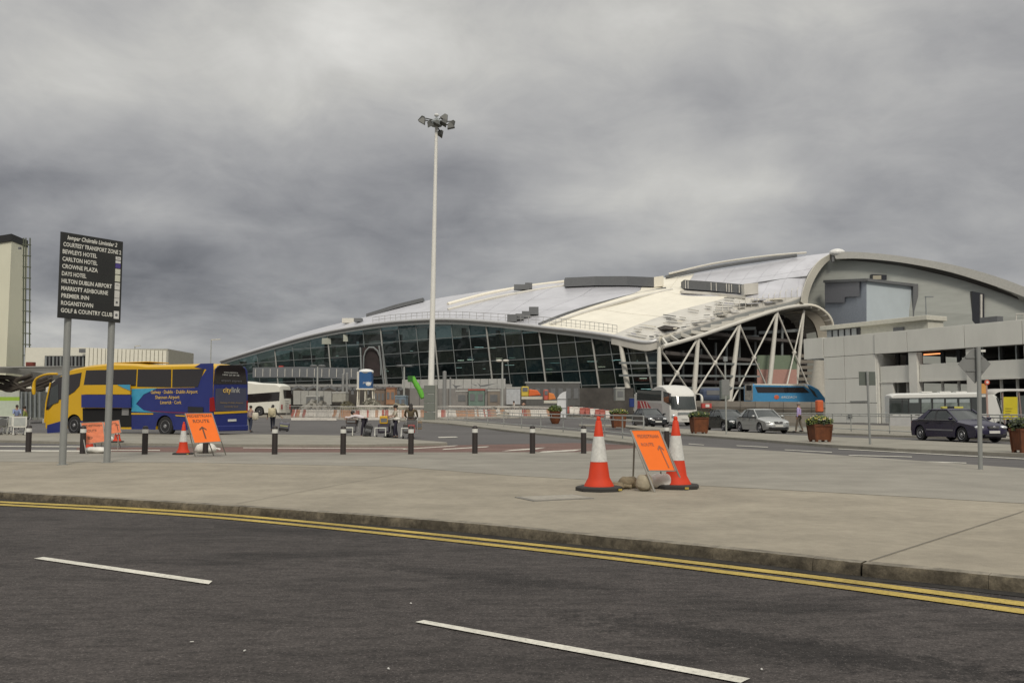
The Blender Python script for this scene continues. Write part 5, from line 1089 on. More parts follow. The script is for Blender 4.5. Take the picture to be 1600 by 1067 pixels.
def planter(label, px, py, wpx, hpx, leafw, mix, rz, seed, dead=False):
    rn = random.Random(seed); p = G(px, py, .1); s = p.y/F; w = wpx*s*.80; hh = hpx*s; t = thing('flower_planter', label, 'planter', p, rz, 'square rusty planters on the median')
    k = .84; z0 = .07
    MB().loft([[(-w/2*k, -w/2*k, z0), (w/2*k, -w/2*k, z0), (w/2*k, w/2*k, z0), (-w/2*k, w/2*k, z0)], [(-w/2, -w/2, hh), (w/2, -w/2, hh), (w/2, w/2, hh), (-w/2, w/2, hh)]]).build('box', M_rust, t)
    for sx in (-1, 1):
        for sy in (-1, 1):
            MB().bar((sx*w/2*k, sy*w/2*k, z0), (sx*w/2, sy*w/2, hh), .05).build('corner_post', M_rust2, t); MB().box((sx*w*.36, sy*w*.36, .035), (.1, .1, .07)).build('foot', M_rust2, t)
    for a, b in (((-1, -1), (1, -1)), ((1, -1), (1, 1)), ((1, 1), (-1, 1)), ((-1, 1), (-1, -1))):
        MB().bar((a[0]*w/2, a[1]*w/2, hh-.03), (b[0]*w/2, b[1]*w/2, hh-.03), .06, .08).build('top_rail', M_rust2, t)
        for q in (-.33, 0, .33):
            c0 = Vector(((a[0]+b[0])/2*w/2*k, (a[1]+b[1])/2*w/2*k, z0)); c1_ = Vector(((a[0]+b[0])/2*w/2, (a[1]+b[1])/2*w/2, hh)); dd = Vector((b[0]-a[0], b[1]-a[1], 0))*w/4*2*q*.5
            MB().bar(c0*1.003+dd*k, c1_*1.001+dd, .006, .006).build('plank_joint', M_rust2, t)
    MB().box((0, 0, hh-.06), (w*.94, w*.94, .05)).build('soil', mat('soil', (.03, .022, .015), .9), t)
    lw = leafw*s/2
    for i, (m, n, zz) in enumerate(mix):
        mb = MB(); leaves(mb, (0, 0, hh+.10), (lw, lw*.8, .24 if i < 2 else .2), n, .13, rn); mb.build('foliage', m, t, kind='stuff')
    for m, n in ((M_flw[0], 26 if not dead else 6), (M_flw[1], 22 if not dead else 2)):
        mb = MB()
        for _ in range(n): a = rn.random()*6.28; rr = rn.random()**.5; mb.ell((lw*rr*math.cos(a), lw*.8*rr*math.sin(a), hh+.18+.18*(1-rr*rr)*rn.random()), (.035, .035, .025), 6, 4)
        mb.build('flower_heads', m, t, kind='stuff')
    return t
g = [(M_lf[0], 330, 0), (M_lf[1], 300, 0), (M_lf[2], 200, 0)]
planter('rusty square planter full of yellow green flowers right of the silver car', 1281, 690, 35, 27, 42, g, .12, 1)
planter('rusty square planter with grassy foliage left of the dark car', 1092.5, 677, 29, 25, 34, [(M_lf[0], 330, 0), (M_lf[2], 200, 0), (M_lf[1], 60, 0)], .1, 2, True)
planter('brown square planter with withered leaves at the right edge', 1600, 707, 33, 37, 40, [(M_lf[2], 330, 0), (M_lf[1], 90, 0)], .1, 3, True)
planter('reddish square planter behind the guard rail with yellow green plants', 966.5, 668.5, 25, 22, 30, g, .1, 4)
Y = 72; b = B(867, Y, 0); t = thing('round_planter', 'round planter with dark green foliage behind the guard rail', 'planter', b); s = Y/F
MB().lathe([(5*s, 0), (8*s, .3), (9*s, .95), (9.6*s, 1.0), (8.5*s, .96)], n=20).build('bowl', M_rust, t, smooth=50)
mb = MB(); leaves(mb, (0, 0, 1.15), (11*s, 9*s, .36), 420, .15, random.Random(8)); mb.build('foliage', M_lf[0], t, kind='stuff'); mb = MB(); leaves(mb, (0, 0, 1.1), (11*s, 9*s, .3), 250, .15, random.Random(9)); mb.build('foliage', M_lf[1], t, kind='stuff')
# ================================================================== VEHICLES
M_tyre = mat('tyre', (.02, .02, .021), .8); M_rim = mat('rim_silver', (.36, .36, .37), .35, .6); M_blk = mat('trim_black', (.018, .018, .02), .5)
M_vg = glass('vehicle_glass', (.05, .058, .058), .12, .04, (.4, .45, .45)); M_vgd = glass('dark_coach_glass', (.022, .018, .019), .06, .06, (.3, .3, .3))
M_hl = mat('headlamp', (.62, .64, .64), .1, .3); M_tl = mat('tail_red', (.30, .012, .012), .25); M_pl = mat('number_plate', (.6, .6, .56), .5); M_ind = mat('indicator', (.5, .16, .02), .3)
def wheel(t, x, y, r, w, s, spokes=5, m=M_rim):
    """s = +1 outer face towards +y"""
    wh = MB().lathe([(r*.62, -w/2), (r*.95, -w/2), (r, -w*.36), (r, w*.36), (r*.95, w/2), (r*.62, w/2)], (x, y, r), 28, 'y').build('wheel', M_tyre, t, smooth=40)
    yo = y+s*w*.42
    MB().lathe([(r*.64, 0), (r*.6, s*.03), (r*.52, s*.012), (r*.2, s*.02), (r*.16, s*.05), (.01, s*.055)], (x, yo, r), 24, 'y').build('rim', m, wh, smooth=40)
    sp = MB()
    for k in range(spokes*2):
        a = math.pi*k/spokes
        if spokes > 6: sp.ell((x+r*.42*math.cos(a), yo+s*.022, r+r*.42*math.sin(a)), (r*.05, .008, r*.05), 6, 4)
        elif k % 2: sp.ell((x+r*.38*math.cos(a), yo+s*.03, r+r*.38*math.sin(a)), (r*.09, .014, r*.13), 6, 4)
    sp.build('rim_hole', M_blk, wh)
    return wh
def profile_shell(prof, ys, fn):
    """side outline (x,z) swept across ys; fn(x,y,z) -> Vector shapes it"""
    return MB().loft([[fn(x, y, z) for x, z in prof] for y in ys])
def arch(x, r, z0, n=9): return [(x+r*math.cos(a), max(z0, .02+r*math.sin(a)*1.0+.0)) for a in [math.pi*k/n for k in range(n+1)]]
def coach(label, loc, rz, L, W, H, paint, wheels, r=.5, z0=.32, front=((0, .35), (.05, 1.0), (-.15, 1.6), (-.55, 3.0), (-.95, 3.4)), rear=((.02, 3.45), (-.0, 1.5), (.05, .5)), dome=None, glass_m=None, win=None, grp=None, roofm=None, nwin=6, name='coach', rearwin=True):
    t = thing(name, label, 'bus' if name == 'city_bus' else 'coach', loc, rz, grp); glass_m = glass_m or M_vgd
    fr = [(L+a, b) for a, b in front]; rr = [(a, b) for a, b in rear]
    bot = []
    for x in wheels: bot += [(x-r-.12, z0)]+[(x-(r+.1)*math.cos(math.pi*k/10), r+.02+(r+.08)*math.sin(math.pi*k/10)) for k in range(1, 10)]+[(x+r+.12, z0)]
    roofl = dome or [(L-1.5, H), (L*.5, H), (.5, H), (.12, H-.1)]
    prof = rr[::-1][:0]+[(rr[-1][0], z0)]+bot+[(L, z0)]+fr+roofl+rr
    def fn(x, y, z):
        a = abs(y)/(W/2); s = 1 if y >= 0 else -1
        tum = 1-.035*smooth((z-1.6)/(H-1.6))                # sides lean in slightly
        xx = x
        ends = smooth((x-(L-1.6))/1.6); xx = x-ends*.38*a**4; xx += (1-smooth(x/.6))*.10*a**4
        zz = z-(.16*(a**6) if z > H-.6 else 0)
        return Vector((xx, y*tum, zz))
    body = profile_shell(prof, [W/2*k for k in (-1, -.985, -.93, -.75, -.4, 0, .4, .75, .93, .985, 1)], fn).build('body', paint, t, smooth=32)
    for x in wheels:
        MB().grid([[Vector((x-(r+.085)*math.cos(math.pi*k/12), yy, r+.005+(r+.07)*math.sin(math.pi*k/12))) for k in range(13)] for yy in (-W/2+.012, W/2-.012)]).build('arch_lining', M_blk, t)
        for s in (-1, 1): wheel(t, x, s*(W/2-.17), r, .3, s, 9)
        MB().box((x, 0, r+.1), (2*r+.25, W-.5, r*1.2)).build('wheel_well', M_blk, t)
    MB().box((L/2, 0, z0+.12), (L-.8, W-.3, .2)).build('underbody', M_blk, t)
    return t, body
def onside(t, pts, side, W, name, m, e=.006, th=.01, label=None, H=None, px=True):
    """flat panel on the side of a vehicle, outlined in photo pixels (or local x,z)"""
    q = []
    for p in pts:
        x, z = p[1:] if p[0] == 'L' else (lambda v: (v.x, v.z))(hit(t, p[0], p[1], 'y', side*W/2)) if px else p
        tum = 1-.035*smooth((z-1.6)/(3.7-1.6)); q.append(Vector((x, side*(W/2*tum+e), z)))
    return MB().prism(q, (0, side*th, 0)).build(name, m, t, label=label)
# ---------------- yellow and blue coach
M_cy = mat('coach_yellow', (.62, .37, .012), .35, var=.03, scale=.6); M_cbl = mat('coach_blue', (.018, .028, .16), .3, var=.08, scale=.8); M_tq = mat('coach_turquoise', (.05, .30, .47), .35); M_gold = mat('gold_letter', (.62, .42, .12), .5)
Wc = 2.55; th = R(180-25)                                     # heading: to the left and away
rl_ = Vector((-15.3, 46.0, 0)); hd_ = Vector((math.cos(th), math.sin(th), 0)); rt = Vector((hd_.y, -hd_.x, 0))
t, body = coach('yellow and blue intercity coach with its luggage hold open', rl_+rt*Wc/2, th, 12.8, Wc, 3.93, M_cy, [3.3, 10.15], r=.52, z0=.34,
    front=((0, .35), (.08, 1.1), (-.05, 1.75), (-.55, 2.7), (-1.15, 3.35)), dome=[(10.6, 3.74), (9.2, 3.9), (7.5, 3.98), (5.6, 3.9), (4.8, 3.82), (.8, 3.8), (.15, 3.7)], rear=((.0, 3.6), (-.03, 2.6), (-.02, 1.4), (.05, .5)))
S1 = lambda pts, n, m, e=.006, lab=None: onside(t, pts, 1, Wc, n, m, e, label=lab)
x206 = hit(t, 206, 660, 'y', Wc/2).x; ARC = [('L', .03, .34)]+[('L', 3.3-(.62)*math.cos(math.pi*k/12), .54+.60*math.sin(math.pi*k/12)) for k in range(13)]+[('L', x206, .34)]
ARC.insert(1, ('L', 2.66, .34)); ARC.insert(-1, ('L', 3.94, .34))
S1([(205.5, 608), (252, 606.5), (304, 605.5), (322, 577), (303, 573.5), (313, 568), (333, 567.5)]+ARC, 'blue_livery', M_cbl)
S1([(206, 607.5), (246, 606.5), (225, 616), (213, 631), (225, 641), (280, 645), (332, 649), (332, 651), (270, 645.5), (206, 643)], 'turquoise_stripe', M_tq, .018)
S1([(206, 645), (240, 645.5), (240, 647.5), (206, 647.5)], 'yellow_stripe', M_cy, .03); S1([(274, 648.2), (333, 651), (333, 653), (276, 650)], 'yellow_stripe', M_cy, .03)
S1([(74, 664), (100, 656.5), (104, 674), (74, 677)], 'blue_skirt', M_cbl); S1([(126, 657), (130, 657), (130, 671), (126, 671)], 'blue_skirt', M_cbl)
S1([(228, 641), (312, 645), (312, 648), (240, 643.5)], 'maroon_stripe', mat('livery_maroon', (.12, .02, .09), .4), .03)
rg = lambda R_: [Vector((3.3-R_*math.cos(math.pi*k/16), Wc/2+.022, .53+R_*.97*math.sin(math.pi*k/16))) for k in range(17)]
MB().grid([rg(.585), rg(.70)]).build('wheel_arch_trim', M_cbl, t)
# side glazing
wins = [[(134, 578.5), (174, 577.5), (171.5, 601), (130.5, 602)], [(176, 577.5), (213, 577), (212, 603), (173.5, 602)], [(215, 577), (267, 577), (267, 605), (214, 604)], [(269, 577), (319, 576), (309, 604.5), (269, 605)]]
for w_ in wins: S1(w_, 'side_window', M_vgd, .012)
S1([(72, 640), (79, 600), (92, 589), (127, 582), (124, 603), (116, 612), (100, 622), (88, 626), (76, 640)], 'front_side_window', M_vgd, .012)
S1([(80, 606), (91, 600), (92, 628), (77, 634)], 'door_glass', M_vg, .025)
S1([(129.5, 638), (205.5, 638), (206, 667), (130, 667)], 'hold_shade_panel', mat('hold_black', (.008, .008, .009), .95), .012)  # flat black panel stands for the shade inside the open hold
dp = [hit(t, x, y, 'y', Wc/2+.18) for x, y in ((127, 616.5), (204, 617), (204, 637), (127, 636.5))]; MB().prism(dp, (0, -.06, 0)).build('luggage_door', M_cbl, t)
dp = [hit(t, x, y, 'y', Wc/2+.16) for x, y in ((131, 601.5), (203, 601), (203, 616), (128, 616))]; MB().prism(dp, (0, -.05, 0)).build('door_top_panel', M_cy, t)
dp = [hit(t, x, y, 'y', Wc/2+.2) for x, y in ((183, 601), (203, 601), (203, 610), (193, 606))]; MB().prism(dp, (0, -.02, 0)).build('turquoise_flash', M_tq, t)
for x in (133, 150, 168, 202): MB().tube([hit(t, x, 637, 'y', 1.3), hit(t, x, 637, 'y', 1.3)+Vector((0, -.3, .5))], .02, 5).build('door_strut', M_mull, t)
lug = hit(t, 196, 643, 'y', Wc/2+.03); MB().box(lug, (.5, .04, .4)).build('hold_notice', mat('hold_grey', (.2, .2, .2), .6), t)
S1([(294, 635), (318, 636), (318, 645), (294, 645)], 'engine_grille', M_blk, .02)
up_, lf = (0, 0, 1), (-1, 0, 0)
def stext(s, px, py, hpx, wpx, m):
    a = hit(t, px, py, 'y', Wc/2); b = hit(t, px+wpx, py, 'y', Wc/2); text('lettering', s, m, t, (a.x, Wc/2*(1-.035*smooth((a.z-1.6)/2.1))+.03, a.z), lf, up_, hpx*.0335, abs(a.x-b.x), bold=.015)
stext('Galway · Dublin · Dublin Airport', 236, 615, 5.5, 73, M_gold); stext('Shannon Airport', 243, 623, 5.5, 38, M_gold); stext('Limerick · Cork', 251, 631, 5.5, 33, M_gold)
# rear face
xb_ = -.012
def rf(px, py): v = hit(t, px, py, 'x', -.05); return v
def rear(pts, n, m, e=0, lab=None):
    q = [rf(*p) for p in pts]; q = [Vector((-.05-e, v.y, v.z)) for v in q]; return MB().prism(q, (.02, 0, 0)).build(n, m, t, label=lab)
MB().loft([[(-.035, s*y, z) for s, y, z in ((1, 1.27, .45), (1, 1.27, 1.6), (1, 1.25, 2.6), (1, 1.20, 3.45), (1, 1.0, 3.66), (-1, 1.0, 3.66), (-1, 1.20, 3.45), (-1, 1.25, 2.6), (-1, 1.27, 1.6), (-1, 1.27, .45))], [(.06, s*y, z) for s, y, z in ((1, 1.27, .45), (1, 1.27, 1.6), (1, 1.25, 2.6), (1, 1.20, 3.45), (1, 1.0, 3.66), (-1, 1.0, 3.66), (-1, 1.20, 3.45), (-1, 1.25, 2.6), (-1, 1.27, 1.6), (-1, 1.27, .45))]]).build('rear_panel', M_cbl, t, bevel=.04)
rear([(337, 576), (343, 570.5), (376, 570), (383, 577), (386, 600), (333.5, 600)], 'rear_window', M_vgd, .01)
rear([(337, 607), (385, 606), (385, 642), (336, 642)], 'rear_grey_panel', mat('rear_slate', (.055, .06, .10), .4), .01)
rear([(334.5, 643.5), (386.5, 641.5), (386.5, 644.5), (334.5, 647)], 'rear_yellow_stripe', M_cy, .015)
rear([(327.5, 622), (334, 620), (336, 642), (327.5, 643)], 'tail_light_cluster', M_tl, .02); rear([(385.2, 626), (387, 626), (387, 642), (385.2, 642)], 'tail_light_cluster', M_tl, .02)
rear([(356, 655), (369, 654.5), (369, 658), (356, 658.5)], 'number_plate', M_pl, .02)
def rtext(s, px, py, hpx, wpx, m): a, b = rf(px, py), rf(px+wpx, py); text('lettering', s, m, t, (-.085, a.y, a.z), (0, -1, 0), up_, hpx*.034, abs(a.y-b.y), bold=.02)
M_gl2 = mat('grey_letter', (.38, .38, .36), .5); rtext('city', 347.5, 613, 8.5, 13, M_gold); rtext('link', 361, 613, 8.5, 13.5, M_gl2)
rtext('www.citylink.ie', 349, 582.5, 2.6, 22, M_gl2); rtext('1890 28 08 08', 347, 586.5, 2.4, 26, M_gl2); rtext('airport express', 345, 595.5, 3.2, 32, mat('dim_letter', (.12, .12, .13), .5)); rtext('Galway Dublin Airport', 343, 630, 2.4, 36, mat('dull_gold', (.25, .18, .09), .5)); rtext('Limerick Cork', 350, 636, 2.4, 22, mat('dull_gold', (1, 1, 1)))
MB().box((-.06, 0, .42), (.18, 2.45, .3)).build('rear_bumper', M_cbl, t, bevel=.05)
# front mirrors hanging from the roof, windscreen
fx = 12.8
for s in (1, -1): MB().tube(cat([Vector((fx-1.0, s*1.15, 3.42)), Vector((fx-.2, s*1.25, 3.4)), Vector((fx+.55, s*1.3, 3.15)), Vector((fx+.72, s*1.3, 2.7)), Vector((fx+.68, s*1.3, 2.25))], 14), [.065]*8+[.08, .09, .10, .11, .10, .07], 8).build('mirror_arm', M_cy, t, smooth=60)
MB().loft([[(fx+.0, y*1.1, 1.25), (fx-.02, y*1.1, 1.8), (fx-.5, y*1.08, 2.72), (fx-1.0, y*1.02, 3.25)] for y in (-1, -.5, 0, .5, 1)], cap=False).build('windscreen', M_vgd, t)
MB().tube([hit(t, 70, 660, 'y', 1.28), hit(t, 72, 630, 'y', 1.28), hit(t, 79, 598, 'y', 1.28)], .05, 6).build('door_pillar', M_cy, t)
MB().box((fx+.02, .9, .75), (.1, .5, .25)).build('headlight', M_hl, t); MB().box((fx+.02, -.9, .75), (.1, .5, .25)).build('headlight', M_hl, t)
MB().box((6.5, 0, 3.98), (2.6, 1.5, .05)).build('roof_unit', M_cy, t, bevel=.06)
# ---------------- white minibus/coach seen from behind
M_wc = mat('coach_white', (.66, .65, .58), .4, var=.03)
th = R(180-14); Y = 96; hd_ = Vector((math.cos(th), math.sin(th), 0)); rt = Vector((hd_.y, -hd_.x, 0)); rl_ = B(439, Y)
t, body = coach('white coach parked beyond the yellow coach, seen from its rear corner', rl_+rt*1.25, th, 9, 2.5, 3.75, M_wc, [2.4, 7.0], r=.48, dome=[(7.5, 3.5), (6.2, 3.75), (4, 3.72), (3, 3.55), (.5, 3.45), (.12, 3.3)], rear=((-.02, 3.2), (-.1, 1.5), (0, .5)))
t.location.z += .15
Wm = 2.5
onside(t, [(384, 616), (437, 612), (436.5, 626), (400, 628.5), (384, 629)], 1, Wm, 'side_window', M_vgd)
q = [hit(t, x, y, 'x', -.10) for x, y in ((443, 609), (455, 609.5), (457, 622), (444, 622.5))]; MB().prism(q, (.02, 0, 0)).build('rear_window', M_vgd, t)
for k in range(5): q = hit(t, 446, 626+k*3.3, 'x', -.115); MB().box(q+Vector((0, -.35, 0)), (.02, .8-.06*k, .07)).build('rear_lettering_bar', M_gl2, t)
for y in (.9, -.9): MB().box((-.08, y, .95), (.04, .22, .5)).build('tail_light', M_tl, t)
# ---------------- white coach facing the camera
M_red2 = mat('livery_red', (.42, .03, .04), .45)
def facing(label, cpx, Y, a, L, W, H, paint, wheels, **k):
    """(front right corner under px cpx at distance Y) heading a degrees below +X"""
    th = R(-a); hd = Vector((math.cos(th), math.sin(th), 0)); rt = Vector((hd.y, -hd.x, 0)); c = B(cpx, Y)
    o = c-hd*L-rt*W/2; t, b = coach(label, (o.x, o.y, c.z), th, L, W, H, paint, wheels, **k); return t
t = facing('white coach with a domed roof and red side stripes facing the camera', 1047, 78, 80, 10.5, 2.5, 3.5, mat('coach_white2', (.62, .61, .57), .4, var=.04), [2.8, 8.3], r=.48,
    front=((0, .35), (.06, 1.1), (-.02, 1.5), (-.35, 2.55), (-.6, 2.8)), dome=[(9.3, 3.25), (8.3, 3.55), (7.0, 3.62), (5.8, 3.5), (4.8, 3.22), (.5, 3.15), (.12, 3.0)], rear=((0, 2.9), (0, .5)))
Wt = 2.5; z_ = t.location.z
for pts, n, m, e in (([(995, 609.5), (1033, 610), (1033, 626), (995, 625)], 'side_window', M_vg, .008), ([(1036, 611), (1046, 614), (1049, 634), (1037, 627)], 'cab_side_window', M_vg, .008), ([(996, 626), (1010, 627), (1020, 640), (1022, 652), (996, 646)], 'red_stripes', M_red2, .008),
                   ([(1012, 628), (1034, 630), (1036, 650), (1024, 650)], 'silver_sweep', mat('sweep_silver', (.45, .42, .40), .4), .009)):
    onside(t, pts, -1, Wt, n, m, e)
for k in range(3): onside(t, [(1000+4.5*k, 627), (1001+4.5*k, 627), (1008+4.5*k, 648), (1006.5+4.5*k, 648)], -1, Wt, 'stripe_gap', M_wc, .02)
L = 10.5
MB().grid([[(L+.11-.34*abs(y)**4, y*1.13, 1.42), (L+.06-.34*abs(y)**4, y*1.13, 1.6), (L-.08-.34*abs(y)**4, y*1.12, 2.05), (L-.25-.33*abs(y)**4, y*1.10, 2.55)] for y in (-1, -.8, -.5, 0, .5, .8, 1)]).build('windscreen', M_vg, t, smooth=60)
for s in (-1, 1):
    MB().tube(cat([Vector((L-.45, s*1.1, 2.75)), Vector((L+.1, s*1.35, 2.72)), Vector((L+.35, s*1.45, 2.5)), Vector((L+.35, s*1.45, 2.0))], 10), [.06]*5+[.08, .1, .12, .12, .08], 6).build('mirror', M_wc if s > 0 else M_blk, t, smooth=60)
    MB().ell((L-.1, s*.95, .85), (.1, .2, .16), 10, 6).build('headlight', M_hl, t, smooth=60)
MB().box((L+.05, 0, .62), (.06, .55, .13)).build('number_plate', M_pl, t); MB().box((L+.05, 0, 1.05), (.05, 1.3, .22)).build('front_grille', M_mull, t, bevel=.02); MB().tube([(L+.12, -.7, 1.4), (L-.02, .1, 1.65)], .015, 4).build('wiper', M_blk, t)
# ---------------- blue coach behind the wall
M_cb = mat('coach_sky_blue', (.05, .24, .46), .35, var=.05)
th = R(5); o_ = B(1171, 103); hd_ = Vector((math.cos(th), math.sin(th), 0)); rt = Vector((hd_.y, -hd_.x, 0))
t, b = coach('sky blue coach with white roof line parked behind the low concrete wall', Vector((o_.x, o_.y, .95))-rt*1.25, th, 9.6, 2.5, 3.45, M_cb, [2.6, 7.4], r=.48, front=((0, .35), (.0, 1.1), (-.5, 1.8), (-1.5, 2.8), (-2.0, 3.2)), dome=[(7.2, 3.38), (6.5, 3.45), (.5, 3.45), (.12, 3.35)], rear=((0, 3.3), (0, .5)))
for pts, n, m, e in (([(1179, 601), (1257, 603), (1264, 608), (1262, 602), (1254, 600), (1179, 599.8)], 'roof_stripe', M_cream, .012), ([(1180, 604), (1256, 605), (1265, 613.5), (1184, 613.5)], 'side_window', M_vgd, .008), ([(1262, 603), (1273, 612), (1278, 622), (1272, 618)], 'front_window', M_vg, .01)):
    onside(t, pts, -1, 2.5, n, m, e)
a = hit(t, 1220, 621.5, 'y', -1.25); text('lettering', 'AIRCOACH', M_let, t, (a.x, -1.275, a.z-.05), (1, 0, 0), up_, .28, 1.9, shear=.3); MB().ell((a.x-.5, -1.26, a.z+.08), (.3, .02, .25), 10, 6).build('emblem', mat('emblem_orange', (.55, .12, .05), .5), t)
q = [hit(t, x, y, 'x', -.03) for x, y in ((1163.5, 600), (1176, 599.5), (1176, 626), (1163.5, 625))]; MB().prism(q, (.02, 0, 0)).build('rear_panel', mat('rear_beige', (.36, .34, .30), .5, var=.5, scale=2.5), t)
q = [hit(t, x, y, 'x', -.05) for x, y in ((1166, 602), (1174, 602), (1174, 610), (1166, 610))]; MB().prism(q, (.02, 0, 0)).build('rear_window', M_vgd, t)
# ---------------- city bus by the car park
M_bw2 = mat('bus_white', (.60, .60, .57), .4, var=.03); M_bg = mat('bus_lower_grey', (.40, .40, .39), .45, var=.08)
th = R(-9); o_ = B(1389, 76); hd_ = Vector((math.cos(th), math.sin(th), 0)); rt = Vector((hd_.y, -hd_.x, 0))
t, b = coach('white single deck city bus waiting before the car park', Vector((o_.x, o_.y, 0))-rt*1.22, th, 8.9, 2.45, 2.85, M_bw2, [2.1, 6.6], r=.45, z0=.3, front=((0, .35), (.05, 1.0), (.0, 1.3), (-.3, 2.5)), dome=[(8.3, 2.82), (7.8, 2.9), (7, 2.88), (.4, 2.8), (.1, 2.7)], rear=((0, 2.6), (0, .5)), name='city_bus')
for pts, n, m, e in (([(1389.5, 622), (1541, 620), (1541, 646), (1389.5, 647)], 'window_band', M_vg, .006), ([(1389.5, 649), (1545, 648), (1545, 668), (1389.5, 670)], 'lower_side', M_bg, .006)):
    onside(t, pts, -1, 2.45, n, m, e)
for x in (1409, 1419, 1438, 1456, 1476, 1497, 1517, 1530): onside(t, [(x, 622), (x+1.3, 622), (x+1.3, 646.5), (x, 646.5)], -1, 2.45, 'window_pillar', M_blk, .02)
for x, w_ in ((1421, 14), (1440, 14), (1458, 17), (1478, 17), (1499, 16)): onside(t, [(x, 623.5), (x+w_, 623.2), (x+w_, 629), (x, 629.2)], -1, 2.45, 'window_vent', mat('pane_light', (.30, .34, .34), .1), .016)
for x0, x1, c in ((1393, 1408, .04), (1440, 1455, .16), (1458, 1475, .2), (1478, 1496, .24), (1499, 1516, .2)): onside(t, [(x0, 629.5), (x1, 629.2), (x1, 644), (x0, 644.5)], -1, 2.45, 'side_pane', mat('bus_pane_reflect_%d' % int(c*100), (c*.85, c, c*.93), .08, var=.45, scale=1.2), .017)  # paler pane colours stand in for reflections on the bus windows
for x in (1446, 1475, 1500): p_ = hit(t, x, 616, 'y', -.4); MB().box((p_.x, -.4, 2.88), (.9, .8, .12)).build('roof_hatch', M_bw2, t, bevel=.04)
MB().grid([[(9.02-.36*abs(y)**4, y*1.13, 1.1), (9.0-.36*abs(y)**4, y*1.13, 1.4), (8.73-.36*abs(y)**4, y*1.12, 2.4)] for y in (-1, -.8, -.5, 0, .5, .8, 1)]).build('windscreen', M_vg, t, smooth=60)
for s in (-1, 1): MB().tube([(8.6, s*1.2, 2.3), (9.1, s*1.4, 2.2), (9.1, s*1.4, 1.8)], .05, 6).build('mirror', M_blk, t); MB().ell((8.85, s*.9, .7), (.1, .18, .12), 8, 5).build('headlight', M_hl, t)
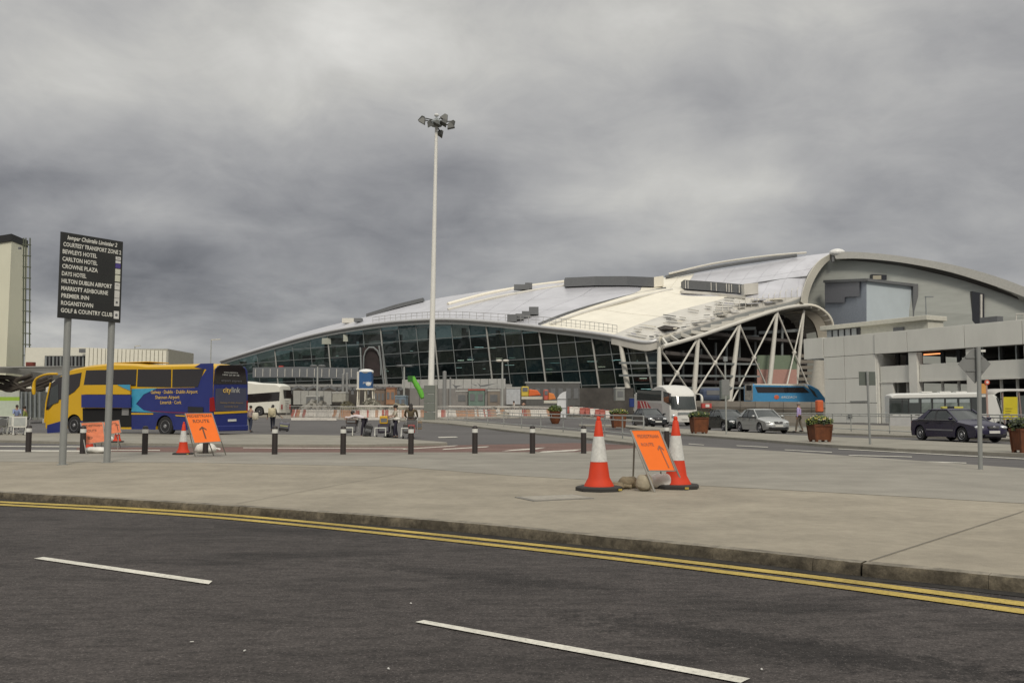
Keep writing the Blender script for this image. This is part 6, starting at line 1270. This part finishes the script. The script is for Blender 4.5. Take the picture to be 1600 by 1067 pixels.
# ---------------- cars
def car(label, cpx, Y, a, paint, L=4.4, W=1.72, H=1.44, r=.31, wb=2.6, trim=None, roofsign=False, grille=True, rimm=None, lab_cat='car'):
    """cpx,Y: ground point below the front right corner; heading a degrees below +X"""
    th = R(-a); hd = Vector((math.cos(th), math.sin(th), 0)); rt = Vector((hd.y, -hd.x, 0)); c = B(cpx, Y); o = c-hd*(L/2)-rt*(W/2)
    t = thing('parked_car', label, 'car', (o.x, o.y, c.z), th, 'cars on the forecourt road'); h2 = L/2; k = L/4.4; xf, xr = wb/2+.06, -wb/2+.02
    ra = r+.065
    ar = lambda x: [(x-ra*math.cos(math.pi*q/10), r+.0+ra*math.sin(math.pi*q/10)) for q in range(0, 11)]
    prof = [(-h2+.06, .26)]+[(xr-ra-.02, .22)]+ar(xr)+[(xr+ra+.02, .2)]+[(xf-ra-.02, .2)]+ar(xf)+[(xf+ra+.02, .2), (h2-.12, .22), (h2-.0, .32), (h2+.01, .48), (h2-.04, .62), (h2-.14, .70), (h2-.5, .80), (h2-1.0*k, .88), (h2-1.22*k, .935),
            (.3, .93), (-.5, .945), (-h2+.95*k, .965), (-h2+.45, .96), (-h2+.08, .93), (-h2, .80), (-h2-.02, .5)]
    def fn(x, y, z):
        a = abs(y)/(W/2); s = 1 if y >= 0 else -1
        plan = 1-.16*max(0, (abs(x)-(h2-.9))/.9)**2.2
        side = 1-.055*smooth((z-.62)/.34)-.04*smooth((.34-z)/.15)
        crown = (1-a*a)*.045 if z > .66 else 0
        bow = -.16*a**3*(1 if x > 0 else -1)*smooth((abs(x)-(h2-.5))/.5)
        dz = -.05*a**6 if z > .75 else 0
        return Vector((x+bow, y*plan*side, z+crown+dz))
    body = profile_shell(prof, [W/2*q for q in (-1, -.97, -.88, -.65, -.35, 0, .35, .65, .88, .97, 1)], fn).build('body', paint, t, smooth=38)
    for x in (xf, xr):
        for s in (-1, 1): wheel(t, x, s*(W/2-.125), r, .2, s, 5, rimm or M_rim)
        MB().box((x, 0, .42), (ra*2-.02, W-.36, .5)).build('wheel_well', M_blk, t)
    MB().box((0, 0, .27), (L-.5, W-.25, .14)).build('underbody', M_blk, t)
    # greenhouse
    A0, A1, C1, C0 = h2-1.2*k, h2-1.98*k, -h2+1.28*k, -h2+.62*k
    gh = []
    def ring(z, xa, xc, w): return [(xa, -w*.86, z-.005), (xa-.10, -w, z), ((xa+xc)/2, -w*1.01, z), (xc+.12, -w, z), (xc, -w*.84, z), (xc, w*.84, z), (xc+.12, w, z), ((xa+xc)/2, w*1.01, z), (xa-.10, w, z), (xa, w*.86, z-.005), (xa+.06, 0, z)]
    MB().loft([ring(.90, A0+.06, C0-.03, W*.465), ring(1.15, (A0*.52+A1*.48), (C0*.5+C1*.5), W*.42), ring(H-.06, A1, C1, W*.355)]).build('glasshouse', M_vg, t, smooth=25)
    MB().loft([ring(H-.075, A1+.06, C1-.05, W*.365), ring(H-.03, A1-.02, C1+.05, W*.345), ring(H, A1-.22, C1+.3, W*.25)]).build('roof', paint, t, smooth=50)
    for s in (-1, 1):
        w0, w1 = W*.468, W*.365
        MB().bar((A0+.0, s*w0*.93, .90), (A1+.02, s*w1*.97, H-.06), .06, .05).build('windscreen_pillar', paint, t)
        MB().bar(((A0+C0)/2+.02, s*w0*1.0, .93), ((A1+C1)/2+.02, s*w1*1.015, H-.07), .07, .03).build('door_pillar', M_blk, t)
        MB().prism([(C0+.02, s*w0*.98, .93), (C0+.50*k, s*w0*1.0, .93), (C1+.20, s*w1*1.02, H-.08), (C1-.02, s*w1*1.0, H-.08)], (0, s*.02, 0)).build('rear_pillar', paint, t)
        MB().bar((A0-.08, s*W*.478, .925), (C0+.05, s*W*.478, .95), .03, .03).build('window_trim', trim or M_blk, t)
        MB().bar((A1-.0, s*w1*1.015, H-.065), (C1+.0, s*w1*1.015, H-.065), .035, .035).build('roof_gutter', paint, t)
        mr = MB().ell((A0-.18, s*(W/2+.07), 1.0), (.08, .11, .075), 10, 6); mr.build('mirror', paint, t, smooth=60)
        for x in (.05*k, xf-.52, -h2+1.32*k): MB().bar((x, s*(W/2-.012), .32), (x-.03, s*(W/2*.955), .90), .012, .012).build('door_seam', M_blk, t)
        for x in (-.22*k, -.95*k): MB().box((x, s*(W/2*.985), .80), (.17, .03, .03)).build('door_handle', paint, t)
        MB().bar((xf-.5, s*(W/2+.002), .50), (xr+.5, s*(W/2+.002), .50), .03, .06).build('side_moulding', trim or paint, t)
        hl = MB().ell((h2-.20, s*(W/2-.33), .635), (.17, .21, .085), 12, 7); hl.build('headlight', M_hl, t, smooth=60)
        MB().ell((h2-.24, s*(W/2-.17), .64), (.10, .045, .05), 8, 5).build('indicator', M_hl, t, smooth=60)
        MB().ell((-h2+.09, s*(W/2-.36), .78), (.08, .15, .09), 10, 6).build('tail_light', M_tl, t, smooth=60)
        MB().ell((h2-.06, s*(W/2-.36), .34), (.06, .12, .05), 8, 5).build('fog_lamp', M_blk, t)
    MB().box((h2-.055, 0, .635), (.12, .52, .12)).build('grille', M_blk, t, bevel=.03)
    if grille:
        for z in (.60, .635, .67): MB().box((h2+.008, 0, z), (.02, .46, .012)).build('grille_bar', M_rim, t)
        MB().ell((h2+.02, 0, .655), (.02, .07, .05), 10, 6).build('bonnet_badge', M_rim, t)
    MB().box((h2+.0, 0, .31), (.05, .9, .09)).build('lower_intake', M_blk, t); MB().box((h2+.028, 0, .45), (.015, .5, .11)).build('number_plate', M_pl, t)
    return t
M_sil = mat('paint_silver', (.40, .41, .40), .3, .55, var=.03); M_nav = mat('paint_navy', (.013, .009, .036), .22, .15, var=.03, spec=.7); M_dkg = mat('paint_dark_green', (.014, .02, .02), .25, .1); M_blkp = mat('paint_black', (.014, .016, .018), .25, .1); M_navb = mat('trim_dull', (.03, .028, .045), .5)
car('silver saloon car facing the camera beside the low wall', 1193, 52.3, 79, M_sil, L=4.35, W=1.72, H=1.45)
car('dark green saloon car close behind the silver car', 1136, 56.5, 79, M_dkg, L=4.4, W=1.72, H=1.42)
car('black car beside the white coach behind the guard rail', 1010, 66.0, 80, M_blkp, L=4.3, W=1.72, H=1.44)
nav = car('dark navy saloon taxi with roof sign before the city bus', 1519, 37.3, 79, M_nav, L=4.65, W=1.75, H=1.44, r=.32, wb=2.72, trim=mat('trim_bright', (.25, .25, .27), .3, .5))
MB().box((-.25, 0, 1.475), (.16, 1.05, .09)).build('taxi_sign', mat('taxi_yellow', (.50, .46, .09), .5), nav, bevel=.02); MB().box((-.25, -.12, 1.475), (.2, .34, .1)).build('taxi_sign_centre', M_blk, nav)
# two cars on the upper deck of the car park
for lab, px, Y, m in (('pale grey car parked on the upper deck behind the parapet', 1449, 92, M_sil), ('dark car parked on the upper deck right of the pale grey car', 1490, 89, M_blkp)):
    c = car(lab, px, Y, 20, m); c.location.z = 4.62; c['group'] = 'cars on the upper deck'
# low concrete walls
wallband('low_concrete_wall', 'low brownish concrete wall below the blue coach', 'wall', [(1086, 626, 656, 84), (1180, 627, 660, 79), (1290, 628, 664, 74)], mat('wall_concrete', (.27, .245, .21), .9, var=.15, scale=.8), .4, 22)
wallband('wall_coping', 'dark coping band along the middle of the low concrete wall', 'wall', [(1086, 635.5, 637, 83.7), (1180, 636, 637.6, 78.7), (1290, 637, 638.6, 73.7)], mat('coping_dark', (.09, .08, .07), .9), .3)
wallband('low_kerb_wall', 'low stepped kerb wall behind the silver car', 'wall', [(1060, 653, 659, 80), (1160, 657, 663, 76), (1290, 662, 669, 66)], mat('wall_concrete', (1, 1, 1)), .4)
# vehicles half seen behind the wall
block('parked_van', 'blurred dark blue van behind the columns left of the blue coach', 'van', 1098, 1130, 606, 626, 100, (.05, .07, .12), 2, .4)
MB().box((0, -1.02, .9), (1.4, .05, .5)).build('van_window', M_lou, bpy.data.objects['parked_van'])
q, w_, hh, d_ = block('grey_cabinet', 'grey upright cabinet beside the thin sign post left of the blue coach', 'cabinet', 1127, 1140, 594, 624, 92, (.15, .17, .16), .8, .05)
MB().box((0, -.42, hh*.5), (w_*.8, .03, hh*.9)).build('door', mat('cabinet_green_grey', (1, 1, 1)), q)
q, w_, hh, d_ = block('red_box', 'small red and white box at the left end of the low wall', 'box', 1097, 1112, 630, 637.5, 82, (.42, .06, .05), .6, .03); MB().box((.05, -.32, hh*.5), (w_*.4, .03, hh*.6)).build('label', M_pl, q)
q, w_, hh, d_ = block('blue_bin', 'dark blue bin beside the rear of the white coach', 'bin', 984, 991, 622, 636, 92, (.01, .03, .16), .6, .06); MB().box((0, 0, hh+.03), (w_*1.1, .7, .08)).build('lid', M_lou, q)
# ---------------- bus stop flag and shelter, right edge
p = G(1544, 672, .1); t = thing('bus_stop_pole', 'bus stop pole with orange and white round flag above the city bus front', 'bus stop', p); zt = P(1543, 596, p.y).z-p.z
MB().tube([(0, 0, 0), (0, 0, zt)], .06, 8).build('pole', mat('pole_reddish', (.36, .25, .22), .5), t, smooth=60); MB().box((-.22, 0, zt-.45), (.36, .05, .62)).build('flag_plate', mat('flag_orange', (.55, .28, .08), .5), t)
MB().lathe([(.16, -.03), (.16, .03)], (.02, -.06, zt-.05), 14, 'y').build('round_flag', mat('flag_red', (.55, .10, .06), .5), t); MB().lathe([(.08, -.04), (.08, .04)], (.02, -.07, zt-.05), 12, 'y').build('flag_centre', M_pl, t)
b = G(1562, 671, .1); t = thing('bus_shelter', 'bus shelter with a yellow poster and rounded pale roof at the right edge', 'shelter', b)
A = cat([P(1551, 613.5, b.y), P(1556, 610, b.y), P(1570, 608, b.y), P(1600, 608, b.y), P(1650, 608, b.y)], 14)
MB().loft([[p, p+Vector((0, -.3, -.12)), p+Vector((0, 1.8, -.12)), p+Vector((0, 1.5, .06))] for p in A]).build('shelter_roof', mat('shelter_roof', (.42, .40, .37), .5), t, world=True, smooth=50)
for px in (1565.5, 1591.5, 1640): MB().bar(P(px, 613, b.y-.1), B(px, b.y-.1, .1), .09).build('shelter_post', mat('shelter_post', (.22, .16, .15), .5), t, world=True)
MB().prism([P(1568, 655, b.y-.15), P(1590, 655, b.y-.15), P(1590, 620, b.y-.15), P(1568, 620, b.y-.15)], (0, .08, 0)).build('yellow_poster', mat('poster_yellow', (.50, .42, .015), .5), t, world=True)
for k in range(3): MB().bar(P(1571, 638+4*k, b.y-.17), P(1582-2*k, 638+4*k, b.y-.17), .02, .03).build('poster_line', mat('poster_ink', (.25, .2, .02), .6), t, world=True)
MB().prism([P(1593, 660, b.y), P(1640, 660, b.y), P(1640, 618, b.y), P(1593, 618, b.y)], (0, .03, 0)).build('shelter_pane', glass('pane_clear', (.2, .22, .22), .7, .05, (.8, .85, .85)), t, world=True)
t = thing('parked_bicycles', 'low tangle of grey bicycle racks between the shelter and the bus', 'bicycle rack', G(1560, 676, .1))
for k in range(6): MB().tube(cat([Vector((-.9+k*.45, 0, 0)), Vector((-.9+k*.45, 0, .75)), Vector((-.65+k*.45, .1, .82)), Vector((-.5+k*.45, .1, 0))], 10), .022, 5).build('rack_hoop', M_rail, t)
for k in range(3): MB().lathe([(.29, -.02), (.32, -.02), (.32, .02), (.29, .02), (.29, -.02)], (-.6+k*.6, -.15, .33), 18, 'y').build('bicycle_wheel', M_blk, t)
q, w_, hh, d_ = block('orange_drum', 'tall orange drum barrier standing by the car park corner', 'drum', 1277.5, 1287, 625, 644, 64, (.50, .10, .03), .55, .1)
MB().box((0, 0, -.18), (w_*.75, .5, .5)).build('drum_base', M_blk, q)
# ================================================================== LUGGAGE TROLLEYS
M_tr = mat('trolley_steel', (.34, .34, .33), .35, .6); M_ad = mat('trolley_board', (.60, .60, .55), .5)
def trolley_proto(label):
    """local +x = pushing direction, the white front bar at +x"""
    t = thing('luggage_trolley', label, 'trolley', (0, 0, 0), 0, 'airport luggage trolleys'); fr = MB()
    for s in (-1, 1): fr.tube([(-.42, s*.27, 1.0), (-.36, s*.27, .9), (-.28, s*.28, .28), (.35, s*.22, .2), (.5, s*.2, .22)], .02, 6)
    for x, z in ((-.2, .26), (.0, .24), (.2, .22), (.4, .2)): fr.tube([(x, -.25, z), (x, .25, z)], .014, 5)
    fr.build('frame', M_tr, t); MB().tube([(-.43, -.29, 1.0), (-.43, .29, 1.0)], .028, 8).build('handle', M_blk, t)
    MB().tube([(.5, -.27, .02+.1), (.46, -.27, .5), (.46, .27, .5), (.5, .27, .12)], .035, 6).build('white_front_bar', M_ad, t)
    MB().box((-.33, 0, .72), (.02, .5, .32)).build('advert_board', mat('advert_grey', (.12, .12, .12), .4), t)
    for x, y in ((.42, -.2), (.42, .2), (-.3, 0)): MB().lathe([(.03, -.025), (.075, -.025), (.075, .025), (.03, .025)], (x, y, .075), 12, 'y').build('castor', M_blk, t)
    MB().box((-.3, 0, .17), (.06, .06, .16)).build('castor_fork', M_tr, t); return t
tr0 = trolley_proto('left trolley')
def suitcase(label, p, d, rz, c, name='suitcase', handle=True, tilt=0):
    t = thing(name, label, 'luggage', p, rz); t.rotation_euler[1] = tilt
    MB().box((0, 0, d[2]/2), d).build('shell', mat('case_%s' % '_'.join('%d' % (k*1000) for k in c), c, .6, var=.2, scale=4), t, bevel=.04)
    MB().box((0, -d[1]/2-.006, d[2]*.45), (d[0]*.8, .012, d[2]*.5)).build('front_pocket', M_lou, t)
    if handle: MB().tube([(-.08, 0, d[2]), (-.08, 0, d[2]+.05), (.08, 0, d[2]+.05), (.08, 0, d[2])], .012, 5).build('carry_handle', M_blk, t)
    return t
TA = R(-100)                                                  # trolleys rolled towards the camera
def trolley_at(px, Y, label, rz=TA, off=.0):
    p = B(px, Y, off); c = dup(tr0, p, rz, label); return c, p
t1, p1 = trolley_at(550, 44.5, 'luggage trolley with a grey case pushed by the bending man')
t2, p2 = trolley_at(600.5, 43.8, 'luggage trolley carrying a yellow bag before the woman in a white top')
t3, p3 = trolley_at(641.5, 43.0, 'luggage trolley loaded with red bags before the woman in brown')
suitcase('dark grey suitcase upright on the left trolley', p1+Vector((0, .1, .27)), (.50, .3, .42), .1, (.07, .068, .075)); suitcase('brown soft bag on top of the dark grey suitcase', p1+Vector((0, .1, .70)), (.52, .34, .22), .1, (.07, .045, .035), 'holdall')
suitcase('dark plum suitcase on the middle trolley', p2+Vector((0, .1, .27)), (.54, .34, .42), .1, (.04, .03, .05)); suitcase('yellow plastic bag on top of the middle trolley', p2+Vector((0, .05, .70)), (.38, .3, .38), .2, (.62, .36, .015), 'carrier_bag')
suitcase('red bag on the right trolley', p3+Vector((.07, .1, .27)), (.34, .3, .40), .1, (.26, .05, .045), 'holdall'); suitcase('dark bag left of the red bag', p3+Vector((-.2, .12, .27)), (.26, .3, .42), .1, (.05, .045, .04), 'holdall')
suitcase('black suitcase standing beside the woman in the white top', B(610, 44.6), (.42, .28, .62), .1, (.022, .022, .028)); 
# parked trolleys at the far left
tl_lab = ['trolley with pale advert board nearest the coach at far left', 'trolley in the middle of the left cluster', 'trolley behind the left cluster', 'trolley at the extreme left edge']
for (px, Y, rz), l in zip(((40, 46, R(-75)), (24, 47, R(-110)), (14, 48.5, R(-60)), (2, 46, R(-95)), (-14, 46, R(-80))), tl_lab+['trolley just outside the left cluster']):
    c, p = trolley_at(px, Y, l, rz)
    hb = MB(); hb.box((.0, 0, 0), (.04, .66, .52)).build('large_board', M_ad, c).location = (.47, 0, .78); MB().box((.022, 0, 0), (.02, .52, .4)).build('board_face', mat('board_face', (.36, .38, .36), .5), c).location = (.48, 0, .78)
tr0.location = B(30, 48.6); tr0.rotation_euler = (0, 0, R(-130)); tr0['label'] = 'empty steel trolley among the left cluster of trolleys'
# ================================================================== PEOPLE
M_skin = mat('skin', (.34, .20, .14), .6); M_hair = mat('hair_dark', (.018, .013, .01), .6); M_shoe = mat('shoe_black', (.02, .018, .018), .6)
def skinmesh(name, m, pts, edges, parent, sub=1, root=0):
    """pts: (Vector, rx, ry)"""
    me = bpy.data.meshes.new(name); me.from_pydata([tuple(p) for p, *_ in pts], edges, []); ob = bpy.data.objects.new(name, me); COL.objects.link(ob)
    md = ob.modifiers.new('skin', 'SKIN'); md.use_smooth_shade = True
    for i, (p, *r) in enumerate(pts): v = me.skin_vertices[0].data[i]; v.radius = (r[0], r[1] if len(r) > 1 else r[0]); v.use_root = (i == root)
    s = ob.modifiers.new('s', 'SUBSURF'); s.levels = sub; s.render_levels = sub
    bpy.context.view_layer.update(); dg = bpy.context.evaluated_depsgraph_get(); nm = bpy.data.meshes.new_from_object(ob.evaluated_get(dg)); ob.modifiers.clear(); ob.data = nm; bpy.data.meshes.remove(me)
    nm.name = name; nm.materials.clear(); nm.materials.append(m)
    for p in nm.polygons: p.use_smooth = True; p.material_index = 0
    ob.parent = parent; return ob
def V(*a): return Vector(a)
def person(label, loc, rz, top, legs, hair='short', lean=0.0, arms=None, stride=0.0, scale=1.0, sleeves='long', head_turn=0, bulk=1.0, skirt=None, bend=None, knee=0, skin=None, hairm=None, shoe=None):
    """faces local +x; lean (rad) tips the trunk forward from the hips; arms: (left, right) each (elbow, hand) relative to the shoulder"""
    t = thing('person', label, 'person', loc, rz, 'people on the forecourt'); t.scale = (scale,)*3; sk = skin or M_skin
    hip = V(0, 0, .93); Rl = Matrix.Rotation(lean, 3, 'Y'); T = lambda v: hip+Rl @ V(*v)
    chest, up, neck = T((0, 0, .26)), T((0, 0, .44)), T((.0, 0, .55)); waist = T((0, 0, .10))
    hn = Matrix.Rotation(lean*.55, 3, 'Y'); head = neck+hn @ V(.025, 0, .10); crown = neck+hn @ V(.02, 0, .22); chin = neck+hn @ V(.07, 0, .05)
    pts = [(hip, .135*bulk, .10*bulk), (waist, .115*bulk, .09*bulk), (chest, .135*bulk, .10*bulk), (up, .12*bulk, .08), (neck, .05), (head, .078, .088), (crown, .055, .06)]; ed = [(0, 1), (1, 2), (2, 3), (3, 4), (4, 5), (5, 6)]
    pts.append((neck+hn @ V(.125, 0, .105), .012)); ed.append((5, 7))          # nose
    for s in (1, -1): pts.append((neck+hn @ V(.015, s*.088, .11), .014)); ed.append((5, len(pts)-1))   # ears
    arms = arms or (((.02, .05, -.29), (.06, .04, -.55)), ((.02, -.05, -.29), (.06, -.04, -.55))); ends = []
    for s, (el, ha) in zip((1, -1), arms):
        sh = T((0, s*.175*bulk, .44)); i = len(pts); e = sh+V(*el); hnd = sh+V(*ha); d = (hnd-e).normalized(); palm = hnd+d*.07; sd = V(0, 1, 0) if abs(d.y) < .8 else V(1, 0, 0); fw = d.cross(sd).normalized()
        pts += [(sh, .052), (e, .038), (hnd, .026), (palm, .034, .018)]; ed += [(3, i), (i, i+1), (i+1, i+2), (i+2, i+3)]
        for q, ln in enumerate((.06, .075, .07, .055)):
            k = len(pts); b = palm+fw*(.03-.02*q); pts += [(b+d*ln*.55, .0095), (b+d*ln+sd*(-s)*.015, .008)]; ed += [(i+3, k), (k, k+1)]
        k = len(pts); pts += [(hnd+fw*.04+d*.03, .011), (hnd+fw*.055+d*.065, .009)]; ed += [(i+2, k), (k, k+1)]
        ends.append((sh, e, hnd))
    lg = []
    for s in (1, -1):
        hp = V(0, s*.09, .88); fx_ = s*stride; kn = V(fx_*.5+.03+knee, s*.10, .48); an = V(fx_, s*.10, .08+(.04 if fx_ < -.1 else 0)); toe = an+V(.15, s*.02, -.045); i = len(pts)
        pts += [(hp, .082*bulk), (kn, .055), (an, .038), (toe, .032, .03)]; ed += [(0, i), (i, i+1), (i+1, i+2), (i+2, i+3)]; lg.append((hp, kn, an, toe))
    skinmesh('body', sk, pts, ed, t)
    g = 1.16
    tp = [(hip+V(0, 0, .02), .15*bulk, .118*bulk), (waist, .132*bulk, .108*bulk), (chest, .155*bulk, .12*bulk), (up+V(0, 0, -.01), .145*bulk, .1)]; te_ = [(0, 1), (1, 2), (2, 3)]
    for sh, e, hnd in ends:
        i = len(tp); tp += [(sh, .068), (e, .052)]; te_ += [(3, i), (i, i+1)]
        if sleeves == 'long': tp.append((e.lerp(hnd, .9), .04)); te_.append((i+1, i+2))
    skinmesh('top', top, tp, te_, t)
    lp_ = [(hip+V(0, 0, .0), .145*bulk, .112*bulk)]; le_ = []
    for hp, kn, an, toe in lg: i = len(lp_); lp_ += [(hp, .095*bulk), (kn, .070), (an+V(0, 0, .02), .056)]; le_ += [(0, i), (i, i+1), (i+1, i+2)]
    skinmesh('trousers', legs, lp_, le_, t)
    for hp, kn, an, toe in lg: MB().ell(an.lerp(toe, .55)+V(.0, 0, -.005), (.14, .05, .048), 10, 6).build('shoe', shoe or M_shoe, t, smooth=60)
    hm = hairm or M_hair
    if hair != 'bald':
        MB().ell(head+hn @ V(-.018, 0, .035), (.108, .096, .105), 14, 9, hn).build('hair', hm, t, smooth=60)
        if hair == 'long': skinmesh('long_hair', hm, [(head+hn @ V(-.05, 0, .06), .10, .09), (neck+hn @ V(-.09, 0, -.02), .13, .08), (up+Rl @ V(-.12, 0, -.10), .13, .06)], [(0, 1), (1, 2)], t)
        if hair == 'bun': MB().ell(head+hn @ V(-.11, 0, .05), (.055, .05, .055), 10, 7).build('hair_bun', hm, t, smooth=60)
    for s in (1, -1): MB().ell(neck+hn @ V(.098, s*.033, .12), (.012, .014, .009), 6, 4).build('eye', M_blk, t)
    MB().box(neck+hn @ V(.106, 0, .065), (.012, .045, .01)).build('mouth', mat('lips', (.25, .08, .07), .6), t)
    return t
def cloth(n, c): return mat('cloth_'+n, c, .85, var=.15, scale=6, bump=.3, bscale=25)
front = R(-100)                                               # facing the camera ; most are seen from behind or the side
push = (((.18, .03, -.20), (.44, .02, -.26)), ((.18, -.03, -.20), (.44, -.02, -.26)))
reach = (((.02, .02, -.28), (.22, -.02, -.50)), ((.02, -.02, -.28), (.22, .02, -.50)))
# bending man: leans to the left over the trolley
person('man in white shirt and dark trousers bending over his luggage trolley', B(571, 44.6), R(178), cloth('white', (.60, .55, .56)), cloth('dark_navy', (.025, .022, .035)), lean=1.18, arms=(((.30, .04, -.10), (.56, .03, -.08)), ((.28, -.04, -.12), (.52, -.03, -.16))), stride=.12)
bk = suitcase('large black backpack hanging behind the bending man', B(574, 43.7, .03), (.36, .3, .62), .2, (.022, .022, .022), 'backpack', tilt=.25); MB().box((.0, -.2, .2), (.26, .1, .26)).build('pouch', M_blk, bk, bevel=.05)
q = suitcase('small dark pram wheel bag right of the bending man', B(578.5, 44.2, .03), (.14, .2, .40), 0, (.03, .03, .03), 'wheeled_bag', tilt=-.3); MB().lathe([(.02, -.02), (.06, -.02), (.06, .02), (.02, .02)], (.08, -.12, .05), 10, 'y').build('bag_wheel', M_tyre, q)
person('woman in cream top and dark jeans standing beside the yellow bag', B(620, 44.0), R(200), cloth('cream', (.42, .38, .30)), cloth('indigo', (.022, .020, .038)), hair='bun', arms=(((.10, .06, -.24), (.30, .05, -.32)), ((.12, -.06, -.22), (.33, -.03, -.25))), stride=.10, scale=.955, sleeves='short', lean=.06)
wb = thing('waist_jumper', 'white jumper tied round the waist of the woman in the cream top', 'jumper', B(620, 43.9, .93)); MB().ell((.04, 0, 0), (.19, .16, .09), 12, 8).build('knit', cloth('jumper', (.62, .60, .55)), wb, smooth=60); MB().ell((.14, -.05, -.1), (.05, .05, .12), 8, 6).build('sleeve', cloth('jumper', (1, 1, 1)), wb, smooth=60)
person('woman with long dark hair in a brown top pushing the right trolley', B(643, 43.8), R(88), cloth('brown', (.085, .065, .035)), cloth('olive', (.07, .06, .05)), hair='long', arms=(((.10, .05, -.26), (.32, .0, -.34)), ((.10, -.05, -.26), (.32, .0, -.34))), scale=.98, sleeves='long', bulk=1.5)
q = suitcase('beige shoulder bag at the side of the woman in brown', B(655.5, 44.2, .42), (.30, .2, .42), .2, (.24, .18, .12), 'shoulder_bag'); MB().tube([(-.1, 0, .42), (-.25, 0, .8)], .012, 5).build('strap', M_blk, q)
person('woman with long dark hair in black top with cream backpack wheeling a case', B(428.5, 58.5), R(80), cloth('black', (.018, .015, .015)), cloth('denim', (.045, .05, .075)), hair='long', arms=(((.0, .15, -.26), (.0, .2, -.52)), ((-.02, -.14, -.26), (.0, -.40, -.45))), stride=.08, scale=1.0)
q = suitcase('cream backpack on the back of the woman in black', B(427.5, 57.9, .92)+V(0, 0, 0), (.46, .24, .58), 0, (.50, .45, .30), 'backpack'); MB().ell((0, -.08, .30), (.22, .14, .28), 12, 8).build('bulge', mat('case_500_450_300', (1, 1, 1)), q, smooth=60)
q = suitcase('wheeled case with yellow stripes and a dark lower half right of the woman in black', B(446, 57.8, .06), (.62, .30, .50), .1, (.13, .13, .17), 'wheeled_case', tilt=.12)
MB().box((0, -.165, .30), (.5, .02, .06)).build('yellow_stripe', mat('case_yellow', (.42, .42, .18), .6), q); MB().box((0, -.16, .08), (.6, .04, .16)).build('dark_base', M_blk, q); MB().tube([(-.2, .05, .5), (-.45, .1, .95)], .012, 5).build('pull_handle', M_mull, q)
for x in (-.22, .22): MB().lathe([(.02, -.02), (.05, -.02), (.05, .02), (.02, .02)], (x, -.1, -.01), 10, 'y').build('case_wheel', M_tyre, q)
person('person in pale pink jacket and jeans half hidden by the coach rear', B(394, 56), R(60), cloth('pink', (.36, .28, .28)), cloth('denim2', (.035, .045, .075)), hair='short', arms=(((.02, .05, -.29), (.1, .06, -.50)), ((.05, -.1, -.26), (.2, -.2, -.42))), stride=.1, scale=.97)
q = suitcase('white carrier bag hanging from the person beside the coach', B(401.5, 55.6, .78), (.36, .2, .42), .3, (.55, .52, .42), 'carrier_bag'); MB().ell((0, -.05, .2), (.2, .12, .24), 10, 7).build('bulge', mat('case_550_520_420', (1, 1, 1)), q, smooth=60)
person('man in lilac shirt and khaki trousers walking by the concrete wall', G(1249, 675.5, .1), R(150), cloth('lilac', (.42, .33, .58)), cloth('khaki', (.12, .10, .075)), arms=(((.0, .06, -.28), (.06, .05, -.52)), ((-.02, -.08, -.27), (.02, -.12, -.50))), stride=.17, scale=1.0, hairm=mat('hair_grey', (.2, .18, .16), .7))
person('man in pale blue shirt behind the left trolleys', B(31, 58, 0), R(-60), cloth('pale_blue', (.22, .27, .42)), cloth('navy2', (.03, .035, .06)), arms=push, scale=1.0, lean=.1)
person('worker in a dull green high visibility vest beside the left trolleys', B(46, 51, 0), R(200), cloth('hivis', (.21, .25, .07)), cloth('grey_green', (.05, .055, .045)), arms=reach, lean=.2, scale=.95)
for lab, px, Y, c, rz_ in (('distant worker in a dark jacket behind the barriers right of the mast', 818, 92.5, (.05, .04, .03), 70), ('distant worker in pale clothes behind the barriers', 803, 93, (.45, .42, .38), 200)):
    person(lab, B(px, Y), R(rz_), cloth('far%d' % px, c), cloth('far_leg', (.06, .06, .06)), scale=1.0)
# litter on the near road
M_lit = mat('litter_pale', (.5, .49, .46), .7)
for k, (x, y) in enumerate(((422, 804.5), (642, 942), (382, 1016), (1190, 1045), (300, 1002), (607, 1044))):
    p = G(x, y, .012); t = thing('litter_scrap', ('small white scrap of litter in the gutter', 'tiny pale scrap left of the nearer white dash', 'pale fleck on the near asphalt below the left dash', 'pale fleck at the bottom right of the near road', 'tiny pale fleck on the lower left asphalt', 'thin pale scrap near the bottom centre of the road')[k], 'litter', p, random.random()*3, 'litter on the near road')
    s = .012 if k else .035; MB().loft([[(-s, -s*.5, 0), (s, -s*.4, 0), (s*.8, s*.5, 0), (-s*.7, s*.4, 0)], [(-s*.8, -s*.3, s*.25), (s*.7, -s*.3, s*.4), (s*.6, s*.3, s*.3), (-s*.6, s*.3, s*.2)]]).build('scrap', M_lit, t)
